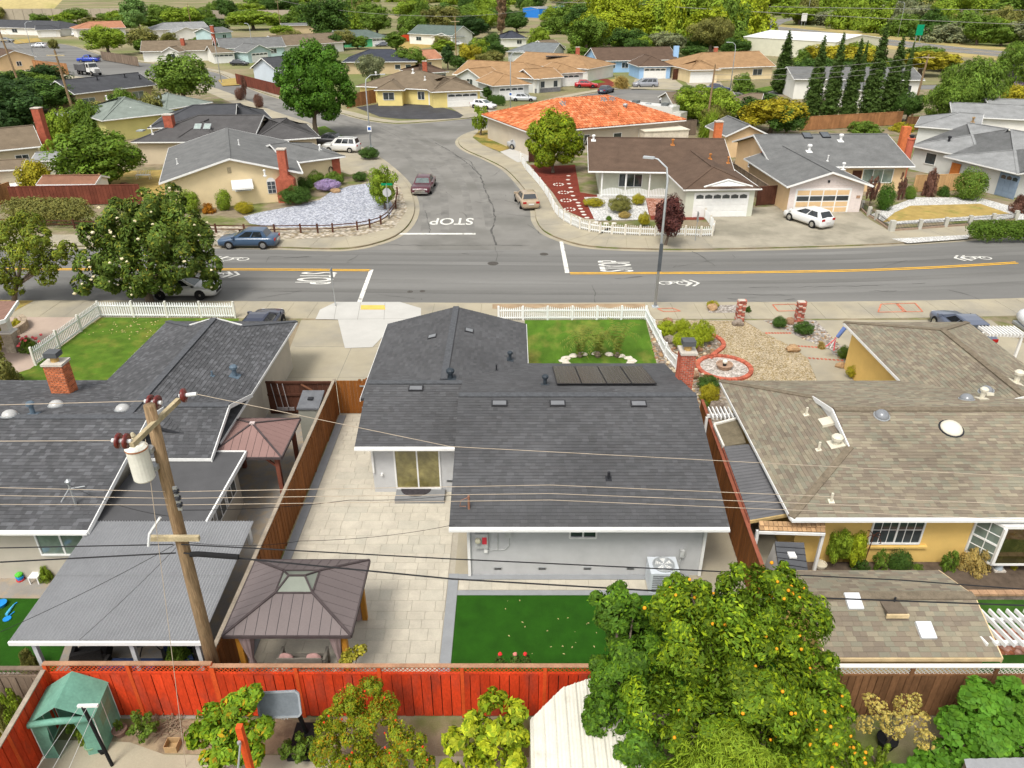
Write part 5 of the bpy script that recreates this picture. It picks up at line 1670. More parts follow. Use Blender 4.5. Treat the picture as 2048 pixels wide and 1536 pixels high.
t = thing('toy_paddle', 'blue toy paddle lying on the left turf below the bat', 'toy', G(22, 1230)); p = G(22, 1230)
MB().lathe([(.13, .03), (.13, .05), (.01, .052)], (p.x, p.y - .2, 0), 12).build('blade', TB, t); MB().bar((p.x, p.y - .1, .04), (p.x + .06, p.y + .12, .04), .03, .02).build('handle', TB, t)
t = thing('toy_tub', 'blue toy tub at the left edge of the turf', 'toy', G(4, 1210)); p = G(4, 1212)
MB().lathe([(.12, 0), (.17, .14)], p, 12).build('tub', TB, t); MB().lathe([(.19, .13), (.19, .15), (.15, .15)], p, 12).build('rim', TB, t)
# bins
for u, v, col, l in ((567, 748, (.012, .06, .5), 'blue recycling bin beside the left garage'), (555, 760, (.045, .10, .03), 'green waste bin in front of the blue bin beside the left garage')):
 p = G(u, v); t = thing('wheelie_bin', l, 'bin', p)
 mt = M('bin_%d' % u, col, .5, .08)
 MB().add([(p.x - .25, p.y - .28, .05), (p.x + .25, p.y - .28, .05), (p.x + .25, p.y + .28, .05), (p.x - .25, p.y + .28, .05), (p.x - .31, p.y - .35, .98), (p.x + .31, p.y - .35, .98), (p.x + .31, p.y + .35, .98), (p.x - .31, p.y + .35, .98)],
             [(0, 1, 5, 4), (1, 2, 6, 5), (2, 3, 7, 6), (3, 0, 4, 7), (4, 5, 6, 7)]).build('bin_body', mt, t)
 MB().prism([(p.x - .33, p.y - .38), (p.x + .33, p.y - .38), (p.x + .33, p.y + .36), (p.x - .33, p.y + .36)], .99, 1.06).build('lid', mt, t)
 for sx in (-1, 1): MB().lathe([(.11, 0), (.11, .06)], (p.x + sx * .24 - .03, p.y + .3, .11), 10, axis='x').build('wheel', RUBBER, t)
# resin storage shed beside the fence
sx_, sy_ = -9.15, 29.2
t = thing('storage_shed', 'narrow grey-green resin storage shed against the brown fence', 'shed', (sx_, sy_, 0))
MB().box(sx_ - .45, sy_ - .55, 0, sx_ + .45, sy_ + .6, 1.75).build('shed_body', M('resin_grey', (.27, .27, .23), .7, .06), t)
MB().add([(sx_ - .5, sy_ - .62, 1.76), (sx_ + .5, sy_ - .62, 1.76), (sx_ + .5, sy_ + .66, 1.98), (sx_ - .5, sy_ + .66, 1.98), (sx_ - .5, sy_ - .62, 1.84), (sx_ + .5, sy_ - .62, 1.84), (sx_ + .5, sy_ + .66, 2.06), (sx_ - .5, sy_ + .66, 2.06)],
         [(4, 5, 6, 7), (0, 1, 5, 4), (1, 2, 6, 5), (2, 3, 7, 6), (3, 0, 4, 7)]).build('roof', M('shed_slate', (.13, .135, .145), .6), t)
MB().box(sx_ - .12, sy_ - .1, 1.97, sx_ + .12, sy_ + .12, 2.02).build('roof_hatch', DARK, t)
# side carport of the right house
cp = thing('side_carport', 'ribbed dark translucent lean-to roof beside the right house', 'carport', (9.1, 23, 0))
b = MB()
a0, a1, b0_, b1_ = G(1447, 893, 2.1), G(1497, 888, 2.3), G(1500, 1040, 2.05), G(1585, 1025, 2.25)
n = 46
for i in range(n):
 p, q = a0.lerp(b0_, i / n), a0.lerp(b0_, (i + 1) / n); s_, t_ = a1.lerp(b1_, i / n), a1.lerp(b1_, (i + 1) / n)
 z0 = Vector((0, 0, .03 * (i % 2))); z1 = Vector((0, 0, .03 * ((i + 1) % 2)))
 b.poly([p + z0, q + z1, t_ + z1, s_ + z0])
b.build('ribbed_roof', M('ribbed_smoke', (.12, .12, .125), .45, .12, 1, 20), cp)
MB().bar(b0_ - Vector((0, .03, .06)), b1_ - Vector((0, .03, .06)), .05, .12).build('edge_board', M('pine', (.5, .36, .16), .8), cp)
MB().bar(a0 - Vector((0, 0, .1)), b0_ - Vector((0, 0, .1)), .06, .1).build('beam', M('red_beam', (.26, .09, .06), .8), cp)
for p_ in (a0, a0.lerp(b0_, .5), b0_): piece('post', MATS['red_beam'], cp, (p_.x, p_.y, .95), (.09, .09, 1.9))
ar_ = thing('arbor_roof', 'small shingled lean-to roof behind the white pergola slats', 'roof', (8.9, 27, 0))
q = [G(1428, 850, 2.1), G(1475, 838, 2.2), G(1492, 885, 2.2), G(1447, 893, 2.1)]
MB().slab(q, .08).build('roof_deck', M('brown_roll', (.16, .135, .09), .95, .2, 4, 30), ar_)
MB().bar(q[0], q[3], .08, .12).bar(q[0], q[1], .1, .16).build('edge_trim', TRIM, ar_)
for c_ in (q[0], q[3]): piece('post', MATS['red_beam'], ar_, (c_.x + .05, c_.y, 1.02), (.09, .09, 2.04))
pg = thing('pergola', 'short white pergola with projecting slats beside the main roof', 'pergola', (9, 29, 0))
for i in range(8):
 p = G(1421 + i * 8, 828, 2.2)
 piece('slat', WHITE, pg, (p.x, p.y, 2.25), (.05, .9, .12))
pa_, pb_ = G(1414, 832, 2.1), G(1482, 830, 2.1)
MB().bar(pa_, pb_, .08, .16).build('beam', WHITE, pg)
for c_ in (pa_, pb_): piece('post', WHITE, pg, (c_.x, c_.y, 1.02), (.1, .1, 2.04))
# gate roof and dark shed by the yellow house
gr = thing('gate_roof', 'little tan shingled gate roof at the corner of the yellow house', 'roof', (9.3, 18.6, 0))
q = [G(1518, 1062, 2.0), G(1650, 1066, 2.0), G(1650, 1047, 2.2), G(1518, 1043, 2.2)]
MB().slab(q, .06).build('roof_deck', MATS['tan_deck'], gr)
for i in range(14):
 for j in range(2):
  a = q[0].lerp(q[1], (i + .5) / 14); c_ = q[3].lerp(q[2], (i + .5) / 14); m_ = a.lerp(c_, .27 + .48 * j)
  piece('shingle', M('light_tan_shingle', (.40, .25, .13), .95, .2, 5, 30, rnd=.25), gr, (m_.x, m_.y, m_.z + .03), (.145, .19, .02), mtx=Matrix.Translation(m_ + Vector((0, 0, .03))) @ Matrix.Rotation(atan2(.2, .55), 4, 'X'))
MB().bar(q[0] - Vector((0, .03, .04)), q[1] - Vector((0, .03, .04)), .05, .1).build('fascia', WHITE, gr)
for c_ in (q[0], q[1]): piece('post', WHITE, gr, (c_.x, c_.y + .1, .97), (.1, .1, 1.94))
ds = thing('storage_shed', 'dark grey shingled little shed with pale side at the corner of the yellow house', 'shed', (9.2, 17.8, 0))
q = [G(1558, 1138, 1.75), G(1617, 1150, 1.75), G(1608, 1085, 1.9), G(1550, 1083, 1.9)]
MB().slab(q, .06).build('roof', M('grey_shed_roof', (.085, .088, .095), .9, .12, 3, 30), ds)
n_ = 5
for i in range(1, n_):
 MB().bar(q[0].lerp(q[3], i / n_) + Vector((0, 0, .012)), q[1].lerp(q[2], i / n_) + Vector((0, 0, .012)), .02, .012).build('shingle_course', DARK, ds)
MB().poly([q[0] - Vector((.02, 0, .05)), q[3] - Vector((.02, 0, .05)), (q[3].x - .3, q[3].y, .1), (q[0].x - .3, q[0].y, .1)]).poly([q[0] - Vector((0, 0, .07)), q[1] - Vector((0, 0, .07)), (q[1].x, q[1].y, .1), (q[0].x - .3, q[0].y, .1)]).build('side', M('pale_shed', (.48, .46, .42), .8, .1), ds)
c_ = q[0].lerp(q[2], .5)
MB().box(c_.x - .12, c_.y - .15, c_.z, c_.x + .12, c_.y + .12, c_.z + .06).build('hatch', WHITE, ds)
# white pergola and planter bench at the lower right
pg = thing('pergola', 'white open pergola with many slats at the right edge', 'pergola', (14.2, 15.3, 0))
for i in range(11):
 p = G(1960 + i * 17, 1275, 2.1)
 piece('slat', WHITE, pg, (0, 0, 0), (.05, 1.35, .13), mtx=Matrix.Translation((13.25 + i * .26, 15.45, 2.2)) @ Matrix.Rotation(.18, 4, 'Z'))
for y in (15.0, 15.85): piece('beam', WHITE, pg, (14.6, y, 2.07), (3.2, .09, .12))
for y in (15.0, 15.85):
 piece('post', WHITE, pg, (13.2, y, 1.0), (.11, .11, 2.0)); piece('post', WHITE, pg, (16.0, y, 1.0), (.11, .11, 2.0))
lo = thing('garden_ornament', 'white scrolled garden ornament at the edge of the right lawn', 'ornament', G(1930, 1250))
p = G(1925, 1248)
MB().tube([(p.x + .25 * cos(t * .5) * (1 - t * .05), p.y + .1 * sin(t), .1 + .09 * t) for t in range(11)], .035, 6).build('scroll', WHITE, lo)
MB().lathe([(.16, 0), (.12, .1)], (p.x + .2, p.y, 0), 8).build('foot', WHITE, lo)
# raised bed along the yellow wall
rb = thing('garden_bed', None, None); rb['kind'] = 'structure'
y0_, y1_ = 18.75, 20.4
MB().box(9.95, y0_ + .2, 0, 24, y1_, .22).build('bed_soil', M('bed_soil', (.10, .075, .055), .95, .3), rb)
for j in range(3):
 for i in range(44):
  piece('edging_stone', M('tan_edging', (.40, .25, .15), .9, .2, 3, 20, rnd=.15) if j == 2 else M('grey_edging', (.22, .18, .15), .9, .2, 3, 20, rnd=.15), rb, (10.1 + i * .3 + .08 * (j % 2), y0_ + .1 - (.03 if j == 2 else 0), .055 + j * .1), (.285, .22, .09))
st_ = thing('garden_statue', 'pale blue robed garden statue under the bay window', 'statue', G(1998, 1143)); p = G(1995, 1140, .2)
MB().lathe([(.16, 0), (.13, .12), (.11, .3), (.14, .55), (.12, .68), (.05, .74), (.08, .82), (.07, .9), (.01, .94)], (p.x, p.y, .22), 12).build('figure', M('pale_blue_stone', (.40, .46, .52), .8, .1), st_, smooth=True)
MB().box(p.x - .2, p.y - .16, .2, p.x + .2, p.y + .16, .28).build('plinth', MORTAR, st_)
cr = thing('plant_hook', 'dark iron plant hook with curled arms before the yellow wall', 'plant hook', G(1727, 1110)); p = G(1727, 1130, .2)
b = MB().tube([(p.x, p.y, .2), (p.x + .05, p.y, 1.55)], .02, 6)
b.build('stake', M('rust_iron', (.08, .03, .02), .8), cr)
for k in range(4):
 a = k * pi / 2 + .4
 MB().tube([(p.x + .05 + cos(a) * r_, p.y + sin(a) * r_, 1.55 + dz) for r_, dz in ((0, 0), (.15, .08), (.3, .02), (.34, -.08), (.28, -.12))], .016, 5).build('hook_arm', MATS['rust_iron'], cr)
# ---------------------------------------------------------------- houses across the street and beyond
def RM(name, col, v=.16): return M('roof_' + name, col, .95, v, .9, 7., bump=.4, bscale=25, stretch=(1, 1, 2))
def WMt(name, col): return M('wall_' + name, col, .9, .06, .8, 20)
R_GREY, R_DGREY, R_SLATE = RM('grey', (.145, .147, .145)), RM('dark_grey', (.083, .080, .080)), RM('slate', (.062, .064, .070))
R_BROWN, R_TAN, R_TAUPE, R_GREEN = RM('brown', (.105, .070, .050)), RM('tan', (.30, .185, .095)), RM('taupe', (.165, .128, .088)), RM('green', (.195, .225, .200))
R_LGREY, R_TERRA, R_NAVY, R_WHITE = RM('light_grey', (.235, .24, .24)), RM('terra', (.36, .17, .10)), RM('navy', (.045, .05, .065)), M('white_metal_roof', (.70, .70, .68), .5, .05)
W_CREAM, W_YEL, W_WHITE, W_BLUE = WMt('cream', (.74, .60, .37)), WMt('yellow', (.74, .61, .24)), WMt('white', (.72, .71, .66)), WMt('blue', (.32, .50, .74))
W_PEACH, W_GREY, W_BEIGE, W_LBLUE, W_GREEN = WMt('peach', (.70, .50, .29)), WMt('grey', (.55, .56, .54)), WMt('beige', (.55, .47, .34)), WMt('pale_blue', (.42, .55, .56)), WMt('green', (.10, .42, .21))
W_TAN, W_SAGE, W_SLATE = WMt('tan', (.52, .41, .25)), WMt('sage', (.55, .56, .46)), WMt('slate_blue', (.20, .26, .34))
def frame(A, B, ze):
 a, b = G(*A, ze), G(*B, ze)
 x = Vector((b.x - a.x, b.y - a.y, 0))
 m = Matrix.Translation((a.x, a.y, 0)) @ Matrix.Rotation(atan2(x.y, x.x), 4, 'Z')
 return m, x.length
def FH(name, label, wings, wall, roof, trim=WHITE, cat='house', group=None):
 m, w = frame(wings[0][0], wings[0][1], wings[0][3].get('ze', 2.6) if len(wings[0]) > 3 else 2.6)
 c = m @ Vector((w / 2, wings[0][2] / 2, 0))
 h = House(name, label, c, cat, group)
 h.k = .6
 for wg in wings:
  A, B, d = wg[:3]
  k = dict(wg[3]) if len(wg) > 3 else {}
  ze = k.get('ze', 2.6)
  m, w = frame(A, B, ze)
  k.setdefault('wall', wall); k.setdefault('roof', roof); k.setdefault('trim', trim)
  h.wing(m, w, d, **k)
 return h
# cream corner house
h = FH('corner_house', 'cream house with grey shingles and tall red chimney on the left street corner',
       [((318, 366), (604, 345), 17, dict(ori='y', rise=1.75, ze=2.7, oh=.5)), ((575, 327), (690, 312), 9, dict(rise=1.2, re='h', ze=2.6))], W_CREAM, R_GREY, trim=WHITE)
h.feat(0, 'n', .565, 1.35, 1.35, 1.75, 'win', nx=1)
fm, L = h.face(0, 'n')
x = .565 * L
MB(fm).add([(x - .95, 0, 2.35), (x + .95, 0, 2.35), (x + .95, -.85, 1.75), (x - .95, -.85, 1.75)], [(0, 1, 2, 3)]).build('awning', M('awning_metal', (.62, .62, .62), .4, .08, 3, 30, stretch=(8, 8, 1)), h.root)
MB(fm).box(x - .95, -.86, 1.6, x + .95, -.84, 1.76).build('awning_valance', WHITE, h.root)
b = MB(fm); x2 = .79 * L
pts = [(x2 - .4, .85), (x2 + .4, .85)] + [(x2 + .4 * cos(pi * i / 8), 1.95 + .4 * sin(pi * i / 8)) for i in range(9)]
b.add([(px, -.05, pz) for px, pz in pts], [tuple(range(len(pts)))])
o = b.build('arched_window', WHITE, h.root)
for i in range(2):
 for j in range(3):
  MB(fm).box(x2 - .36 + i * .37, -.065, .9 + j * .37, x2 - .36 + i * .37 + .33, -.052, .9 + j * .37 + .33).build('pane', GLASS, o)
h.feat(0, 'n', .485, .42, 3.0, 3.55, 'vent', mat=W_CREAM)
p = fm @ Vector((.905 * L, -.35, 0))
h.chimney(p.x, p.y, 0, 4.9, .75, .7, base=(1.7, .8, 2.2))
h.pipe(398, 268, .1, .5, WHITE) if False else None
for u, v, r in ((530, 352, .12), (640, 300, .14), (478, 290, .08), (355, 328, .08)): h.pipe(u, v, r, .45, WHITE)
h.feat(1, 'n', .75, .4, .25, .4, 'vent', mat=DARK)
MB(h.face(1, 'n')[0]).tube([(4.2 + .22 * cos(t), -.1, 1.25 + .38 * sin(t)) for t in [i * .5 for i in range(13)]], .05, 6).build('hose_reel', RUBBER, h.root)
MB(h.face(1, 'n')[0]).box(h.face(1, 'n')[1] - .9, -.06, 0, h.face(1, 'n')[1] - .02, -.003, 2.4).build('brick_corner', BRICKFAR, h.root)
# brown-roofed white house on the right corner
h = FH('corner_house', 'white house with brown shingle roof and long front porch on the right street corner',
       [((1177, 342), (1470, 346), 13.5, dict(rise=1.95, oh=1.2)), ((1368, 379), (1522, 377), 11, dict(ori='y', le='h', rise=1.2, oh=.35))], W_SAGE, R_BROWN)
h.feat(1, 'n', .52, 4.7, 0.02, 2.1, 'gar', nx=6, ny=3)
fm, L = h.face(1, 'n')
MB(fm).add([(1.3, -1.0, 3.0), (5.4, -1.0, 3.0), (3.4, -.6, 3.42)], [(0, 1, 2)]).bar((1.2, -1.05, 2.98), (3.4, -.68, 3.5), .16, .08).bar((5.5, -1.05, 2.98), (3.4, -.68, 3.5), .16, .08).build('gablet', WHITE, h.root)
fm, L = h.face(0, 'n')
for i in range(4): MB(fm).box(.1 + i * 2.3, -1.0, 0, .22 + i * 2.3, -.88, 2.45).build('porch_post', WHITE, h.root)
MB(fm).box(-.2, -1.1, -.02, 8.6, -.05, .12).build('porch_floor', CONC_NEW, h.root)
for k in range(3):
 b = MB(fm)
 for i in range(14):
  t = (i + .5) / 14
  b.box(.25 + k * 2.3 + t * 2.1 - .04, -.96, .15, .25 + k * 2.3 + t * 2.1 + .04, -.92, .75 + .22 * sin(pi * t))
 b.bar((.25 + k * 2.3, -.93, .3), (2.35 + k * 2.3, -.93, .3), .03, .07)
 b.build('porch_railing', WPK, h.root)
h.feat(0, 'n', 3.0, 2.2, .9, 2.1, 'win', nx=3)
h.feat(0, 'n', 8.7, .95, .05, 2.1, 'door', mat=W_WHITE)
h.pipe(1187, 281, .18, .4, WHITE); h.pipe(1345, 290, .15, .45, M('rust_pipe', (.42, .17, .05), .8)); h.pipe(1420, 318, .14, .4, MATS['rust_pipe']); h.pipe(1456, 326, .12, .5, MATS['rust_pipe'])
p = G(1421, 268, 3.4); h.chimney(p.x, p.y - 3, 2.8, 5.2, .8, .7, mat=M('orange_far_brick', (.55, .16, .06), .9, .2, 4, 20), shroud=False)
# peach house with the panelled garage door
h = FH('ranch_house', 'peach house with grey shingles and cream panelled garage door behind the white hatchback',
       [((1545, 334), (1830, 332), 13.5, dict(rise=1.9, oh=.5)), ((1575, 373), (1746, 371), 12, dict(ori='y', rise=1.25, ze=2.55, oh=.5)), ((1452, 272), (1540, 270), 7, dict(ori='y', rise=1.2))], W_PEACH, R_GREY)
fm, L = h.face(1, 'n')
h.feat(1, 'n', .46, 4.9, .02, 2.1, 'gar', nx=4, ny=2, mat=M('garage_peach', (.64, .45, .25), .7, .05), detail=True)
MB(fm).poly([(.0, -.012, 0), (L, -.012, 0), (L, -.012, 2.45), (0, -.012, 2.45)]).poly([(0, -.013, 2.46), (L, -.013, 2.46), (L / 2, -.013, 3.5)]).build('white_brick_front', M('pinkish_white', (.66, .58, .54), .85, .08, 6, 25), h.root)
MB(fm).box(L / 2 - .08, -.14, 2.75, L / 2 + .08, -.02, 2.95).build('gable_lamp', DARK, h.root)
MB(fm).box(L - .55, -.05, 1.3, L - .2, -.02, 1.55).build('house_number_plate', M('plate_brown', (.35, .22, .14), .8), h.root)
fm0, L0 = h.face(0, 'n')
h.feat(0, 'n', .79, 3.0, .9, 2.2, 'win', nx=3, pane=GLASSG)
h.feat(0, 'n', .63, .95, .05, 2.1, 'door', mat=DRKW)
h.feat(0, 'l', .78, 1.1, .6, 2.1, 'win', nx=2)
h.feat(0, 'l', .40, .8, .9, 1.9, 'win', nx=1)
MB(h.face(0, 'l')[0]).bar((7.5, -.6, 0), (8.6, -.1, 3.3), .35, .06).build('ladder', M('ladder_red', (.6, .10, .05), .6), h.root)
for u, v in ((1614, 272), (1650, 271)): h.hatch(u, v, .9, 1.2, .12, DARK, M('sky_pane', (.1, .11, .12), .15), name='skylight')
for u, v, r in ((1618, 303, .22), (1681, 282, .22), (1686, 339, .16), (1655, 322, .08)): h.pipe(u, v, r, .5, WHITE)
for u, v, rr in ((1806, 285, True), (1818, 298, False)):
 p = G(u, v, 3.0)
 o = thing('chimney', None, None); o.parent = h.root
 if rr: MB().box(p.x - .42, p.y - .35, 0, p.x + .42, p.y + .35, 4.7).build('stack', MATS['orange_far_brick'], o)
 else:
  MB().lathe([(.36, 0), (.36, 3.95), (.42, 4.0), (.42, 4.12), (.3, 4.15)], (p.x, p.y, 0), 12).build('stack', M('painted_red', (.48, .13, .08), .8, .1), o)
  MB().lathe([(.2, 4.15), (.2, 4.3), (.3, 4.32), (.3, 4.4), (.1, 4.48)], (p.x, p.y, 0), 12).build('flue', DARK, o)
# grey house, far right
h = FH('ranch_house', 'large grey hip-roofed house at the right edge across the street',
       [((1818, 290), (1960, 318), 13, dict(le='h', re='h', rise=2.2, gut=False)), ((1888, 312), (2036, 347), 17, dict(le='h', re='h', rise=2.2, oh=.7, gut=False)), ((1830, 252), (1960, 262), 9, dict(rise=1.4, le='h', gut=False))], W_GREY, R_LGREY)
h.feat(1, 'n', .93, 1.9, .02, 2.1, 'gar', nx=3, ny=3, mat=W_SLATE, trim=W_SLATE); h.feat(0, 'n', .3, 1.2, 1.0, 2.1, 'win', nx=1)
MB(h.face(1, 'n')[0]).box(0, -.14, 0, 1.1, -.06, 2.05).build('orange_gate', M('orange_cedar', (.48, .16, .04), .8, .15), h.root)
h.hatch(1925, 262, .7, 1.8, .15, WHITE, M('acrylic', (.6, .62, .65), .3), name='skylight'); h.pipe(1897, 285, .2, .5, DARK); h.pipe(1945, 245, .18, .5, M('brass_pipe', (.3, .2, .1), .6))
# orange tile roof house
h = FH('tiled_house', 'beige house with bright orange clay tile roof beyond the right corner', [((1062, 266), (1372, 240), 15, dict(le='h', re='h', ze=3.0, rise=2.5, pal=True, deck=RM('tile_deck', (.40, .125, .05)), oh=.6)), ((1034, 218), (1070, 246), 12, dict(le='h', re='g', ze=2.9, rise=1.3, gut=False))], WMt('sand', (.52, .46, .37)), RM('tile_caps', (.46, .15, .065)))
shingle_roof(h.shing, h.root, PAL_TILE, 0, ew=.55, tw=(.42,), seed=5, tile=True, name='clay_tile')
h.feat(0, 'n', .33, 1.6, 1.2, 2.1, 'win', nx=2); h.feat(0, 'n', .56, 1.1, 1.2, 2.0, 'win', nx=1); h.feat(0, 'n', .75, 1.6, 1.0, 2.1, 'win', nx=2)
for u, v in ((1207, 200), (1224, 199), (1125, 208)): h.hatch(u, v, .8, 1.3, .12, STEEL, M('sky_pane2', (.15, .17, .17), .2), name='skylight')
h.pipe(1250, 216, .3, .25, STEEL); h.pipe(1237, 235, .12, .5, MATS['rust_pipe'] )
# yellow house
h = FH('ranch_house', 'yellow house with taupe hip roof beside the oak and black weed barrier', [((712, 172), (880, 180), 13, dict(le='h', re='h', rise=2.2)), ((862, 184), (966, 180), 11, dict(le='h', re='h', rise=1.7)), ((748, 180), (808, 180), 6, dict(ori='y', le='h', rise=1.2))], W_YEL, R_TAUPE)
h.feat(1, 'n', .62, 5.0, .02, 2.1, 'gar', nx=4, ny=3); h.feat(2, 'n', .45, 1.8, 1.0, 2.1, 'win', nx=2); h.feat(0, 'n', .78, 1.2, .9, 2.1, 'win', nx=2); h.feat(0, 'n', .9, .9, .05, 2.1, 'door')
h.pipe(826, 146, .2, .5, WHITE); h.pipe(850, 160, .14, .5, WHITE); h.pipe(752, 150, .2, .4, WHITE)
p = G(850, 140, 3.2); h.chimney(p.x, p.y, 2.5, 4.8, .9, .8)
# tan-roofed pair
h = FH('ranch_house', 'grey-sided house with tan roof and white garage door behind the lamp post', [((905, 148), (1080, 158), 13, dict(rise=2.1, re='h')), ((985, 172), (1064, 168), 9, dict(ori='y', le='h', rise=1.5)), ((912, 150), (960, 156), 6, dict(ori='y', rise=1.4))], W_GREY, R_TAN)
h.feat(1, 'n', .5, 4.6, .02, 2.1, 'gar', nx=4, ny=3); h.feat(2, 'n', .5, 1.7, .9, 2.1, 'win', nx=2); h.feat(0, 'n', .36, 1.3, 1.0, 2.1, 'win', nx=2)
h = FH('ranch_house', 'white house with tan roof and rooftop solar strip behind the red car', [((1020, 128), (1178, 138), 13, dict(rise=2.1, re='h')), ((1068, 158), (1128, 154), 8, dict(rise=1.4)), ((1105, 147), (1172, 144), 8, dict(ori='y', le='h', rise=1.4))], W_WHITE, R_TAN)
h.feat(2, 'n', .5, 4.8, .02, 2.1, 'gar', nx=4, ny=3); h.feat(1, 'n', .3, .9, .9, 2.0, 'win', nx=1); h.feat(1, 'n', .8, .9, .9, 2.0, 'win', nx=1)
MB(h.face(1, 'n')[0]).box(.02, -.04, 0, h.face(1, 'n')[1], -.004, .8).build('stone_skirt', M('dark_stone', (.16, .16, .17), .9, .3, 2, 8), h.root)
p, n = h.onroof(1118, 114); MB(Matrix.Translation(p)).box(-2.9, -.7, .05, 2.9, .9, .22).build('solar_strip', PVM, h.root)
p = G(1155, 110, 4.0); h.chimney(p.x, p.y, 2.5, 5.6, .9, .8)
# blue house
h = FH('ranch_house', 'light blue house with brown roof and white garage door in the cul-de-sac', [((1195, 122), (1357, 119), 12, dict(rise=2.4)), ((1277, 133), (1347, 132), 9, dict(ori='y', le='h', rise=1.7))], W_BLUE, R_BROWN)
h.feat(1, 'n', .5, 4.8, .02, 2.1, 'gar', nx=4, ny=3); h.feat(0, 'n', .16, 1.9, 1.0, 2.1, 'win', nx=2); h.feat(0, 'n', .34, 1.5, 1.0, 2.1, 'win', nx=2); h.feat(0, 'n', .46, 1.0, .05, 2.1, 'door', mat=W_BLUE)
p = G(1352, 103, 4.2); h.chimney(p.x, p.y, 2.5, 5.4, 1.2, .9, mat=W_BLUE, cap=False)
# tan house near the cypresses
h = FH('ranch_house', 'cream house with tan roof left of the cypress row', [((1376, 138), (1552, 132), 14, dict(rise=2.5, le='h')), ((1378, 140), (1442, 139), 8, dict(rise=1.5, le='h', re='h'))], W_CREAM, R_TAN)
h.feat(1, 'n', .45, 5.0, .02, 2.1, 'gar', nx=4, ny=9); h.feat(0, 'n', .82, 2.2, .9, 2.1, 'win', nx=2)
p = G(1430, 112, 3.8); h.chimney(p.x, p.y, 2.5, 5.6, .8, .8)
# warehouse
h = FH('warehouse', 'long white metal-roofed warehouse behind the cypress row', [((1487, 73), (1672, 84), 26, dict(ze=4.6, rise=1.3, oh=.1, gut=False, re='g'))], WMt('cream_metal', (.60, .59, .47)), R_WHITE, cat='building')
h = FH('ranch_house', 'white house with grey low roof half hidden by the cypress row', [((1588, 158), (1850, 160), 12, dict(rise=1.5, ze=3.4)), ((1660, 178), (1760, 182), 8, dict(rise=.8, ze=2.8, gut=False))], W_WHITE, R_GREY)
h.feat(0, 'n', .9, 1.6, 1.2, 2.4, 'win', nx=2)
h = FH('outbuilding', 'white outbuilding with low grey roof at the right edge behind the grey house', [((1905, 232), (2070, 240), 9, dict(rise=1.2, ze=2.8, gut=False)), ((1985, 220), (2120, 224), 8, dict(rise=1.0, ze=3.2, gut=False))], W_WHITE, R_LGREY)
h = FH('carport', 'low brown-roofed carport behind the orange tile house', [((1345, 208), (1482, 206), 8, dict(rise=1.2, gut=False))], W_GREY, R_TAUPE, cat='carport')
h = FH('ranch_house', 'small house with brown hip roof behind the basketball hoop and wooden pole', [((1440, 210), (1520, 214), 8, dict(rise=1.4, le='h', gut=False))], W_CREAM, R_TAUPE)
# left side of the side street
h = FH('ranch_house', 'beige house with dark grey hip roof and brick chimney behind the cream corner house', [((262, 284), (505, 283), 12, dict(rise=2.0, le='h', gut=False)), ((500, 284), (641, 274), 10, dict(le='h', re='h', rise=1.6)), ((345, 282), (440, 282), 7, dict(ori='y', le='h', rise=1.7, gut=False))], W_BEIGE, R_DGREY)
for u, v in ((282, 262), (396, 254), (415, 254)): h.hatch(u, v, .8, .9, .12, STEEL, M('sky_pane3', (.3, .36, .34), .2), name='skylight')
p = G(347, 283, 2.0); h.chimney(p.x, p.y, 0, 5.0, 1.0, .9, base=(1.8, .9, 1.4)); h.pipe(305, 268, .12, .8, WHITE)
h.feat(0, 'n', .5, 1.6, 1.0, 2.0, 'win', nx=2)
h = FH('ranch_house', 'house with dark slate gabled roof between the yellow-green house and the beige house', [((295, 256), (470, 250), 10, dict(rise=1.9, le='h', gut=False)), ((420, 246), (545, 238), 9, dict(le='h', re='h', rise=1.6))], W_BEIGE, R_SLATE)
h.feat(1, 'n', .8, 1.8, .9, 1.9, 'win', nx=2)
h = FH('ranch_house', 'pale yellow house with grey-green hip roof below the wooden poles', [((203, 241), (356, 224), 11, dict(le='h', re='h', rise=1.9, ze=2.8)), ((330, 219), (425, 204), 9, dict(le='h', re='h', rise=1.5))], WMt('pale_yellow', (.60, .55, .22)), R_GREEN)
h.pipe(214, 200, .15, .5, WHITE); h.pipe(262, 222, .2, .3, WHITE); h.feat(0, 'l', .6, 1.6, 1, 2, 'win', nx=2)
h = FH('ranch_house', 'tan house with long slate-blue gable roof near the dump truck', [((148, 188), (313, 169), 9, dict(rise=1.7, ze=3.2))], W_TAN, R_SLATE)
h.feat(0, 'n', .14, 2.0, .9, 2.3, 'win', nx=2, pane=GLASSG); h.feat(0, 'n', .46, 2.6, 1.1, 2.4, 'win', nx=2); h.feat(0, 'n', .78, 1.9, 1.3, 2.4, 'win', nx=2, pane=GLASSG)
for u, v in ((195, 160), (250, 155), (280, 158)): h.pipe(u, v, .15, .5, DARK)
h = FH('ranch_house', 'beige gabled house with red chimney at the left edge across the street', [((-120, 312), (84, 292), 9, dict(rise=1.6, ze=2.8))], W_BEIGE, R_TAUPE)
h.feat(0, 'n', .8, 1.2, 1.2, 2.0, 'win', nx=2); p = G(92, 318, 0); h.chimney(p.x, p.y + 1, 0, 5.6, .9, .9)
h = FH('carport', 'tan-roofed lean-to at the left edge below the beige gabled house', [((-80, 345), (42, 338), 5, dict(rise=.5, ze=2.5, gut=False))], W_BEIGE, R_TAUPE, cat='carport')
h = FH('garden_shed', 'small white-ended shed with brown roof behind the brown fence', [((72, 369), (190, 368), 3.0, dict(rise=.5, ze=1.9, oh=.15, gut=False))], W_WHITE, RM('rust', (.22, .11, .07)), cat='shed')
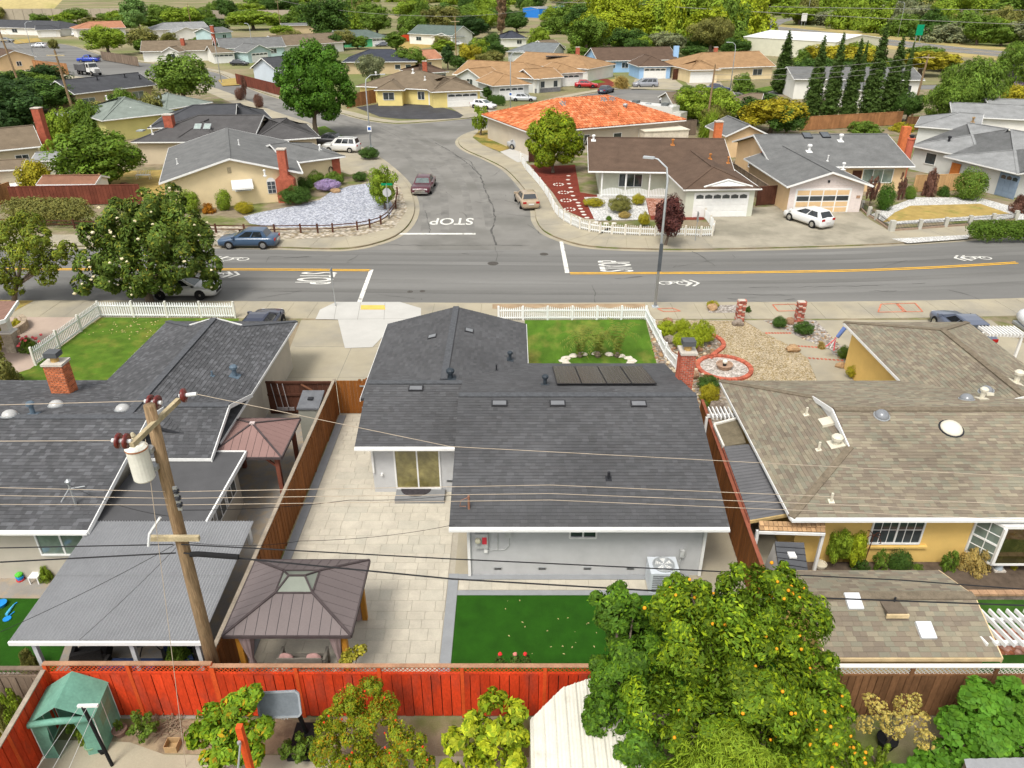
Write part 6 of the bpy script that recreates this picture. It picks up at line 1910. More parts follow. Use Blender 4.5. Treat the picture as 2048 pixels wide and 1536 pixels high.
h = FH('garden_shed', 'pale metal shed beside the pale yellow house', [((105, 238), (148, 236), 4, dict(rise=.6, ze=2.2, oh=.1, gut=False))], W_WHITE, R_LGREY, cat='shed')
h = FH('garden_shed', 'silver metal shed beside the red chimney on the left', [((60, 322), (118, 320), 4, dict(rise=.5, ze=2.1, oh=.1, gut=False))], W_SAGE, R_LGREY, cat='shed')
# far left rows
h = FH('ranch_house', 'white house with blue-grey gable roof in the upper left corner', [((-80, 52), (118, 58), 15, dict(rise=2.4, re='h')), ((70, 60), (120, 59), 8, dict(rise=1.4, re='h'))], W_WHITE, R_SLATE)
h.feat(1, 'n', .5, 5, .02, 2.2, 'gar', nx=4, ny=9); h.feat(0, 'n', .55, 3, .8, 2.1, 'win', nx=2)
h = FH('ranch_house', 'white house with terracotta roof in the upper left', [((150, 58), (252, 55), 13, dict(rise=2.2, le='h', ze=3))], W_WHITE, R_TERRA)
h.feat(0, 'n', .3, 4.5, .02, 2.2, 'gar', nx=4, ny=9)
h = FH('garage', 'tan gabled garage with small window at the left edge', [((-10, 118), (73, 113), 12, dict(ori='y', rise=1.6, ze=2.8))], W_PEACH, R_BROWN, cat='garage')
h.feat(0, 'n', .55, 1.0, 1.0, 1.9, 'win', nx=2)
h = FH('ranch_house', 'grey house with taupe roof and white garage behind the dark green tree', [((280, 103), (425, 100), 12, dict(rise=2.2)), ((423, 106), (472, 104), 9, dict(rise=1.4, re='h')), ((322, 104), (358, 104), 5, dict(ori='y', rise=1.2))], W_WHITE, R_TAUPE)
h.feat(1, 'n', .5, 4.6, .02, 2.1, 'gar', nx=4, ny=3); h.feat(2, 'n', .5, 2, .9, 2.1, 'win', nx=2); p = G(366, 88, 4); h.chimney(p.x, p.y, 2.5, 5.4, .9, .8)
h = FH('two_storey_house', 'pale aqua house with grey roof and upper storey in the upper left', [((440, 97), (572, 93), 13, dict(rise=2.2)), ((494, 105), (546, 101), 7, dict(ori='y', rise=1.7)), ((425, 66), (466, 63), 8, dict(ze=5.0, rise=1.3))], W_LBLUE, R_GREY)
h.feat(1, 'n', .5, 4.8, .02, 2.2, 'gar', nx=4, ny=3); h.feat(2, 'n', .6, 1.4, 3.3, 4.3, 'win', nx=2); h.feat(0, 'n', .82, 1.5, 1, 2.1, 'win', nx=2); p = G(428, 80, 3); h.chimney(p.x, p.y, 0, 7, .9, .9)
h = FH('ranch_house', 'cream house with brown roof behind the big oak', [((563, 92), (690, 84), 13, dict(rise=2.4))], W_WHITE, R_TAUPE); h.feat(0, 'n', .8, 2, .9, 2.1, 'win', nx=2)
h = FH('ranch_house', 'bright green house with grey-green roof and white garage', [((676, 78), (783, 75), 13, dict(rise=2.2, re='h'))], W_GREEN, RM('green_grey', (.10, .13, .115))); h.feat(0, 'n', .8, 5, .02, 2.2, 'gar', nx=4, ny=3); h.feat(0, 'n', .35, 1.8, .9, 2.1, 'win', nx=2)
h = FH('ranch_house', 'white house with grey-green gable roof above its dry lawn', [((815, 67), (905, 71), 12, dict(rise=2.6, ze=3.2)), ((862, 73), (905, 75), 7, dict(ori='y', rise=1.2))], W_WHITE, RM('green_grey', (.10, .13, .115)))
h.feat(0, 'n', .22, 2.2, 1.2, 2.3, 'win', nx=2)
h = FH('ranch_house', 'pale blue gabled house with dark roof left of the oak', [((500, 136), (553, 141), 15, dict(ori='y', rise=2.2))], WMt('ice', (.50, .56, .62)), R_SLATE)
h = FH('ranch_house', 'tan house with dark blue-black hip roof behind the yellow house', [((683, 124), (834, 123), 12, dict(rise=2.2, le='h', re='h'))], W_TAN, R_NAVY); h.feat(0, 'n', .75, 1.2, 1, 1.9, 'win', nx=1); h.feat(0, 'n', .9, 1.2, 1, 1.9, 'win', nx=1)
h = FH('ranch_house', 'cream cottage with brown roof between the dark hip roof and the poles', [((830, 120), (888, 117), 10, dict(rise=1.7))], W_CREAM, R_TERRA); h.feat(0, 'n', .5, 1.2, .9, 1.9, 'win', nx=1)
h = FH('ranch_house', 'small house with dark brown roof and arched white window behind the yellow house', [((838, 147), (898, 143), 9, dict(rise=1.3, le='h', re='h'))], W_GREY, R_BROWN); h.feat(0, 'n', .8, 2, .6, 2.1, 'win', nx=2)
h = FH('ranch_house', 'grey house with blue-grey roof behind the tan-roofed pair', [((1012, 103), (1106, 106), 11, dict(rise=2.0, le='h'))], W_GREY, RM('blue_grey', (.15, .165, .17)))
h = FH('ranch_house', 'white house covered in dark solar panels beneath the tall palm', [((1004, 77), (1056, 76), 10, dict(rise=2.0, le='h', re='h'))], W_WHITE, R_NAVY); h.feat(0, 'n', .7, 1.6, .9, 2, 'win', nx=2)
h = FH('ranch_house', 'small white house with taupe roof right of the grey roof', [((1100, 97), (1132, 94), 9, dict(rise=1.8))], W_WHITE, R_TAUPE)
h = FH('ranch_house', 'white house with pale grey roofs left of the aqua house', [((308, 60), (420, 56), 12, dict(rise=2.2, le='h')), ((345, 66), (402, 64), 8, dict(ori='y', rise=1.8))], W_WHITE, R_LGREY)
h = FH('warehouse', 'flat grey workshop roof in the hedge line at the upper left', [((562, 51), (631, 50), 12, dict(rise=.6, ze=3.4))], W_TAN, R_GREY, cat='building')
for i, (A, B, d, col, l) in enumerate([((1078, 17), (1112, 16), 14, (.03, .20, .62), 'bright blue industrial shed at the top edge'), ((1140, 14), (1176, 12), 12, (.05, .25, .65), 'blue and white industrial block at the top edge, right of the blue shed'), ((690, 16), (745, 14), 26, (.55, .56, .56), 'pale grey industrial shed at the top edge beside the freeway')]):
 FH('industrial_shed', l, [(A, B, d, dict(ze=5, rise=.8, oh=.1, gut=False))], WMt('ind%d' % i, col), R_LGREY, cat='building')
# sound wall and freeway structures, top left
sw = thing('sound_wall', 'long pale concrete sound wall along the freeway, upper left', 'wall', G(100, 45))
a, b = G(-250, 47), G(262, 43)
n = 26
for i in range(n):
 p = a.lerp(b, (i + .5) / n)
 piece('wall_panel', M('sound_wall', (.40, .345, .27), .9, .1, .1, 1, rnd=.06), sw, (p.x, p.y, 3.2), ((b - a).length / n - .15, .5, 6.4), atan2(b.y - a.y, b.x - a.x))
fz = 4.
fl_ = gp([(-400, 27), (240, 24), (760, 22)], fz)
ribbon(fl_, -11, 11, fz).build('freeway', M('freeway_concrete', (.42, .39, .33), .9, .1, .05, 1), None, kind='structure')
ribbon([fl_[0], fl_[0].lerp(fl_[1], .75)], 11, 45, fz - .1, fz + 9).build('freeway_bank', M('golden_grass', (.40, .33, .15), .95, .18, .03, .6, col2=(.2, .2, .06), c2scale=.015), None, kind='structure')
fw = thing('freeway_barrier', 'pale concrete barrier along the freeway edge at the top left', 'barrier', fl_[0])
for a, b in zip(fl_[:-1], fl_[1:]):
 d_ = (b - a).normalized(); mid = (a + b) / 2
 piece('barrier_section', MATS['sound_wall'], fw, (mid.x + d_.y * 11, mid.y - d_.x * 11, fz - 1), ((b - a).length, .5, 4.), atan2(d_.y, d_.x))
# ---------------------------------------------------------------- vehicles
def paint(name, col): return M('paint_' + name, col, .28, .03, 1, 10, spec=.5, coat=.5)
CHR = M('chrome', (.55, .55, .55), .2, .05, metal=.9)
HL = M('headlamp', (.6, .6, .58), .1, .05, spec=.8)
TLM = M('tail_lamp', (.35, .012, .012), .2, .05)
PLATE = M('number_plate', (.6, .6, .58), .6)
CARG = M('car_glass', (.018, .022, .026), .04, .1, 2, 5, spec=1.0)
def car(kind, label, u, v, ang, col, name=None, z=-.12, plain=False):
 """body loft from stations, glazed cabin, four wheels; built along +x (nose), then placed"""
 K = {'sedan':   (4.65, 1.80, 1.45, .93, [-.24, -.02, .30, .37], 1.0), 'coupe': (4.6, 1.80, 1.38, .90, [-.24, -.06, .24, .36], .95),
         'hatch':   (4.45, 1.75, 1.50, .95, [-.33, -.02, .36, .47], .97), 'suv': (4.6, 1.85, 1.75, 1.08, [-.25, -.10, .43, .47], .96),
         'minivan': (5.1, 1.95, 1.78, 1.06, [-.33, -.13, .44, .48], .96), 'classic': (5.5, 2.0, 1.40, .88, [-.20, -.08, .20, .28], 1.0), 'pickup': (5.6, 1.95, 1.80, 1.12, [-.22, -.11, .10, .13], .98)}
 Ln, Wd, Ht, belt, cab, rear = K[kind]
 t = thing(name or {'sedan': 'sedan', 'coupe': 'coupe', 'hatch': 'hatchback', 'suv': 'sport_utility_car', 'minivan': 'minivan', 'classic': 'classic_sedan', 'pickup': 'pickup_truck'}[kind], label, 'truck' if kind == 'pickup' else 'car')
 pm = paint('%02x%02x%02x' % tuple(int(c * 255) for c in col), col)
 hw = Wd / 2
 hood = {'suv': .98, 'minivan': .95, 'pickup': 1.05, 'classic': .84}.get(kind, .80)
 tail = {'suv': 1.05, 'minivan': 1.04, 'hatch': 1.02, 'classic': .82, 'pickup': 1.05}.get(kind, .93)
 xs = [(.5, .62, hood - .22), (.485, .86, hood - .10), (.44, .96, hood - .03), (.36, 1.0, hood + .0), (-cab[0] + .0, 1.0, belt - .02), (.0, 1.0, belt), (-.25, 1.0, belt), (-cab[3], 1.0, belt - .0), (-.44, .97, tail), (-.485, .90, tail - .06), (-.5, .78, tail - .2)]
 xs = sorted(xs, key=lambda q: -q[0])
 vs, fs = [], []
 for x, wf, zt in xs:
  w = hw * wf
  vs += [(x * Ln, -w * .9, .24), (x * Ln, -w, .42), (x * Ln, -w, zt - .18), (x * Ln, -w * .95, zt - .04), (x * Ln, -w * .78, zt), (x * Ln, 0, zt + .03), (x * Ln, w * .78, zt), (x * Ln, w * .95, zt - .04), (x * Ln, w, zt - .18), (x * Ln, w, .42), (x * Ln, w * .9, .24)]
 m = 11
 for i in range(len(xs) - 1):
  for k in range(m - 1):
   q = i * m + k
   fs.append((q, q + 1, q + 1 + m, q + m))
  fs.append((i * m + m - 1, i * m, i * m + m, i * m + 2 * m - 1))
 fs.append(tuple(range(m - 1, -1, -1))); fs.append(tuple(range((len(xs) - 1) * m, len(xs) * m)))
 body = MB().add(vs, fs).build('body', pm, t, smooth=True)
 # greenhouse
 xf, x1, x2, xr = -cab[0] * Ln, -cab[1] * Ln, -cab[2] * Ln, -cab[3] * Ln
 bw, tw = hw * .86, hw * .68
 zb = belt - .03
 zt = Ht - .05
 B = [(xf, -bw, zb), (xf, bw, zb), (xr, bw, zb), (xr, -bw, zb)]
 T = [(x1, -tw, zt), (x1, tw, zt), (x2, tw, zt), (x2, -tw, zt)]
 xm1, xm2 = x1 * .7 + x2 * .3, x1 * .3 + x2 * .7
 roof = [(x1, -tw * .97, zt), (x1, tw * .97, zt), (x2, tw * .97, zt), (x2, -tw * .97, zt), (xm1, -tw * .8, Ht), (xm1, tw * .8, Ht), (xm2, tw * .8, Ht), (xm2, -tw * .8, Ht)]
 cb = MB().add(B + T, [(0, 1, 5, 4), (1, 2, 6, 5), (2, 3, 7, 6), (3, 0, 4, 7)]).add(roof, [(4, 5, 6, 7), (0, 1, 5, 4), (1, 2, 6, 5), (2, 3, 7, 6), (3, 0, 4, 7)])
 cb.build('cabin', pm, t)
 def pane(q, nm, s0=.07, s1=.93, b0=.12, b1=.9, o=.012):
  a, b, c, d = (Vector(p) for p in q)
  def P(s, h): return (a.lerp(b, s)).lerp(d.lerp(c, s), h)
  n = (b - a).cross(d - a).normalized()
  MB().add([P(s0, b0) + n * o, P(s1, b0) + n * o, P(s1, b1) + n * o, P(s0, b1) + n * o], [(0, 1, 2, 3)]).build(nm, M('windscreen_glass', (.10, .13, .125), .05, .2, 2, 5, spec=.9) if nm[0] == 'w' else CARG, t)
 pane((B[0], B[1], T[1], T[0]), 'windscreen')
 pane((B[2], B[3], T[3], T[2]), 'rear_window')
 for sd, (i, j) in ((1, (1, 2)), (-1, (3, 0))):
  q = (B[i], B[j], T[j], T[i])
  a = (.16, .50, .54, .88)
  if kind == 'pickup': a = (.15, .85, None, None)
  if kind in ('suv', 'minivan'): a = (.14, .40, .43, .68)
  pane(q, 'side_window', a[0], a[1])
  if a[2]: pane(q, 'side_window', a[2], a[3])
  if kind in ('suv', 'minivan'): pane(q, 'side_window', .71, .92)
 wb = Ln * .29
 for x in (wb, -wb):
  for s in (-1, 1):
   y = s * (hw - .09)
   MB().lathe([(.35, -.015), (.36, 0), (.36, .03), (.35, .04)], (x, s * (hw + .004) - .02, .34), 16, axis='y').build('wheel_arch', RUBBER, t)
   w_ = MB().lathe([(.22, -.1), (.33, -.1), (.335, -.06), (.335, .09), (.31, .12), (.21, .115)], (x, y, .335), 18, axis='y').build('wheel', RUBBER, t)
   MB().lathe([(.2, .0), (.21, s * .125), (.05, s * .13), (.04, s * .14)], (x, y, .335), 12, axis='y').build('rim', CHR, w_)
 for s in (-1, 1):
  MB().box(.485 * Ln - .02, s * hw * .55 - .16, hood - .26, .485 * Ln + .06, s * hw * .55 + .16, hood - .11).build('headlight', HL, t)
  MB().box(-.49 * Ln - .05, s * hw * .68 - .16, tail - .26, -.49 * Ln + .02, s * hw * .68 + .16, tail - .08).build('tail_light', TLM, t)
  MB().box(xf - .25, s * (hw - .03) - .06, belt - .04, xf - .08, s * (hw - .03) + .12 * s + .06, belt + .12).build('wing_mirror', pm, t)
 MB().box(.5 * Ln - .04, -hw * .5, .36, .5 * Ln + .025, hw * .5, .52).build('grille', DARK, t)
 MB().box(-.5 * Ln - .03, -.26, .55, -.5 * Ln + .01, .26, .68).build('plate', PLATE, t)
 if kind == 'classic':
  MB().box(.5 * Ln - .02, -hw * .75, .28, .5 * Ln + .1, hw * .75, .40).build('bumper', CHR, t); MB().box(-.5 * Ln - .1, -hw * .8, .30, -.5 * Ln + .02, hw * .8, .42).build('bumper', CHR, t)
  MB().box(.5 * Ln - .02, -hw * .52, .42, .5 * Ln + .04, hw * .52, .6).build('grille_bars', CHR, t)
 if kind == 'pickup':
  MB().box(-.47 * Ln, -hw * .75, belt - .04, -.15 * Ln, hw * .75, belt + .008).build('truck_bed', DARK, t)
 if kind == 'suv':
  for s in (-1, 1): MB().tube([(x1 - .2, s * tw * .8, Ht + .04), (x2 + .2, s * tw * .8, Ht + .04)], .02, 5).build('roof_rail', DARK, t)
 p = G(u, v, z)
 t.location = (p.x, p.y, z)
 t.rotation_euler = (0, 0, radians(ang))
 return t
car('sedan', 'steel blue sedan parked at the kerb beside the post-and-rail fence', 500, 492, 180, (.045, .085, .15))
car('coupe', 'white coupe parked under the flowering magnolia', 372, 590, 0, (.62, .62, .60))
car('classic', 'maroon classic sedan driving toward the stop line', 848, 379, -92, (.075, .012, .022))
car('sedan', 'champagne gold sedan parked at the right kerb of the side street', 1053, 409, 100, (.36, .28, .19))
car('hatch', 'white hatchback parked on the wide driveway before the peach garage', 1614, 446, 117, (.70, .70, .69), z=.02)
car('suv', 'white sport utility car beside the cream corner house driveway', 684, 303, 172, (.66, .66, .64), z=.0)
car('sedan', 'dark sedan half hidden behind the white sport utility car', 655, 289, 170, (.03, .03, .035), z=.0)
car('sedan', 'white sedan on the driveway of the yellow house', 967, 217, -35, (.68, .68, .67), z=.0)
car('hatch', 'white hatchback at the kerb beside the orange tile house', 1022, 247, 195, (.70, .70, .70))
car('minivan', 'silver minivan half hidden by the tree before the orange tile house', 1052, 300, 140, (.38, .39, .40), z=0)
car('sedan', 'silver sedan on the street behind the lamp post', 1047, 203, -5, (.45, .47, .49))
car('sedan', 'red sedan beside the mulch yard', 1172, 175, -5, (.40, .012, .02), z=0)
car('sedan', 'dark blue sedan partly hidden behind the orange tile roof', 1212, 186, 60, (.03, .04, .07))
car('minivan', 'grey minivan parked before the blue house', 1290, 175, 182, (.24, .25, .28))
car('sedan', 'navy sedan at the kerb before the cream house with tan roof', 1435, 183, -6, (.02, .03, .09))
car('sedan', 'black sedan before the aqua house garage', 480, 131, -8, (.02, .022, .03), z=0)
car('sedan', 'navy sedan in the shared driveway behind the left garage roof', 526, 668, 90, (.018, .024, .05), z=.0)
car('sedan', 'dark blue car behind the roof of the yellow house', 1918, 672, 90, (.10, .12, .17), z=.0)
car('coupe', 'grey car parked by the green house garage', 765, 93, 200, (.12, .13, .16), z=0)
car('sedan', 'white car beside the red fence, upper centre', 917, 91, 10, (.66, .66, .66), z=0)
car('sedan', 'white sedan on the street in the upper left', 78, 95, 185, (.66, .68, .70))
car('suv', 'white car on the driveway of the terracotta-roofed house', 150, 72, -70, (.68, .68, .68), z=0)
car('pickup', 'white pickup beside the white car in the upper left', 176, 71, -75, (.66, .66, .66), z=0)
car('sedan', 'grey car at the left edge before the blue-grey roof house', 15, 84, 0, (.2, .21, .22), z=0)
car('pickup', 'bright blue pickup behind the white dump truck', 178, 124, 185, (.02, .06, .42))
car('sedan', 'white car behind the tile-roofed house near the basketball hoop', 1335, 210, 100, (.68, .68, .68))
car('suv', 'dark jeep behind the tile-roofed house', 1358, 226, 120, (.03, .035, .03), z=0)
car('sedan', 'blue car on the far highway at the upper right', 1540, 56, 185, (.05, .08, .2), z=.05)
for i, (u, v, c, l) in enumerate(((30, 24, (.6, .6, .6), 'white car on the far freeway at the top left'), (70, 24, (.3, .32, .34), 'grey car on the far freeway, right of the white one'))):
 q = car('sedan', l, u, v, 178, c, z=4.02)
# dump truck
def truck(label, u, v, ang, bodyc, name='dump_truck'):
 t = thing(name, label, 'truck')
 wp = paint('truck_white', (.66, .66, .64))
 MB().box(-3.8, -.55, .55, 3.6, .55, .85).build('chassis', DARK, t)
 MB().add([(.9, -1.1, .8), (2.4, -1.1, .8), (2.4, 1.1, .8), (.9, 1.1, .8), (1.0, -1.0, 2.7), (2.1, -1.0, 2.7), (2.1, 1.0, 2.7), (1.0, 1.0, 2.7)], [(4, 5, 6, 7), (0, 1, 5, 4), (1, 2, 6, 5), (2, 3, 7, 6), (3, 0, 4, 7)]).build('cab', wp, t)
 MB().add([(2.4, -.8, .7), (3.7, -.7, .7), (3.7, .7, .7), (2.4, .8, .7), (2.4, -.8, 1.75), (3.65, -.65, 1.55), (3.65, .65, 1.55), (2.4, .8, 1.75)], [(4, 5, 6, 7), (0, 1, 5, 4), (1, 2, 6, 5), (2, 3, 7, 6), (3, 0, 4, 7)]).build('bonnet', wp, t)
 MB().add([(2.36, -.95, 1.8), (2.36, .95, 1.8), (2.16, .9, 2.55), (2.16, -.9, 2.55)], [(0, 1, 2, 3)]).build('windscreen', CARG, t)
 for s in (-1, 1): MB().add([(1.2, s * 1.09, 1.75), (2.2, s * 1.09, 1.75), (2.0, s * 1.03, 2.5), (1.2, s * 1.03, 2.5)], [(0, 1, 2, 3)]).build('side_window', CARG, t)
 MB().box(3.66, -.55, .75, 3.74, .55, 1.45).build('grille', CHR, t)
 dm = M('dump_grey', (.10, .10, .105), .7, .15)
 b = MB()
 for q in ((-3.9, -1.2, .95, .7, -1.1, 2.2), (-3.9, 1.1, .95, .7, 1.2, 2.2), (-3.9, -1.1, .95, .7, 1.1, 1.05), (.6, -1.1, 1.05, .7, 1.1, 2.4), (-3.9, -1.1, 1.05, -3.8, 1.1, 2.0)): b.box(*q)
 b.build('dump_body', dm, t)
 for x in (2.7, -1.6, -2.9):
  for s in (-1, 1):
   w_ = MB().lathe([(.3, -.14), (.5, -.14), (.52, 0), (.5, .14), (.3, .14)], (x, s * .95, .52), 14, axis='y').build('wheel', RUBBER, t)
   MB().lathe([(.28, 0), (.28, s * .16), (.06, s * .17)], (x, s * .95, .52), 10, axis='y').build('rim', CHR, w_)
 for s in (-1, 1): MB().box(3.5, s * .72 - .14, .95, 3.68, s * .72 + .14, 1.15).build('headlight', HL, t)
 p = G(u, v, -.12); t.location = p; t.rotation_euler = (0, 0, radians(ang))
truck('white dump truck with dark grey bed on the far left street', 180, 150, -35, None)
# motor home roof behind the orange house
rv = thing('motor_home', 'long white motor home with roof air conditioners behind the orange tile house', 'motor home', G(1300, 222))
m, w = frame((1238, 205), (1345, 215), 3.0)
MB(m).box(0, 0, .5, w, 2.5, 3.0).build('body', paint('rv', (.66, .65, .60)), rv)
for x in (w * .2, w * .75): MB(m).box(x, .7, 3.0, x + .9, 1.7, 3.35).build('roof_unit', M('rv_dark', (.12, .13, .13), .7), rv)
MB(m).box(w * .45, .9, 3.0, w * .45 + .7, 1.5, 3.1).build('roof_hatch', STEEL, rv)
MB(m).box(w + .0, .1, .5, w + 1.3, 2.4, 2.3).build('cab', paint('rv', (.66, .65, .60)), rv)
for x in (1.5, w - 1.2): 
 for y in (.1, 2.4): MB(m).lathe([(.4, -.12), (.4, .12)], (x, y, .4), 12, axis='y').build('wheel', RUBBER, rv)
# boat on a trailer, left edge
bt = thing('motor_boat', 'red and white motor boat on a trailer at the left edge', 'boat', G(10, 400))
m = Matrix.Translation(G(8, 396)) @ Matrix.Rotation(radians(25), 4, 'Z')
st = [(-2.4, .9, 1.0), (0, 1.0, 1.1), (1.4, .8, 1.2), (2.6, .05, 1.35)]
vs = []
for x, hw_, z in st: vs += [(x, -hw_, z), (x, -hw_ * .7, .5), (x, 0, .35), (x, hw_ * .7, .5), (x, hw_, z)]
fs = [(i * 5 + k, i * 5 + k + 1, i * 5 + k + 6, i * 5 + k + 5) for i in range(3) for k in range(4)] + [(0, 1, 2, 3, 4)]
MB(m).add(vs, fs).build('hull', paint('boat', (.62, .62, .58)), bt)
MB(m).poly([(-2.4, -.9, .98), (0, -.98, 1.08), (0, .98, 1.08), (-2.4, .9, .98)]).build('deck', M('boat_red', (.35, .05, .03), .7, .3), bt)
MB(m).poly([(0.02, -.98, 1.09), (1.4, -.8, 1.19), (2.6, 0, 1.36), (1.4, .8, 1.19), (.02, .98, 1.09)]).build('foredeck', WHITE, bt)
MB(m).add([(.1, -.8, 1.1), (.1, .8, 1.1), (-.2, .7, 1.6), (-.2, -.7, 1.6)], [(0, 1, 2, 3)]).build('windscreen', CARG, bt)
MB(m).box(-2.8, -.1, .1, 3.4, .1, .25).build('trailer', STEEL, bt)
# ---------------------------------------------------------------- vegetation
def unit_dirs(rng, n):
 v = rng.normal(size=(n, 3))
 return v / np.linalg.norm(v, axis=1, keepdims=True)
def foliage(name, clumps, N, L, W, seed=1, sub=9, subr=.42, tint=.22, warm=.25, droop=0., up=.35, jit=.55, squash=1., parent=None, mat=None, tipcol=None, tipfrac=0., lvar=.35, fill=.25):
 """leaf quads over the outsides of sub-clumps that sit on the big clumps (x, y, z, r)"""
 rng = np.random.default_rng(seed)
 C = np.array([c[:4] for c in clumps], float)
 wgt = C[:, 3] ** 2
 wgt /= wgt.sum()
 k = rng.choice(len(C), N, p=wgt)
 sd = np.stack([unit_dirs(rng, sub) for _ in C])
 sr = rng.uniform(.6, 1.25, (len(C), sub)) * subr
 stint = rng.uniform(1 - tint, 1 + tint, (len(C), sub))
 j = rng.integers(0, sub, N)
 d1 = sd[k, j]
 r = C[k, 3][:, None]
 e = unit_dirs(rng, N)
 flip = (e * d1).sum(1) < -.25
 e[flip] *= -1
 rad = rng.uniform(.72, 1.06, (N, 1))
 off = d1 * .66 + e * sr[k, j][:, None] * rad
 nf = int(N * fill)
 off[:nf] = unit_dirs(rng, nf) * rng.uniform(.2, .9, (nf, 1))
 off[:, 2] *= squash
 P = C[k, :3] + r * off
 n = .7 * e + .5 * d1 + jit * unit_dirs(rng, N)
 n[:, 2] += up
 n /= np.linalg.norm(n, axis=1, keepdims=True)
 t = unit_dirs(rng, N)
 t[:, 2] -= droop
 t -= n * (t * n).sum(1, keepdims=True)
 t /= np.linalg.norm(t, axis=1, keepdims=True) + 1e-9
 s = np.cross(n, t)
 ls = (L * rng.uniform(1 - lvar, 1 + lvar, (N, 1)))
 ws = ls * (W / L)
 V = np.empty((N, 4, 3))
 V[:, 0] = P - t * ls * .5
 V[:, 1] = P + s * ws * .5 + n * ws * .14
 V[:, 2] = P + t * ls * .5 - n * ls * .08
 V[:, 3] = P - s * ws * .5 + n * ws * .14
 off0 = np.array(base_of(parent)) if parent is not None else np.zeros(3)
 V -= off0
 col = np.ones((N, 4, 4))
 b = stint[k, j] * rng.uniform(.78, 1.24, N)
 w = rng.uniform(0, 1, N) ** 2 * warm
 col[:, :, 0] = (b * (1 + w * 1.1))[:, None]
 col[:, :, 1] = (b * (1 + w * .35))[:, None]
 col[:, :, 2] = (b * (1 - w * .5))[:, None]
 if tipcol is not None:
  m = rng.uniform(0, 1, N) < tipfrac * (1 + 1.2 * np.clip(d1[:, 2] + e[:, 2], -1, 1))
  for i in range(3):
   col[m, :, i] = tipcol[i] * b[m][:, None]
 me = bpy.data.meshes.new(name)
 me.vertices.add(4 * N); me.loops.add(4 * N); me.polygons.add(N)
 me.vertices.foreach_set('co', V.reshape(-1))
 me.loops.foreach_set('vertex_index', np.arange(4 * N, dtype=np.int32))
 me.polygons.foreach_set('loop_start', np.arange(0, 4 * N, 4, dtype=np.int32))
 me.update(calc_edges=True)
 at = me.color_attributes.new('Col', 'FLOAT_COLOR', 'CORNER')
 at.data.foreach_set('color', col.reshape(-1))
 me.materials.append(mat or LEAF)
 return me
def put(name, me, parent=None, color=(1, 1, 1), loc=None, sc=None, rz=0.):
 o = bpy.data.objects.new(name, me)
 COL.objects.link(o)
 o.parent = parent
 o.color = (*color, 1)
 if loc is not None: o.location = loc
 if sc is not None: o.scale = sc
 o.rotation_euler = (0, 0, rz)
 return o
def round_clumps(R, z0, z1, n, seed, cr=.42, c=(0, 0), shell=(.35, .72)):
 r = random.Random(seed)
 out = []
 hz = (z1 - z0) / 2
 zc = (z0 + z1) / 2
 for i in range(n):
  z = -1 + 2 * (i + .5) / n
  a = i * 2.39996 + r.uniform(-.5, .5)
  q = (1 - z * z) ** .5
  k = r.uniform(*shell)
  out.append((c[0] + R * q * k * cos(a), c[1] + R * q * k * sin(a), zc + hz * z * k, min(R, hz * 1.3) * cr * r.uniform(.75, 1.25)))
 out.append((c[0], c[1], zc, min(R, hz) * .55))
 return out
def limbs(mb, base, clumps, r0, fork=.5, seed=0, k=6, lean=0.):
 r = random.Random(seed)
 base = Vector(base)
 zs = sorted(c[2] for c in clumps)
 cx = sum(c[0] for c in clumps) / len(clumps); cy = sum(c[1] for c in clumps) / len(clumps)
 top = Vector((base.x * .6 + cx * .4, base.y * .6 + cy * .4, base.z + (zs[0] - base.z) * fork + .25 * (zs[-1] - zs[0])))
 mid = base.lerp(top, .5) + Vector((r.uniform(-1, 1), r.uniform(-1, 1), 0)) * r0 * .8
 mb.tube([base, base + Vector((0, 0, r0 * .8)), mid, top], [r0 * 1.35, r0 * 1.02, r0 * .85, r0 * .7], 9)
 for c in sorted(clumps, key=lambda q: r.random())[:k]:
  e = Vector(c[:3])
  m_ = top.lerp(e, .5) + Vector((r.uniform(-.2, .2), r.uniform(-.2, .2), .12)) * (e - top).length * .5
  mb.tube([top - Vector((0, 0, r0)), m_, e], [r0 * .55, r0 * .33, r0 * .1], 6)
 return mb
VAR = {}
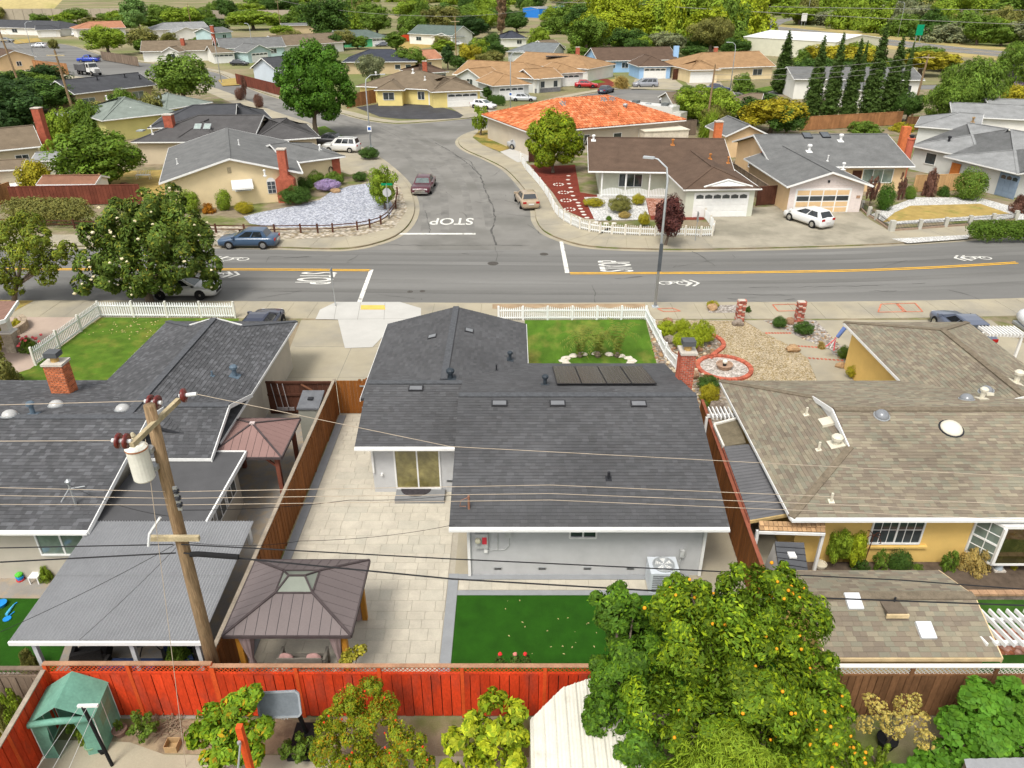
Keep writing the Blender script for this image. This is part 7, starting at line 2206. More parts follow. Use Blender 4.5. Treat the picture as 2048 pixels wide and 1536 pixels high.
def variant(kind, i):
 key = (kind, i)
 if key in VAR: return VAR[key]
 s = i * 17 + len(kind)
 if kind == 'round':
  cl = round_clumps(1, .35, 1.9, 15, s, .40)
  me = foliage('crown', cl, 12000, .085, .055, s, tint=.26, sub=12, subr=.46)
 elif kind == 'tall':
  cl = round_clumps(.62, .3, 2.6, 16, s, .50)
  me = foliage('crown', cl, 11000, .085, .05, s, tint=.26, sub=12, subr=.46)
 elif kind == 'weep':
  cl = round_clumps(1, .35, 1.8, 14, s, .42)
  me = foliage('crown', cl, 20000, .085, .022, s, droop=1.6, up=.3, tint=.3, jit=.7, sub=14, subr=.4)
 elif kind == 'cypress':
  cl = []
  r = random.Random(s)
  for q in range(90):
   t = (q + .5) / 90
   rr = .5 * (min(1, t * 4 + .5)) * (1 - t ** 1.5) ** .85 + .03
   a = q * 2.4
   cl.append((rr * .4 * cos(a) + r.uniform(-.03, .03), rr * .4 * sin(a), .12 + t * 7.7, rr * .62 + .02))
  me = foliage('crown', cl, 26000, .12, .045, s, droop=-1.6, up=.45, tint=.2, warm=.2, squash=1.5, jit=.4, sub=9, subr=.42, fill=.4)
 elif kind == 'bush':
  cl = round_clumps(.8, .08, 1.0, 12, s, .46)
  cl += [(.55 * cos(a), .55 * sin(a), .22, .34) for a in (0, 1.2, 2.5, 3.7, 5)]
  me = foliage('crown', cl, 9500, .075, .045, s, tint=.24, sub=14, subr=.44)
 elif kind == 'ball':
  cl = [(0, 0, .5, .62), (.12, .1, .45, .58), (-.12, -.1, .45, .58)]
  me = foliage('crown', cl, 6500, .055, .035, s, tint=.1, sub=40, subr=.3, jit=.7)
 elif kind == 'cloud':
  cl = [(.5 * cos(a), .5 * sin(a), .45, .42) for a in [q * .9 for q in range(7)]] + [(0, 0, .5, .6)]
  me = foliage('crown', cl, 15000, .05, .028, s, tint=.14, sub=26, subr=.34, squash=.8, up=.6, droop=-.4)
 elif kind == 'spiky':
  cl = [(0, 0, .25, .55)]
  me = foliage('crown', cl, 900, .8, .045, s, droop=-1.2, up=0, jit=1.2, tint=.25)
 elif kind == 'loose':
  cl = round_clumps(.8, .1, 1.1, 11, s, .36, shell=(.5, .9))
  me = foliage('crown', cl, 2600, .11, .055, s, tint=.25)
 elif kind == 'hedge':
  cl = [(x / 6, y * .28, .45 + .08 * sin(x * 2.1), .40) for x in range(-5, 6) for y in (-1, 1)] + [(x / 6, 0, .58, .40) for x in range(-5, 6)]
  me = foliage('crown', cl, 18000, .07, .032, s, tint=.14, sub=22, subr=.3, jit=.7)
 VAR[key] = (me, cl)
 return VAR[key]
TRK = {}
def trunk_mesh(kind, i):
 if (kind, i) not in TRK:
  me, cl = variant(kind, i)
  mb = MB()
  if kind == 'cypress': mb.tube([(0, 0, 0), (0, 0, 6)], [.1, .03], 7)
  else: limbs(mb, (0, 0, 0), cl, .075 if kind != 'bush' else .04, .6, i, 7)
  TRK[(kind, i)] = mb.mesh('trunk', BARK)
 return TRK[(kind, i)]
TCOUNT = [0]
GREENS = dict(mid=(.12, .205, .028), dark=(.060, .125, .022), bright=(.20, .30, .028), yel=(.34, .32, .025), olive=(.19, .20, .055), deep=(.036, .080, .020), grey=(.20, .235, .125), lime=(.29, .37, .022), plum=(.095, .035, .032), gold=(.32, .29, .02), lilac=(.42, .34, .58), straw=(.38, .30, .10), bronze=(.16, .085, .065), rust=(.38, .17, .015))
def tree(label, u0, u1, vt, vb, kind='round', col='mid', ub=None, group=None, name=None, trunk=True, cat='tree'):
 """a tree on the ground at (ub, vb) filling the picture from u0 to u1 and up to vt"""
 TCOUNT[0] += 1
 i = TCOUNT[0]
 uc = (u0 + u1) / 2
 p = G(ub if ub is not None else uc, vb)
 _, _, dep = PX(p)
 R = (u1 - u0) / 2 * dep / F
 lo, hi = .1, 40.
 for _ in range(30):
  m = (lo + hi) / 2
  if PX((p.x, p.y, m))[1] > vt: lo = m
  else: hi = m
 Hh = max(.3, lo - R * .12)
 v = i % 3 if kind in ('round', 'tall') else i % 2
 me, cl = variant(kind, v)
 ext = {'round': (1.0, 1.98), 'tall': (.72, 2.75), 'weep': (1.05, 1.9), 'cypress': (.63, 8.1), 'bush': (.95, 1.06), 'ball': (.68, 1.05), 'cloud': (.85, .72), 'spiky': (.7, .85), 'loose': (.95, 1.15), 'hedge': (1.2, 1.0)}[kind]
 nm = name or {'cypress': 'cypress_tree', 'bush': 'shrub', 'ball': 'clipped_shrub', 'cloud': 'spreading_shrub', 'spiky': 'spiky_plant', 'loose': 'loose_shrub', 'hedge': 'hedge'}.get(kind, 'tree')
 t = thing(nm, label, cat if kind in ('round', 'tall', 'weep', 'cypress') else ('hedge' if kind == 'hedge' else 'shrub'), p, group)
 sc = (R / ext[0], R / ext[0], Hh / ext[1])
 if kind == 'hedge': sc = (R / ext[0], R / ext[0] * .3, Hh)
 c = GREENS[col] if isinstance(col, str) else col
 rz = 0 if kind == 'hedge' else i * 1.7
 put('crown' if nm.endswith('tree') else 'foliage', me, t, c, (0, 0, 0), sc, rz)
 if trunk and kind in ('round', 'tall', 'weep', 'cypress', 'bush', 'loose'):
  put('trunk' if nm.endswith('tree') else 'stems', trunk_mesh(kind, v), t, (1, 1, 1), (0, 0, 0), sc, rz)
 return t
# ---- the orange tree in the right foreground
ot = thing('orange_tree', 'big orange tree laden with fruit in the right foreground', 'tree', (5.4, 12.7, 0))
C3 = lambda u, v, Y, r: (*AY(u, v, Y), r)
cl = [C3(1232, 1218, 13.9, .62), C3(1270, 1300, 13.7, .9), C3(1370, 1235, 13.6, .95), C3(1350, 1180, 13.9, .45), C3(1500, 1195, 13.6, .95), C3(1560, 1165, 13.8, .5), C3(1590, 1250, 13.3, .95), C3(1430, 1290, 13.0, 1.25), C3(1240, 1360, 13.2, .8), C3(1620, 1370, 12.6, .95),
      C3(1500, 1380, 12.3, 1.3), C3(1330, 1400, 12.5, 1.1), C3(1215, 1430, 12.3, .62), C3(1640, 1450, 12.0, .85), C3(1570, 1480, 11.7, 1.0), C3(1420, 1490, 11.7, 1.2), C3(1280, 1500, 11.7, .85), C3(1690, 1530, 11.6, .6), C3(1600, 1560, 11.3, .9), C3(1440, 1580, 11.2, 1.0), C3(1300, 1590, 11.2, .9)]
rr = random.Random(40)
for c in cl[:21]:
 for _ in range(5):
  d = Vector((rr.gauss(0, 1), rr.gauss(-.3, 1), rr.gauss(.4, 1))).normalized() * c[3] * rr.uniform(.75, 1.0)
  cl.append((c[0] + d.x, c[1] + d.y, c[2] + d.z, c[3] * rr.uniform(.22, .4)))
lc = [c for c in cl if PX(c[:3])[0] < 1296]
cl = [c for c in cl if PX(c[:3])[0] >= 1296]
ct_ = thing('citrus_tree', 'darker green citrus tree joined to the left side of the big orange tree', 'tree', (3.0, 12.7, 0))
put('crown', foliage('crown', lc, 30000, .14, .058, 13, sub=18, subr=.36, tint=.34, warm=.3, tipcol=(2.2, 1.8, 1.), tipfrac=.08, fill=.2, parent=ct_), ct_, (.060, .135, .012))
limbs(MB(), (3.0, 12.7, 0), lc, .13, .3, 3, 9).build('trunk', BARK, ct_)
put('crown', foliage('crown', cl, 92000, .14, .058, 11, sub=18, subr=.36, tint=.34, warm=.35, tipcol=(2.4, 1.8, .9), tipfrac=.13, fill=.2, parent=ot), ot, (.098, .178, .012))
limbs(MB(), (5.4, 12.7, 0), cl, .2, .3, 3, 14).build('trunk', BARK, ot)
rr = random.Random(4)
fme = MB().blob((0, 0, 0), .042, .042, .042, 1, .03, 8, 6).mesh('fruit', M('orange_peel', (.72, .30, .015), .5, .15, 3, 9), None, True)
for i in range(130):
 c = rr.choice(cl); d = Vector((rr.gauss(0, 1), rr.gauss(-.5, 1), rr.gauss(.5, .8))).normalized()
 q = Vector(c[:3]) + d * c[3] * rr.uniform(.88, 1.02); s = rr.uniform(.8, 1.2)
 put('fruit', fme, ot, (1, 1, 1), q - base_of(ot), (s, s, s))
pt = thing('peach_tree', 'light green long-leaved peach tree at the bottom edge before the orange tree', 'tree', G(1450, 1640))
cl = [C3(1400, 1520, 10.9, .5), C3(1470, 1500, 10.8, .55), C3(1530, 1540, 10.6, .55), C3(1360, 1560, 10.7, .5), C3(1450, 1570, 10.4, .6)]
put('crown', foliage('crown', cl, 7000, .20, .035, 12, droop=1.2, up=.3, jit=.8, sub=12, parent=pt), pt, (.21, .32, .025))
limbs(MB(), G(1450, 1680), cl, .06, .3, 3, 5).build('trunk', BARK, pt)
# ---- near yard shrubs
def near_bush(name, label, px, N, L, W, col, seed, base, part='foliage', cat='shrub', stem=.03, **kw):
 t = thing(name, label, cat, base)
 cl = [C3(*c) for c in px]
 put(part, foliage(part, cl, N, L, W, seed, parent=t, **kw), t, col)
 limbs(MB(), base, cl, stem, .3, seed, 7).build('stems', BARK, t)
 return t, cl
near_bush('shrub', 'yellow-green leafy shrub left of the basketball hoop', [(420, 1440, 12.6, .42), (480, 1420, 12.6, .45), (500, 1390, 12.7, .3), (400, 1470, 12.4, .35), (460, 1480, 12.2, .5), (520, 1460, 12.4, .35), (430, 1520, 12.0, .35), (500, 1510, 12.0, .35)], 6200, .17, .08, (.14, .26, .018), 21, G(450, 1540), warm=.7, tipcol=(2.6, .9, .6), tipfrac=.04)
t, cl = near_bush('pomegranate_shrub', 'tall pomegranate shrub with orange-red flowers before the red fence', [(700, 1400, 12.9, .45), (740, 1375, 13.1, .35), (660, 1450, 12.5, .45), (720, 1460, 12.4, .55), (770, 1420, 12.7, .42), (650, 1500, 12.1, .45), (730, 1520, 11.9, .5), (800, 1470, 12.2, .4), (830, 1490, 12.0, .38), (780, 1530, 11.8, .45), (690, 1550, 11.7, .5), (850, 1525, 11.8, .3)], 24000, .085, .034, (.17, .24, .016), 22, G(720, 1560), sub=14, subr=.36, warm=.7, tipcol=(2.2, .85, .5), tipfrac=.07)
fl = MB(); rr = random.Random(8)
for i in range(26):
 c = rr.choice(cl); d = Vector((rr.gauss(0, 1), rr.gauss(-.6, 1), rr.gauss(.4, .8))).normalized(); q = Vector(c[:3]) + d * c[3]
 fl.blob(q, .028, .028, .036, i, .15, 6, 4)
fl.build('flowers', M('scarlet_petal', (.62, .05, .015), .6), t)
near_bush('loquat_shrub', 'shrub with large yellow-green leaves at the bottom centre', [(985, 1400, 12.9, .36), (1030, 1420, 12.7, .30), (950, 1450, 12.5, .42), (1010, 1460, 12.3, .45), (910, 1480, 12.2, .34), (960, 1510, 12.0, .45), (1020, 1520, 11.9, .36), (1045, 1480, 12.2, .25), (900, 1540, 11.8, .3), (980, 1560, 11.6, .4)], 4600, .21, .09, (.17, .255, .014), 23, G(970, 1570), warm=.5, tipcol=(2.3, 1.7, 1.5), tipfrac=.26, up=.7)
near_bush('vine', 'broad-leaved green grape vine at the lower right corner', [(1960, 1400, 13.2, .55), (2030, 1400, 13.2, .6), (1920, 1450, 12.8, .5), (1990, 1470, 12.5, .65), (2060, 1480, 12.5, .6), (1900, 1520, 12.2, .5), (1850, 1530, 12.0, .4), (1970, 1540, 12.0, .6), (2050, 1560, 11.9, .6), (1800, 1560, 11.8, .4)], 9500, .17, .14, (.085, .215, .018), 24, G(1970, 1560), up=.9, jit=.5, tint=.2, cat='vine')
t, cl = near_bush('potted_shrub', 'sparse yellow-leaved potted shrub before the brown lattice fence', [(1760, 1420, 12.8, .36), (1810, 1410, 12.8, .36), (1840, 1440, 12.6, .36), (1790, 1450, 12.5, .45), (1740, 1400, 13.0, .25), (1850, 1480, 12.3, .34), (1730, 1450, 12.5, .3), (1830, 1400, 13.0, .25)], 4600, .055, .035, (.42, .36, .10), 25, G(1775, 1495), sub=40, subr=.13, fill=.1, warm=.3, stem=.045)
near_bush('flowering_shrub', 'yellow-flowered shrub at the corner of the gazebo behind the red fence', [(700, 1310, 14.8, .25), (720, 1300, 14.8, .2), (690, 1325, 14.7, .2)], 700, .1, .06, (.24, .24, .03), 26, G(705, 1370), tipcol=(1.8, 1.6, 1.4), tipfrac=.2)
for i, (u, c, l) in enumerate(((1000, (1, 0, 0), 'red rose plant behind the red fence, left of the pink one'), (1030, (1, 0, 0), 'pink rose plant between two red ones behind the red fence'), (1050, (1, 0, 0), 'red rose plant behind the red fence, right of the pink one'))):
 t, cl = near_bush('rose_plant', l, [(u, 1318, 14.55, .14), (u + 6, 1326, 14.5, .12)], 160, .08, .05, (.06, .11, .02), 30 + i, G(u, 1395))
 q = AY(u, 1308, 14.5); MB().blob(q, .06, .06, .05, i, .12, 8, 5).build('bloom', M('rose_pink', (.62, .22, .18), .7) if i == 1 else M('rose_red', (.6, .03, .03), .7), t)
for i, (u0, u1, vt, vb, k, c, l) in enumerate([(255, 330, 1430, 1470, 'loose', 'mid', 'low weeds at the foot of the red fence'), (0, 35, 1380, 1450, 'spiky', 'olive', 'potted spiky plant in the black pot at the left edge'), (20, 70, 1380, 1460, 'loose', 'bright', 'feathery green plant beside the grey-brown fence'), (0, 30, 1460, 1510, 'loose', 'yel', 'yellow-green plant at the lower left edge'),
  (135, 165, 1440, 1475, 'loose', 'mid', 'green seedlings inside the greenhouse'), (160, 190, 1450, 1485, 'bush', 'bright', 'leafy seedling at the greenhouse mouth'), (232, 252, 1440, 1466, 'loose', 'mid', 'small plant in the brown bowl pot'), (1720, 1780, 1490, 1545, 'loose', 'bright', 'low weeds under the vine at the bottom right'),
  (560, 640, 1475, 1520, 'loose', 'mid', 'weeds around the basketball hoop base'), (330, 400, 1285, 1335, 'bush', 'mid', 'dark shrubs between patio cover and pole base'), (45, 90, 1295, 1345, 'bush', 'olive', 'flowering pot plants at the patio cover corner'), (80, 110, 1130, 1160, 'bush', 'bright', 'bright green plant beside the toy chair')]):
 tree(l, u0, u1, vt, vb, k, c)
# ---- bed along the yellow wall
for u0, u1, vt, vb, k, c, l in [(1638, 1690, 1052, 1140, 'round', 'bright', 'tall bright green shrub beside the gate roof'), (1675, 1725, 1062, 1140, 'round', 'lime', 'yellow-green clipped shrub beside the bright green one'), (1735, 1775, 1100, 1146, 'loose', 'mid', 'leafy rose bush left of the round clipped bush'), (1768, 1818, 1097, 1144, 'ball', 'dark', 'round dark green clipped bush below the yellow wall window'),
  (1690, 1740, 1120, 1150, 'loose', 'dark', 'dark low shrub in the bed below the plant hook'), (1870, 1915, 1098, 1148, 'loose', 'mid', 'loose green shrub left of the bay window'), (1905, 1975, 1092, 1145, 'bush', 'straw', 'variegated yellow shrub at the bay window corner'), (1815, 1850, 1128, 1146, 'bush', 'mid', 'low green plant beside the small black pot'), (2012, 2035, 1130, 1146, 'bush', 'yel', 'small yellow plant right of the statue')]:
 tree(l, u0, u1, vt, vb, k, c)
# ---- front yards on the near side
for u0, u1, vt, vb, k, c, l in [(1311, 1352, 645, 672, 'cloud', 'lime', 'yellow-green cushion juniper, far left of four'), (1346, 1380, 642, 666, 'cloud', 'lime', 'yellow-green cushion juniper, far right of four'), (1376, 1428, 648, 686, 'cloud', 'lime', 'yellow-green cushion juniper, right of four'), (1344, 1406, 666, 698, 'cloud', 'lime', 'yellow-green cushion juniper, nearest of four'),
  (1392, 1440, 755, 782, 'cloud', 'dark', 'dark green juniper beside the brick ring'), (1395, 1437, 774, 806, 'cloud', 'yel', 'yellow juniper between the chimney and the tan roof'), (1400, 1420, 800, 822, 'bush', 'mid', 'small green shrub at the end of the right fence'), (1543, 1572, 636, 656, 'cloud', 'dark', 'dark juniper left of the walkway boulder'), (1585, 1626, 646, 668, 'cloud', 'dark', 'dark juniper right of the walkway boulder'),
  (1488, 1503, 611, 624, 'bush', 'dark', 'small dark shrub beside the left brick pillar'), (1412, 1437, 603, 615, 'cloud', 'yel', 'yellow shrub on the roadside gravel'), (1672, 1700, 690, 716, 'ball', 'mid', 'round green bush in a pot beside the yellow wall'), (1690, 1720, 734, 756, 'cloud', 'yel', 'yellow-green shrub at the foot of the yellow wall'), (1372, 1382, 715, 745, 'bush', 'mid', 'green shrub behind the brick chimney'), (1632, 1650, 683, 697, 'spiky', 'straw', 'dry grass tuft beside the walkway'),
  (40, 82, 672, 702, 'bush', 'mid', 'pink-flowered shrub by the white picket corner'), (-40, 50, 690, 785, 'bush', 'olive', 'grey-green shrub at the left edge'), (20, 50, 636, 656, 'bush', 'yel', 'yellow-green shrub in the brick planter'), (-20, 20, 640, 700, 'loose', 'yel', 'yellow-green shrub at the foot of the portico column')]:
 o = tree(l, u0, u1, vt, vb, k, c)
 if 'pink-flowered' in l:
  fl = MB()
  for i in range(14): fl.blob((o.location.x + rr.gauss(0, .35), o.location.y + rr.gauss(0, .3), rr.uniform(.5, .95)), .09, .09, .07, i, .15, 7, 4)
  fl.build('blooms', M('coral_petal', (.62, .10, .11), .7), o)
# sago palm on the main lawn
pm = thing('palm_plant', 'low bushy palm with arching fronds on the main front lawn', 'palm', G(1195, 714))
p = G(1195, 714); rr = random.Random(12)
fm = MB()
for sx, hgt in ((-1.0, 2.3), (0., 2.7), (1.1, 2.8)):
 b0 = Vector((p.x + sx, p.y, .2))
 for k in range(17):
  a = k * 2.4 + sx; e = rr.uniform(.2, 1.1); L = rr.uniform(1.2, 1.9)
  pts = [b0 + Vector((cos(a) * L * t * (.5 + .5 * e * t), sin(a) * L * t * (.5 + .5 * e * t), hgt * (1.5 * t - (.7 + .6 * e) * t * t))) for t in (0, .2, .4, .6, .8, 1)]
  for q in range(5):
   d = (pts[q + 1] - pts[q]); s = d.cross(Vector((0, 0, 1))).normalized()
   for j in range(3):
    c0 = pts[q].lerp(pts[q + 1], j / 3); w = .3 * (1 - .6 * (q + j / 3) / 5)
    for sg in (-1, 1):
     tip = c0 + s * sg * w + d.normalized() * .14 - Vector((0, 0, .08))
     fm.add([c0, c0 + d.normalized() * .06, tip], [(0, 1, 2)], (.9 + .3 * rr.random(), 1, .8))
o = fm.build('fronds', LEAF, pm); o.color = (.17, .21, .045, 1)
MB().lathe([(.14, 0), (.2, .15), (.12, .32)], p, 10).lathe([(.14, 0), (.18, .12), (.1, .26)], (p.x - 1, p.y, 0), 10).lathe([(.14, 0), (.18, .12), (.1, .26)], (p.x + 1.1, p.y, 0), 10).build('stem', BARK, pm)
# ---- magnolia and its neighbour on the near kerb
mg = thing('magnolia_tree', 'large magnolia with white flowers on the near kerb, left of centre', 'tree', G(300, 604))
b0 = G(300, 604)
def depx(u, v, dy, r): return (*AY(u, v, b0.y + dy), r)
cl = [depx(*q) for q in ((300, 420, .3, 1.5), (340, 400, 1, 1.2), (240, 440, .5, 1.5), (200, 470, 0, 1.3), (370, 450, .2, 1.4), (400, 480, .5, 1.2), (300, 480, -1.3, 1.9), (230, 510, -.9, 1.5), (180, 530, 0, 1.1), (360, 520, -1, 1.5), (415, 530, 0, 1.0), (290, 540, -1.6, 1.5), (220, 555, -.6, 1.1), (340, 560, -1, 1.0), (165, 570, .2, .75), (270, 572, -1.2, .9), (420, 560, .2, .7), (300, 450, 2.2, 1.7), (230, 480, 2, 1.5), (370, 490, 2, 1.5))]
put('crown', foliage('crown', cl, 36000, .27, .12, 31, sub=15, subr=.33, fill=.14, tint=.3, warm=.5, tipcol=(2.8, 1.7, 1.1), tipfrac=.05, parent=mg), mg, (.090, .150, .026))
limbs(MB(), b0, cl, .26, .35, 3, 14).build('trunk', BARK, mg)
fl = MB()
for i in range(58):
 c = rr.choice(cl); d = Vector((rr.gauss(0, 1), rr.gauss(-.7, 1), rr.gauss(.2, .8))).normalized(); q = Vector(c[:3]) + d * c[3] * 1.0; s = rr.uniform(.07, .13)
 fl.blob(q, s, s, s * .7, i, .22, 7, 4)
fl.build('flowers', M('cream_petal', (.72, .64, .42), .7, .12), mg)
lt = thing('street_tree', 'open-crowned tree at the left edge of the near kerb', 'tree', G(30, 603)); b0 = G(30, 603)
cl = [depx(*q) for q in ((20, 470, 0, 1.3), (70, 480, 0, 1.1), (110, 510, .3, 1.0), (-30, 490, 0, 1.3), (40, 520, -.8, 1.2), (90, 545, -.5, .85), (0, 545, -.6, 1.0), (135, 500, .2, .7), (-50, 540, 0, 1.1), (60, 450, 1, 1.0), (30, 572, -.4, .7))]
put('crown', foliage('crown', cl, 14000, .22, .09, 32, sub=13, subr=.32, tint=.3, warm=.6, parent=lt), lt, (.155, .215, .028))
limbs(MB(), b0, cl, .17, .35, 3, 11).build('trunk', BARK, lt)
# ---- big street tree beyond the cream corner house
ok = thing('street_tree', 'big dense green tree standing over the side street', 'tree', G(633, 272)); b0 = G(633, 272)
def d2(u, v, dy, r): return (*AY(u, v, b0.y + dy), r)
cl = [d2(*q) for q in ((620, 105, 0, 1.7), (590, 120, 0, 1.6), (650, 115, 0, 1.8), (575, 150, 0, 1.6), (620, 150, -1.5, 2.3), (670, 145, 0, 1.9), (690, 180, 0, 1.6), (640, 185, -1.6, 2.2), (585, 185, -.3, 1.8), (610, 210, -1.0, 1.6), (660, 215, -.6, 1.6), (580, 205, 0, 1.0), (695, 200, .3, 1.0), (560, 160, .5, .9), (630, 140, 2, 2.2), (630, 190, 2.2, 2.2))]
put('crown', foliage('crown', cl, 36000, .32, .19, 33, sub=18, subr=.42, tint=.24, warm=.3, parent=ok), ok, (.068, .165, .016))
limbs(MB(), b0, cl, .35, .4, 3, 12).build('trunk', BARK, ok)
t6 = thing('yard_tree', 'yellow-green tree on the red mulch beside the brown-roofed house', 'tree', G(1106, 345)); b0 = G(1106, 345)
cl = [d2(*q) for q in ((1100, 240, 0, 1.3), (1130, 250, 0, 1.2), (1075, 260, 0, 1.2), (1145, 280, 0, 1.2), (1105, 275, -1.3, 1.7), (1070, 290, -.2, 1.1), (1130, 305, -.6, 1.2), (1095, 310, -.8, 1.2), (1155, 295, .3, .9), (1080, 320, 0, .8), (1110, 270, 1.6, 1.6))]
put('crown', foliage('crown', cl, 20000, .25, .14, 34, sub=16, subr=.42, tint=.26, warm=.6, parent=t6), t6, (.175, .26, .016))
limbs(MB(), b0, cl, .18, .3, 3, 10).build('trunk', BARK, t6)
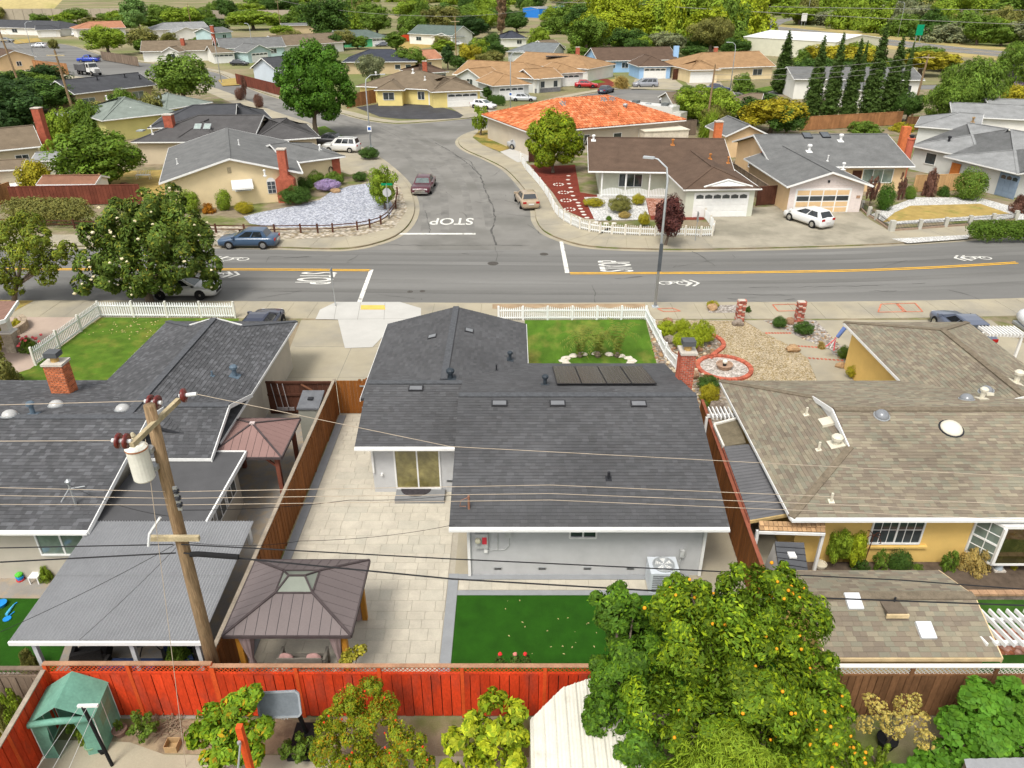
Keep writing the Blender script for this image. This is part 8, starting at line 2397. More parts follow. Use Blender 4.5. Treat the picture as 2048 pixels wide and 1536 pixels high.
# ---- other trees and shrubs, middle distance
MIDV = [(305, 432, 100, 212, 'round', 'mid', 'round green tree before the taupe-roofed house on the left'), (128, 302, 238, 372, 'round', (.115, .20, .022), 'wide green tree over the white garden bench'), (937, 985, 207, 270, 'loose', 'bright', 'slim young street tree on the corner verge'), (1292, 1370, 385, 490, 'round', 'plum', 'dark purple plum tree behind the street lamp'),
  (738, 802, 325, 418, 'round', 'bright', 'bushy little tree behind the stop sign'), (1468, 1606, 182, 270, 'round', 'gold', 'golden-green maple before the cypress row'), (1525, 1612, 205, 275, 'round', 'dark', 'dark green tree beside the golden maple'), (1390, 1462, 200, 268, 'weep', 'olive', 'weeping olive-green tree beside the basketball hoop'), (1838, 2015, 92, 250, 'weep', 'mid', 'huge feathery green tree at the right'), (1830, 1960, 140, 258, 'weep', 'mid', 'lower feathery tree before the huge one at the right'),
  (1960, 2110, 60, 190, 'weep', 'mid', 'feathery green tree at the right edge, behind the huge one'), (1995, 2070, 112, 190, 'round', 'lilac', 'lilac-blooming jacaranda at the right edge'), (1990, 2060, 165, 218, 'round', 'yel', 'yellow-green tree below the jacaranda'), (1775, 1850, 175, 245, 'weep', 'dark', 'dark feathery tree right of the cypress row'),
  (705, 785, 98, 170, 'weep', 'grey', 'grey-green weeping willow behind the yellow house'), (880, 912, 78, 140, 'tall', 'deep', 'slim dark conifer beside a wooden pole'), (912, 965, 80, 140, 'round', 'yel', 'yellow-green tree beside the slim conifer'), (950, 1010, 95, 142, 'round', 'olive', 'olive-brown tree behind the tan-roofed pair'), (962, 1005, 62, 105, 'round', 'dark', 'dark flat-topped tree below the tall palm'),
  (1055, 1105, 48, 102, 'round', 'bright', 'round bright tree right of the solar-panel roof'), (1125, 1215, 20, 115, 'round', 'mid', 'large green tree behind the tan-roofed pair'), (1150, 1200, 62, 110, 'round', 'bright', 'bright green tree left of the blue house'), (1365, 1480, 20, 108, 'weep', 'olive', 'tall olive-green tree behind the cream house'),
  (1290, 1370, 55, 112, 'round', 'grey', 'grey-green tree behind the blue house'), (1215, 1300, 50, 105, 'round', 'dark', 'dark green tree behind the blue house, left of the grey-green one'), (250, 312, -30, 75, 'tall', (.15, .27, .075), 'tall bright tree behind the terracotta-roofed house'), (175, 268, 42, 112, 'round', 'bright', 'wide yellow-green tree behind the dump truck'), (255, 330, 50, 105, 'round', 'olive', 'olive-green trees left of the taupe-roofed house'),
  (600, 712, -20, 82, 'round', 'dark', 'large dark evergreen at the top beside the green house'), (455, 560, 12, 60, 'round', 'bright', 'bright trees behind the aqua house'), (325, 410, 8, 60, 'round', 'bright', 'pair of bright round trees at the upper left'), (60, 105, 22, 55, 'round', 'mid', 'round tree behind the blue-grey roof in the upper left'), (105, 155, 20, 55, 'round', 'bright', 'small bright tree before the sound wall'),
  (-30, 20, 8, 45, 'round', 'olive', 'olive tree at the top left corner'), (905, 985, 22, 78, 'round', 'deep', 'dense dark evergreen left of the tall palm'), (790, 860, 18, 62, 'round', 'mid', 'green tree behind the white house with dry lawn'), (715, 790, 20, 70, 'round', 'mid', 'green tree behind the green house'), (-60, 110, 155, 285, 'round', 'deep', 'dark shrubby trees at the left edge below the wooden poles'), (0, 95, 200, 275, 'round', 'bright', 'bright green tree beside the red chimney at the left'),
  (40, 130, 310, 392, 'bush', 'yel', 'yellow-green bush beside the silver shed'), (95, 145, 275, 345, 'loose', 'bright', 'feathery palm-like shrub left of the wide green tree'), (1230, 1262, 270, 300, 'bush', 'mid', 'shrub hidden by the brown roof') if False else (1395, 1440, 225, 275, 'spiky', 'bright', 'clump of banana leaves beside the wooden pole'), (1225, 1260, 152, 176, 'spiky', 'straw', 'dry spiky plant beside the minivan'), (1460, 1510, 140, 182, 'bush', 'mid', 'shrub before the cream house with tan roof'),
  (1690, 1770, 236, 266, 'bush', 'mid', 'green shrub behind the grey ridge with skylights'), (1775, 1830, 240, 262, 'bush', 'yel', 'yellow-green shrub beside the tall brick chimney'), (2000, 2060, 230, 262, 'bush', 'olive', 'shrub behind the large grey hip roof'), (960, 990, 168, 200, 'tall', 'dark', 'slim clipped evergreen beside the white garage'), (1075, 1095, 85, 108, 'bush', 'mid', 'shrub below the round bright tree'), (1580, 1650, 85, 130, 'bush', 'mid', 'rounded shrubs before the warehouse, left end'), (1650, 1750, 75, 135, 'round', 'bright', 'bright tree before the warehouse'),
  (1840, 1870, 330, 392, 'bush', 'bronze', 'red-flowered shrub before the orange fence'), (1900, 1968, 330, 398, 'ball', 'mid', 'big clipped green bush before the orange fence'), (1872, 1900, 368, 392, 'bush', 'dark', 'low dark shrub between the bushes at the orange fence'), (1748, 1785, 362, 420, 'ball', (.06, .14, .018), 'tall clipped column shrub beside the peach garage'), (1805, 1832, 368, 398, 'ball', 'mid', 'round clipped shrub before the peach house window'), (1725, 1752, 350, 412, 'loose', 'bronze', 'rose bush beside the peach garage'),
  (1785, 1810, 345, 400, 'loose', 'bronze', 'red rose bush before the peach house window'), (2015, 2060, 385, 425, 'bush', 'bronze', 'pink rose bush at the right edge'), (15, 200, 378, 450, 'hedge', 'olive', 'long olive hedge along the brown fence at the left'), (357, 405, 376, 425, 'ball', 'bright', 'round bright shrub at the left of the cream gable'), (432, 468, 375, 420, 'ball', 'bright', 'round bright shrub under the awning'), (403, 434, 403, 426, 'bush', 'rust', 'rust-orange shrub between the round shrubs'), (468, 512, 400, 425, 'ball', 'gold', 'golden round shrub left of the red chimney'),
  (560, 625, 375, 408, 'cloud', 'dark', 'dark spreading juniper right of the red chimney'), (588, 628, 358, 384, 'cloud', 'dark', 'dark juniper behind the spreading one'), (615, 650, 345, 370, 'cloud', 'mid', 'rounded shrub beside the cream garage wing'), (648, 690, 346, 370, 'cloud', 'mid', 'low shrub right of the cream garage wing'), (718, 760, 296, 318, 'cloud', 'dark', 'cushion shrub by the driveway kerb'), (705, 738, 345, 362, 'cloud', 'dark', 'low juniper beside the bushy little tree'), (630, 682, 360, 380, 'cloud', 'lilac', 'purple-flowering cushion plant in the blue gravel yard'),
  (195, 235, 363, 378, 'bush', 'dark', 'dark clipped shrub right of the white-ended shed'), (1165, 1210, 397, 412, 'cloud', 'yel', 'yellow-green low shrub in the white gravel, left'), (1215, 1265, 394, 425, 'cloud', 'olive', 'olive mound in the white gravel'), (1262, 1290, 390, 410, 'cloud', 'yel', 'yellow-green mound at the right of the white gravel'), (1235, 1262, 424, 436, 'cloud', 'straw', 'tan low shrub in the white gravel'), (1275, 1300, 428, 452, 'cloud', 'yel', 'yellow-green shrub by the white picket curve'), (1210, 1225, 430, 440, 'bush', 'mid', 'tiny green shrub in the white gravel'),
  (1925, 2110, 424, 482, 'hedge', (.10, .18, .022), 'long clipped hedge on the kerb at the right'), (660, 690, 310, 330, 'bush', 'mid', 'shrub at the corner of the cream garage') if False else (470, 492, 172, 200, 'ball', 'bronze', 'dry brown cabbage palm head, leftmost'), (484, 500, 148, 200, 'loose', 'bronze', 'slim brown cordyline, tall one'), (508, 530, 185, 215, 'ball', 'bronze', 'brown cordyline nearest the street'), (955, 1010, 200, 240, 'loose', 'bright', 'small shrub at the tile house corner') if False else (975, 1012, 185, 212, 'hedge', 'dark', 'row of dark clipped shrubs beside the white garage'), (100, 120, 75, 105, 'round', 'olive', 'crooked small tree on the far left street corner')]
for u0, u1, vt, vb, k, c, l in MIDV: tree(l, u0, u1, vt, vb, k, c)
# cypress row
for u0, u1, vt, vb, ub, l in [(1540, 1592, 52, 186, 1560, 'dark cypress standing apart at the left end of the row'), (1573, 1592, 145, 190, 1582, 'small cypress beside the lone left one'), (1600, 1650, 60, 243, 1619, 'second cypress from the left, slim top'), (1636, 1684, 54, 246, 1654, 'third cypress from the left'), (1676, 1722, 66, 243, 1691, 'middle cypress, shorter than its neighbours'), (1715, 1770, 34, 243, 1733, 'tallest cypress of the row'), (1752, 1806, 60, 238, 1770, 'cypress at the right end of the row'), (1795, 1818, 76, 200, 1802, 'thin cypress behind the right end of the row'), (1705, 1728, 74, 200, 1712, 'thin cypress behind the middle of the row')]:
 tree(l, u0, u1, vt, vb, 'cypress', (.080, .140, .030), ub=ub, group='row of cypresses')
# tall palm
pb = G(1003, 78); pal = thing('palm_tree', 'tall fan palm with a shaggy skirt of dead fronds at the top centre', 'palm', pb)
hh = 17.5
MB().tube([pb, pb + Vector((0, 0, hh))], [.45, .35], 8).build('trunk', BARK, pal)
put('skirt', foliage('skirt', [(pb.x, pb.y, z, 1.35 + .03 * z) for z in (4, 6, 8, 10, 12, 13.5)], 2600, 1.6, .25, 5, droop=2.5, up=-.2, jit=.4, parent=pal), pal, (.30, .22, .14))
put('crown', foliage('crown', [(pb.x, pb.y, hh, 2.6)], 700, 2.0, .35, 6, droop=.2, up=.2, jit=.4, parent=pal), pal, (.10, .13, .03))
# wooded background: individual trees that read as one wood
rr = random.Random(77)
CN = dict(mid='green', dark='dark green', bright='bright green', yel='yellow-green', olive='olive', deep='very dark green', grey='grey-green', lime='lime green')
def wood(n, us, vs, label, group, cols, sz=(34, 70), hs=(32, 62), kinds=('round', 'round', 'tall'), vf=None):
 spots = sorted((rr.uniform(*us), rr.uniform(*vs)) for i in range(n))
 for i, (u, v) in enumerate(spots):
  if vf: v += vf(u)
  k = .55 + .45 * max(0, v) / 90
  w = rr.uniform(*sz) * k; hgt = rr.uniform(*hs) * k
  c = rr.choice(cols)
  o = '%d%s' % (i + 1, 'th' if 10 < i + 1 < 20 else {1: 'st', 2: 'nd', 3: 'rd'}.get((i + 1) % 10, 'th'))
  tree('%s tree, %s from left, %s' % (CN[c], o, label), u - w / 2, u + w / 2, v - hgt, v, rr.choice(kinds), c, group=group)
wood(30, (1185, 1500), (34, 100), 'in the wood above the blue house', 'trees of the wood above the blue house', ('lime', 'bright', 'lime', 'bright', 'lime', 'mid'), (80, 150), (75, 125), ('bush', 'round'))
wood(44, (1480, 2120), (2, 34), 'in the wood beyond the highway', 'trees of the wood beyond the highway', ('dark', 'mid', 'bright', 'bright', 'mid'), (100, 180), (70, 115), ('bush', 'bush', 'round'))
wood(34, (1590, 2110), (-26, -8), 'on the bank above the highway', 'trees on the highway bank', ('mid', 'olive', 'bright', 'grey', 'dark', 'bright'), (70, 130), (45, 90), ('bush', 'bush', 'round'), lambda u: 48 + (u - 1490) * .112)
wood(12, (1370, 1490), (60, 105), 'in the grove left of the warehouse', 'trees left of the warehouse', ('mid', 'dark', 'olive'), (55, 95), (50, 80))
wood(36, (700, 1200), (26, 70), 'in the belt behind the far houses', 'trees behind the far houses', ('mid', 'dark', 'bright', 'mid', 'olive'), (60, 115), (45, 80), ('bush', 'round'))
wood(34, (300, 720), (28, 60), 'in the belt before the freeway', 'trees before the freeway', ('mid', 'bright', 'dark', 'mid'), (50, 100), (36, 62), ('bush', 'round'))
wood(10, (140, 330), (42, 66), 'before the sound wall', 'trees before the sound wall', ('mid', 'bright', 'olive'), (45, 75), (30, 50))
wood(40, (330, 2100), (-4, 12), 'in the distant row at the top edge', 'distant trees along the top edge', ('mid', 'olive', 'bright', 'bright'), (90, 160), (50, 85), ('bush',))
wood(10, (1580, 1900), (130, 172), 'around the house behind the cypresses', 'trees around the white house', ('mid', 'dark', 'olive', 'yel'), (60, 90), (35, 55))
wood(12, (1150, 1480), (98, 124), 'in gardens behind the cul-de-sac houses', 'garden trees of the cul-de-sac', ('mid', 'dark', 'bright'), (35, 60), (28, 45))
wood(8, (0, 130), (185, 262), 'between the left wooden poles', 'garden trees on the left', ('deep', 'dark', 'mid'), (55, 85), (36, 60))
wood(12, (680, 1010), (98, 150), 'among the houses behind the yellow house', 'garden trees behind the yellow house', ('mid', 'olive', 'bright', 'dark'), (35, 60), (28, 48))
wood(12, (280, 700), (72, 112), 'among the far left houses', 'garden trees among the far left houses', ('mid', 'olive', 'bright', 'dark'), (30, 55), (22, 42))
wood(9, (1380, 1560), (215, 268), 'behind the brown and grey roofs', 'garden trees behind the brown roof', ('mid', 'dark', 'bright'), (40, 70), (30, 55))
wood(9, (60, 330), (225, 300), 'behind the wide green tree', 'garden shrubs on the left', ('mid', 'bright', 'olive'), (35, 60), (25, 45), ('bush',))
# ---------------------------------------------------------------- street furniture and small things
LAMPM = M('lamp_galv', (.46, .49, .51), .5, .08, 2, 20, metal=.2)
def lamp(label, u, v, hgt=9.2, arm=1.6, ang=180, sign=False):
 p = G(u, v)
 t = thing('street_lamp', label, 'street lamp', p, 'street lamps')
 d = Vector((cos(radians(ang)), sin(radians(ang)), 0))
 MB().tube([p, p + Vector((0, 0, hgt - 1.2)), p + Vector((0, 0, hgt - .5)) + d * .12, p + Vector((0, 0, hgt - .05)) + d * .7, p + Vector((0, 0, hgt)) + d * arm], [.095, .065, .055, .045, .035], 8).build('pole', LAMPM, t, smooth=True)
 MB().box(p.x - .2, p.y - .2, 0, p.x + .2, p.y + .2, .07).build('foot_plate', LAMPM, t)
 q = p + Vector((0, 0, hgt)) + d * (arm + .25)
 MB(Matrix.Translation(q) @ Matrix.Rotation(radians(ang), 4, 'Z')).box(-.32, -.13, -.06, .34, .13, .06).build('luminaire', LAMPM, t)
 if sign:
  MB().box(p.x - .26, p.y - .1, 1.9, p.x + .26, p.y - .085, 2.6).build('sign_panel', WHITE, t)
  MB().box(p.x - .18, p.y - .112, 2.1, p.x + .18, p.y - .101, 2.45).build('sign_symbol', M('sign_blue', (.02, .10, .38), .6), t)
 return t
l0 = lamp('tall grey street lamp on the near pavement, right of centre', 1310, 614, 9.4, 1.0, 155)
MB().box(l0.location.x - .12, l0.location.y - .2, 2.5, l0.location.x + .1, l0.location.y - .12, 4.3).build('control_box', M('box_dark', (.08, .09, .10), .6), l0)
lamp('street lamp with a small blue sign beside the white sport utility car', 742, 294, 8.6, 1.9, 15, True)
lamp('street lamp before the white garage of the tan-roofed house', 1021, 217, 8.8, 1.5, 5, True)
lamp('street lamp before the cream house with tan roof', 1460, 181, 8.6, 1.4, 190)
lamp('street lamp at the far bend before the aqua house', 443, 165, 8.8, 1.4, 130)
lamp('street lamp before the blue-grey roof house, upper left', 66, 108, 8.6, 1.4, 40)
lamp('street lamp behind the aqua house garage', 509, 121, 9.0, 1.4, 140)
lamp('street lamp with green sign on the far highway', 1795, 74, 12, 2, 120)
lamp('second street lamp on the far highway, at an orange work sign', 1612, 50, 14, 2, 100)
# stop sign with street name blades, seen from behind
p = G(778, 438)
t = thing('stop_sign', 'grey back of a stop sign with green name blade at the left corner', 'sign', p)
MB().tube([p, p + Vector((0, 0, 3.1))], .035, 6).build('post', STEEL, t)
m = Matrix.Translation((p.x, p.y + .05, 2.35)) @ Matrix.Rotation(pi / 2, 4, 'X')
MB(m).prism([(.4 * cos(pi / 8 + k * pi / 4), .4 * sin(pi / 8 + k * pi / 4)) for k in range(8)], -.012, .012).build('plate', M('sign_back', (.45, .46, .47), .5, .05), t)
MB().box(p.x - .45, p.y - .01, 2.98, p.x + .55, p.y + .01, 3.18).build('name_blade', M('sign_green', (.0, .22, .09), .6), t)
# plain posts with signs
for u, v, hgt, l in ((671, 612, 2.6, 'thin grey sign post seen edge-on at the kerb ramp'), (1390, 482, 2.4, 'thin sign post seen edge-on beside the white picket corner')):
 p = G(u, v); t = thing('sign_post', l, 'sign', p)
 MB().tube([p, p + Vector((0, 0, hgt))], .03, 6).build('post', STEEL, t)
 MB().box(p.x - .012, p.y - .28, hgt - .75, p.x + .012, p.y + .28, hgt).build('plate', STEEL, t)
for u, v, w, hgt, c, l in ((1833, 88, 2.4, 6, (.0, .25, .12), 'green highway sign at the upper right'), (1617, 44, 4, 6, (.62, .14, .02), 'orange road work sign on the highway'), (1605, 55, 2.5, 6, (.6, .6, .58), 'small white highway sign left of the orange one'), (1636, 50, 2.5, 5, (.6, .6, .58), 'small white highway sign right of the orange one')):
 p = G(u, v); t = thing('highway_sign', l, 'sign', p)
 for s in (-.3, .3): MB().tube([p + Vector((s * w, 0, 0)), p + Vector((s * w, 0, hgt))], .12, 5).build('post', STEEL, t)
 MB().box(p.x - w / 2, p.y - .2, hgt * .45, p.x + w / 2, p.y - .1, hgt).build('panel', M('hs_%d' % u, c, .6), t)
# wooden poles in the distance
def wpole(label, u, v, hgt, arms=((.92, 2.2),), r=.16, lean=0.):
 p = G(u, v); t = thing('utility_pole', label, 'utility pole', p, 'far utility poles')
 top = p + Vector((lean, 0, hgt))
 MB().tube([p, top], [r, r * .65], 7).build('shaft', PW, t)
 for f, w in arms:
  c = p.lerp(top, f); MB().bar(c - Vector((w / 2, .1, 0)), c + Vector((w / 2, -.1, 0)), .12, .14).build('crossarm', MATS['crossarm_wood'], t)
 return top
tops = [wpole('wooden pole at the left edge, nearest of the left ones', 52, 206, 12.5, ((.93, 2.4), (.8, 1.6)), .2, -1.0), wpole('leaning wooden pole beside the pale yellow house', 158, 262, 10.5, ((.94, 2.4),), .2, -.4), wpole('wooden pole right of the dark conifer', 913, 128, 11, ((.9, 2.2),)), wpole('wooden pole at the far right of the cypress row', 1822, 238, 9.2, ((.95, 2.0),), .2, .3), wpole('slim wooden pole before the weeping olive tree', 1411, 268, 9.0, (), .16, .2),
  wpole('tall wooden pole at the highway grove', 1484, 72, 16, ((.93, 3),), .25), wpole('wooden pole before the terracotta and aqua roofs', 385, 66, 11, ((.92, 2.2),)), wpole('wooden pole behind the aqua house, upper centre', 562, 60, 12, ((.92, 2.2),)), wpole('wooden pole beside the freeway at the top, left of centre', 708, 52, 14, ((.92, 2.4),)), wpole('wooden pole before the large green tree, upper right of the palm', 1182, 66, 14, ((.92, 2.4),))]
def fwire(label, a, b, sag=.8, r=.03):
 line = []
 for i in range(15):
  s = i / 14; q = Vector(a).lerp(Vector(b), s); q.z -= sag * 4 * s * (1 - s); line.append(q)
 tag(MB().tube(line, r, 4).build('overhead_wire', M('far_wire', (.25, .24, .22), .7)), label, 'wire', 'far overhead wires')
for k, dz in enumerate((0, -.9, -1.6)):
 fwire('%s wire from the right pole across the cypress row' % ('upper', 'middle', 'lower')[k], tops[3] + Vector((0, 0, dz - .3)), tops[4] + Vector((0, 0, dz * .8 - .6)), .6, .022)
 fwire('%s wire between the two left poles' % ('upper', 'middle', 'lower')[k], tops[0] + Vector((0, 0, dz - .5)), tops[1] + Vector((0, 0, dz - .4)), .6, .022)
fwire('long wire along the top edge, upper one', AY(1100, 4, 300), AY(2300, 22, 300), .5, .08); fwire('long wire along the top edge, lower one', AY(1350, 14, 260), AY(2300, 58, 260), .5, .07)
fwire('wire from the conifer pole toward the palm', tops[2], tops[9], 1.5, .05); fwire('wire from the conifer pole to the left', tops[2], tops[7], 1.5, .05)
# white picket fence of the right corner lot: panels between posts
pf = thing('picket_fence', 'white curved picket fence round the red mulch corner lot', 'fence', G(1200, 455))
line = smoothline(gp([(1040, 318), (1052, 340), (1080, 372), (1098, 400), (1110, 425), (1128, 442), (1160, 458), (1200, 466), (1250, 470), (1310, 472), (1370, 472), (1424, 472), (1420, 450), (1400, 425)]), 2)
for a, b in zip(line[:-1], line[1:]):
 a, b = Vector((a.x, a.y, 0)), Vector((b.x, b.y, 0)); L = (b - a).length; d = (b - a) / L
 n = max(3, int(L / .17)); mb = MB()
 for i in range(n):
  c = a + d * (L * (i + .5) / n); hh = .72 + .13 * sin(pi * (i + .5) / n)
  mb.bar(c + Vector((0, 0, .06)), c + Vector((0, 0, hh)), .09, .03, up=d)
 for z in (.2, .6): mb.bar(a + Vector((0, 0, z)), b + Vector((0, 0, z)), .03, .09)
 mb.build('picket_panel', WPK, pf)
 piece('post', M('post_cream', (.62, .58, .50), .7), pf, (a.x, a.y, .45), (.14, .14, .9), atan2(d.y, d.x))
# stepping stones and planted rings on the mulch
for i, (u, v) in enumerate([(1137, 352), (1136, 360), (1138, 368), (1141, 376), (1143, 384), (1146, 392), (1150, 400), (1156, 406), (1158, 412), (1161, 418), (1165, 424), (1168, 430), (1174, 436), (1192, 445), (1212, 447), (1228, 447)]):
 p = G(u, v); tag(MB().lathe([(.23, 0), (.23, .04), (.2, .05)], p, 9).build('stepping_stone', M('pale_stone', (.62, .58, .52), .9, .1)), 'pale stepping stone on the red mulch, %s in the row from the house' % 'first second third fourth fifth sixth seventh eighth ninth tenth eleventh twelfth thirteenth fourteenth fifteenth sixteenth'.split()[i], 'stepping stone', 'stepping stones on the mulch')
for i, (u, v) in enumerate([(1117, 370), (1127, 386), (1132, 402), (1139, 420), (1150, 438)]):
 p = G(u, v); t = thing('stone_ring', '%s pale stone planting ring on the red mulch, counted from the house side' % ('first', 'second', 'third', 'fourth', 'fifth')[i], 'planting ring', p)
 for k in range(10):
  a = 2 * pi * k / 10; MB().blob((p.x + .5 * cos(a), p.y + .5 * sin(a), .05), .1, .09, .06, k + i, .15, 6, 4).build('ring_stone', M('pale_stone', (.62, .58, .52), .9, .1), t)
# post and rail fence of the blue gravel yard
rf = thing('rail_fence', 'low brown post and rail fence along the blue gravel yard', 'fence', G(600, 460))
pts = [G(u, v) for u, v in ((-40, 452), (60, 455), (150, 457), (433, 466), (490, 467), (550, 467), (602, 466), (636, 466), (666, 465), (715, 461), (740, 456), (762, 449), (778, 437), (792, 418), (795, 390))]
for i, q in enumerate(pts):
 piece('post', DRKW, rf, (q.x, q.y, .4), (.13, .13, .8))
 if i: 
  for z in (.35, .65): MB().bar(pts[i - 1] + Vector((0, 0, z)), q + Vector((0, 0, z)), .06, .07).build('rail', DRKW, rf)
# concrete pier and iron fence of the dry lawn
cf = thing('iron_fence', 'black iron fence between concrete piers round the dry lawn', 'fence', G(1850, 455))
PIER = M('pier_concrete', (.44, .43, .38), .9, .12, 2, 20)
px_ = [(1722, 418), (1737, 432), (1752, 440), (1782, 462), (1838, 458), (1890, 454), (1938, 450), (1984, 446), (2030, 440)]
ps = [G(*q) for q in px_]
for i, q in enumerate(ps):
 piece('pier', PIER, cf, (q.x, q.y, .42), (.42 if i == 3 else .28, .42 if i == 3 else .28, .98 if i == 3 else .85))
 if i:
  a, b = ps[i - 1], q; L = (b - a).length; d = (b - a) / L
  c = (a + b) / 2; piece('plinth', M('plinth_brown', (.30, .22, .16), .9, .15), cf, (c.x, c.y, .07), (L, .22, .14), atan2(d.y, d.x))
  mb = MB(); n = int(L / .14)
  for k in range(n):
   s = (k + .5) / n; e = a + d * (L * s); mb.bar(e + Vector((0, 0, .14)), e + Vector((0, 0, .62 + .14 * sin(pi * s))), .018, .018)
  mb.bar(a + Vector((0, 0, .22)), b + Vector((0, 0, .22)), .02, .03).bar(a + Vector((0, 0, .58)), b + Vector((0, 0, .58)), .02, .03)
  mb.build('railing_panel', DARK, cf)
# board fences across the street
def ff(label, a, b, hgt, mat, bw=.3, post=3.):
 fence('board_fence', label, G(*a), G(*b), hgt, mat, bw, post, 0, None, mat, face=-1, rails=False)
RBF = M('red_brown_fence', (.15, .045, .028), .85, .2, 1, 12, rnd=.15); CED = M('cedar_fence', (.33, .16, .07), .85, .2, 1, 12, rnd=.15); ORF = M('orange_fence', (.52, .17, .03), .8, .15, 1, 12, rnd=.12); PEF = M('peach_fence', (.55, .34, .16), .85, .1, 1, 12, rnd=.08)
ff('dark red-brown board fence behind the olive hedge', (28, 413), (285, 408), 1.85, RBF, .3); ff('red-brown board fence at the left edge below the boat', (-40, 425), (28, 402), 1.8, CED)
ff('weathered fence beside the brown-roofed corner house', (1440, 345), (1530, 408), 1.8, GRYW); ff('dark wooden gate fence between the corner house and the peach garage', (1512, 412), (1568, 408), 1.8, DRKW, .3)
ff('cedar fence at the foot of the cypress row', (1600, 262), (1800, 250), 1.9, CED, .3); ff('peach-painted fence left of the large grey house', (1825, 385), (1960, 380), 1.7, PEF, .35); ff('orange cedar fence beside the white tan-roofed house', (1168, 158), (1192, 156), 2.6, ORF)
ff('brown fence beside the pale blue gabled house', (474, 168), (562, 192), 2.0, RBF, .4); ff('brown fence beside the yellow house', (695, 217), (752, 206), 2.2, CED, .4); ff('brown fence in front of the terracotta street corner', (205, 120), (278, 133), 2.2, GRYW, .4); ff('cedar fence right of the tan garage at the left edge', (70, 142), (138, 150), 2.4, CED, .4)
ff('bright red fence between the green house and the white house', (783, 84), (818, 83), 2.2, M('vermilion_fence', (.55, .06, .02), .8, .1), .5); ff('red fence right of the white house with dry lawn', (905, 84), (925, 83), 2.2, MATS['vermilion_fence'], .5); ff('brown fence right of the blue house', (1345, 160), (1376, 158), 2.2, DRKW, .4); ff('weathered fence behind the white mulch lot tree', (1058, 325), (1100, 322), 1.6, DRKW, .3); ff('dark fence behind the orange tile house', (1160, 285), (1390, 270), 2.0, GRYW, .4)
ff('brown fence under the feathery trees at the right', (1810, 262), (1900, 258), 1.9, OLDF, .3)
# white trailer wall behind the orange house
wt = thing('awning_wall', 'cream canopy panel between the orange tile house and the brown roof', 'canopy', G(1330, 270))
m, w = frame((1290, 264), (1378, 260), 2.2)
MB(m).box(0, 0, .3, w, 3, 2.2).build('panel', M('cream_panel', (.60, .54, .44), .8), wt); MB(m).box(-.1, -.1, 2.2, w + .1, 3.1, 2.3).build('top', CREAM, wt)
# far basketball hoop
p = G(1376, 238); t = thing('basketball_hoop', 'distant basketball hoop beside the cul-de-sac', 'basketball hoop', p)
MB().tube([p, p + Vector((0, 0, 3.2))], .07, 6).build('pole', DARK, t); MB().box(p.x - .9, p.y - .3, 2.8, p.x + .9, p.y - .24, 3.9).build('backboard', M('bb_white', (.55, .57, .62), .5), t); MB().box(p.x - .3, p.y - .32, 2.95, p.x + .3, p.y - .305, 3.35).build('target', M('bb_red', (.5, .06, .04), .6), t); MB().box(p.x - .4, p.y - .3, 0, p.x + .4, p.y + .5, .15).build('base', DARK, t)
# white garden bench under the wide tree
p = G(288, 358); t = thing('garden_bench', 'white metal garden bench under the wide green tree', 'bench', p)
for k in range(9): MB().bar((p.x - .7 + k * .175, p.y + .2, .45), (p.x - .7 + k * .175, p.y + .3, .8 + .12 * sin(pi * k / 8)), .03, .03).build('back_slat', WHITE, t)
MB().box(p.x - .75, p.y - .25, .42, p.x + .75, p.y + .22, .46).build('seat', WHITE, t)
for sx in (-.7, .7):
 for sy in (-.2, .2): piece('leg', WHITE, t, (p.x + sx, p.y + sy, .21), (.05, .05, .42))
# ---------------------------------------------------------------- gravel yard right of the main lawn
def brick_ring(label, pts, w, name='brick_edging', closed=False):
 t = thing(name, label, 'brick edging', (*pts[0][:2], 0))
 for a, b in zip(pts[:-1], pts[1:]):
  L = (b - a).length; n = max(1, round(L / .13))
  for i in range(n):
   c = a + (b - a) * ((i + .5) / n); d = (b - a).normalized()
   piece('brick', BRICK, t, (c.x, c.y, .07), (L / n - .012, w, .14), atan2(d.y, d.x))
c0 = G(1448, 737)
R_ = 52 / F * PX(c0)[2]
brick_ring('round brick ring around the fountain in the gravel yard', [Vector((c0.x + R_ * cos(2 * pi * k / 28), c0.y + R_ * sin(2 * pi * k / 28))) for k in range(29)], .24)
brick_ring('curved brick edging beside the cushion junipers', smoothline(gp([(1426, 672), (1442, 682), (1447, 694), (1436, 704), (1424, 714), (1420, 718)]), 3), .24)
sheet('ring_gravel', [(c0.x + (R_ - .1) * cos(2 * pi * k / 28), c0.y + (R_ - .1) * sin(2 * pi * k / 28)) for k in range(28)], .03, M('pink_gravel', (.52, .47, .42), .95, .1, .8, 40, voro=9.), kind='structure')
t = thing('fountain', 'round clay fountain bowl with a white ball in the brick ring', 'fountain', c0)
MB().lathe([(.28, 0), (.36, .06), (.42, .22), (.46, .25), (.46, .3), (.4, .3), (.36, .2), (.05, .18)], (c0.x, c0.y, 0), 18).build('bowl', M('clay', (.36, .24, .17), .85, .1), t, smooth=False)
MB().blob((c0.x, c0.y, .42), .15, .15, .13, 3, .08, 10, 7).build('ball', M('white_ball', (.66, .66, .58), .6, .15), t, True); MB().lathe([(.1, .18), (.08, .34)], (c0.x, c0.y, 0), 8).build('neck', DARK, t)
ROCKM = [M('rock_tan', (.34, .22, .12), .95, .25, 2, 14, bump=.5, bscale=10), M('rock_grey', (.24, .20, .165), .95, .25, 2, 14, bump=.5, bscale=10), M('rock_brown', (.27, .16, .10), .95, .25, 2, 14, bump=.5, bscale=10)]
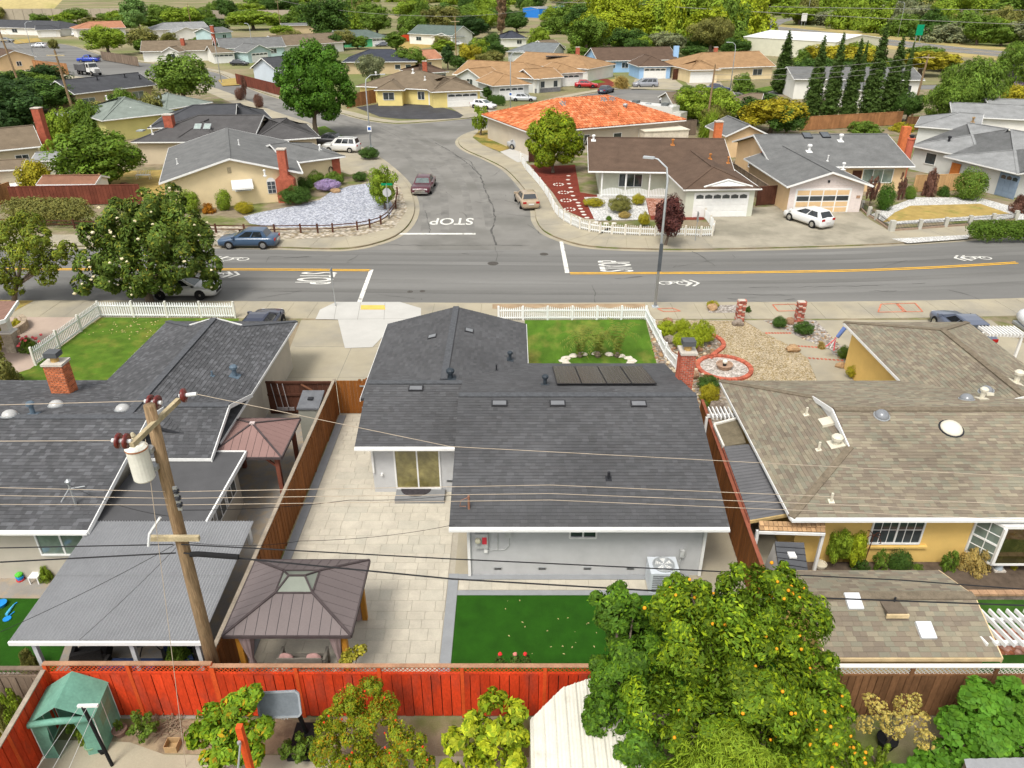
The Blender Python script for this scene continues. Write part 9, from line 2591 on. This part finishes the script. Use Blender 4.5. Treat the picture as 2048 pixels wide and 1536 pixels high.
BLD = [(1585, 702, .42, .3, 'flat brown boulder in the middle of the gravel yard'), (1475, 651, .35, .34, 'tan boulder at the foot of the left brick pillar'), (1578, 648, .3, .34, 'upright brown boulder between the two dark junipers'), (1424, 620, .34, .34, 'brown boulder on the roadside gravel'), (1608, 670, .25, .22, 'small tan boulder beside the planting strip'), (1385, 757, .34, .4, 'large tan boulder below the brick chimney'), (1383, 716, .36, .36, 'tan boulder right of the chimney cap'), (1340, 685, .36, .36, 'brown boulder left of the nearest juniper'), (1394, 702, .3, .28, 'grey boulder under the nearest juniper'), (1680, 735, .28, .26, 'brown rock at the yellow wall corner'), (1432, 822, .35, .45, 'dark brown upright rock beside the white pergola'), (1335, 645, .3, .25, 'brown rock behind the far left juniper'), (1375, 690, .3, .28, 'dark rock between the junipers'), (1440, 770, .3, .2, 'grey rock beside the dark juniper'), (250, 372, .5, .3, 'pale rock under the wide green tree'), (672, 385, .5, .35, 'red-brown rock edging the blue gravel')]
for i, (u, v, r_, hz, l) in enumerate(BLD):
 p = G(u, v); tag(MB().blob((p.x, p.y, hz * .5), r_, r_ * .75, hz * .75, i * 7, .16, 10, 7).build('boulder', ROCKM[i % 3]), l, 'rock')
rr = random.Random(5)
for nm, n, box, par, mats, rs in (('river_stones', 420, (1300, 1440, 655, 830), 'river_rock_bed', ROCKM, (.06, .16)), ('strip_stones', 170, (1530, 1700, 642, 730), 'planting_strip', ROCKM, (.04, .09))):
 poly = [tuple(bpy.data.objects[par].data.vertices[i].co[:2]) for i in range(len(bpy.data.objects[par].data.vertices))]
 def inside(x, y):
  c = False
  for i in range(len(poly)):
   a, b = poly[i], poly[i - 1]
   if (a[1] > y) != (b[1] > y) and x < (b[0] - a[0]) * (y - a[1]) / (b[1] - a[1]) + a[0]: c = not c
  return c
 mbs = [MB() for _ in range(4)]; k = 0; tries = 0
 while k < n and tries < 6000:
  tries += 1
  p = G(rr.uniform(*box[:2]), rr.uniform(*box[2:]))
  if inside(p.x, p.y):
   s = rr.uniform(*rs); mbs[k % 4].blob((p.x, p.y, s * .4), s, s * rr.uniform(.6, 1), s * .6, k, .15, 6, 4); k += 1
 for i, m_ in enumerate(mbs):
  if m_.V: m_.build(nm, (mats + [M('rock_cream', (.50, .42, .30), .95, .15)])[i], bpy.data.objects[par], kind='stuff')
for u, v, l in ((1478, 641, 'left red brick pillar beside the walkway'), (1596, 644, 'right red brick pillar beside the walkway')):
 p = G(u, v); t = thing('brick_pillar', l, 'pillar', p); MB().box(p.x - .19, p.y - .19, 0, p.x + .19, p.y + .19, 1.38).build('core', MORTAR, t)
 for i in range(15):
  z = .05 + i * .092
  for k, (dx, dy, sx, sy) in enumerate(((-.11, -.2, .2, .1), (.11, -.2, .2, .1), (-.2, .02, .1, .3), (.2, .02, .1, .3))):
   o_ = .03 * ((i + k) % 3) - .02
   piece('brick', M('old_brick', (.38, .12, .085), .95, .3, 7, 30, rnd=.4) if (i + k) % 4 else M('pale_brick', (.55, .45, .38), .95, .2, 7, 30, rnd=.2), t, (p.x + dx + o_ * .5, p.y + dy - abs(o_) * .6, z), (sx, sy, .08))
# windsock on the garage corner
p = AY(1690, 655, 37.3); t = thing('windsock', 'red white and blue windsock hanging at the garage corner', 'windsock', p)
MB().tube([p, p + Vector((-.35, -.1, -.55))], [.12, .1], 10).build('tube', M('flag_blue', (.12, .18, .4), .8), t)
for i, c in enumerate(((.6, .08, .10), (.66, .66, .66), (.6, .08, .10))): MB().bar(p + Vector((-.35 - .05 * i, -.1, -.55)), p + Vector((-.9 + .25 * i, -.15, -1.1 - .12 * i)), .07, .01).build('streamer', M('streamer_%d' % (i % 2), c, .8), t)
# stones around the palm
p = G(1195, 722); t = thing('stone_edging', 'ring of pale stones round the palm on the main lawn', 'stone edging', p)
for k in range(16):
 a = 2 * pi * k / 16; MB().blob((p.x + 1.9 * cos(a), p.y + .9 * sin(a) - .1, .06), .28, .22, .1, k, .15, 7, 4).build('edge_stone', M('cream_rock', (.60, .55, .46), .95, .15), t)
# far left portico and planter
t = thing('portico', 'tiled portico corner on a stone and white column at the left edge', 'portico', G(20, 700))
q = [G(-160, 690, 2.6), G(10, 640, 2.6), G(36, 602, 2.6), G(-160, 600, 3.4)]
MB().slab(q, .12).build('roof', RM('pink_brown', (.22, .13, .10)), t); MB().bar(q[1] - Vector((0, 0, .05)), q[2] - Vector((0, 0, .05)), .08, .2).bar(q[0] - Vector((0, 0, .05)), q[1] - Vector((0, 0, .05)), .08, .2).build('fascia', WHITE, t)
c = G(30, 702); MB().box(c.x - .28, c.y - .28, 0, c.x + .28, c.y + .28, 1.2).build('stone_base', M('stacked_stone', (.36, .31, .24), .95, .25, 3, 12), t); MB().box(c.x - .2, c.y - .2, 1.3, c.x + .2, c.y + .2, 2.5).build('column', TRIM, t); MB().box(c.x - .34, c.y - .34, 1.2, c.x + .34, c.y + .34, 1.3).build('band', WHITE, t)
t = thing('planter_wall', 'low curved stone planter wall at the left edge', 'planter', G(35, 660))
ln = smoothline(gp([(-20, 672), (26, 672), (48, 662), (54, 652), (46, 644)]), 4)
for a, b in zip(ln[:-1], ln[1:]):
 d = b - a; c = (a + b) / 2
 for z in range(3): piece('wall_block', M('block_tan', (.36, .29, .21), .95, .2, 3, 14, rnd=.15), t, (c.x, c.y, .09 + z * .17), (d.length - .01, .25, .155), atan2(d.y, d.x))
sheet('left_neighbour_paving', gp([(-200, 800), (60, 745), (200, 632), (60, 628), (-200, 632)]), .008, M('pink_paving', (.42, .33, .27), .9, .1, .6, 30), kind='structure')
sheet('dry_verge', gp([(-40, 628), (22, 627), (68, 602), (-40, 600)]), .03, DRY, kind='structure')
# white tent gable and blue car roof at the right edge
t = thing('boat_cover', 'white covered boat bow at the right edge behind the yellow house', 'boat', G(2050, 655)); p = G(2046, 660)
MB().blob((p.x + .5, p.y, .55), .6, 1.5, .5, 4, .06, 12, 8).build('cover', M('white_tarp', (.66, .67, .68), .7, .05), t, True); MB().box(p.x - .1, p.y - 1, .05, p.x + 1.2, p.y + 1, .2).build('trailer', STEEL, t)
t = thing('pergola', 'white slatted pergola behind the garage of the yellow house', 'pergola', (25.5, 33, 0))
for i in range(11): p = G(1968 + i * 7, 664, 2.3); piece('slat', WHITE, t, (p.x, p.y, 2.35), (.06, 1.1, .14))
a, b = G(1962, 668, 2.2), G(2052, 672, 2.2); MB().bar(a, b, .08, .18).build('beam', WHITE, t); piece('post', WHITE, t, (b.x - .2, b.y, 1.1), (.12, .12, 2.2)); piece('post', WHITE, t, (a.x + .1, a.y, 1.1), (.12, .12, 2.2))
# leaf litter on the turf and lawns
lf = MB(); rr = random.Random(3)
for i in range(26):
 p = G(rr.gauss(1130, 60), rr.uniform(1195, 1310)); a = rr.uniform(0, 6); s = rr.uniform(.02, .05)
 lf.add([(p.x - s * cos(a), p.y - s * sin(a), .036), (p.x + s * .5 * sin(a), p.y - s * .5 * cos(a), .05), (p.x + s * cos(a), p.y + s * sin(a), .036), (p.x - s * .5 * sin(a), p.y + s * .5 * cos(a), .05)], [(0, 1, 2, 3)])
for i in range(60):
 p = G(rr.gauss(260, 40), rr.gauss(655, 12)); a = rr.uniform(0, 6); s = rr.uniform(.05, .1)
 lf.add([(p.x - s * cos(a), p.y - s * sin(a), .02), (p.x + s * .5 * sin(a), p.y - s * .5 * cos(a), .05), (p.x + s * cos(a), p.y + s * sin(a), .02), (p.x - s * .5 * sin(a), p.y + s * .5 * cos(a), .05)], [(0, 1, 2, 3)])
tag(lf.build('fallen_leaves', M('fallen_leaf', (.52, .42, .20), .9, .2), kind='stuff'), 'pale fallen leaves scattered on the lawns', 'leaves')
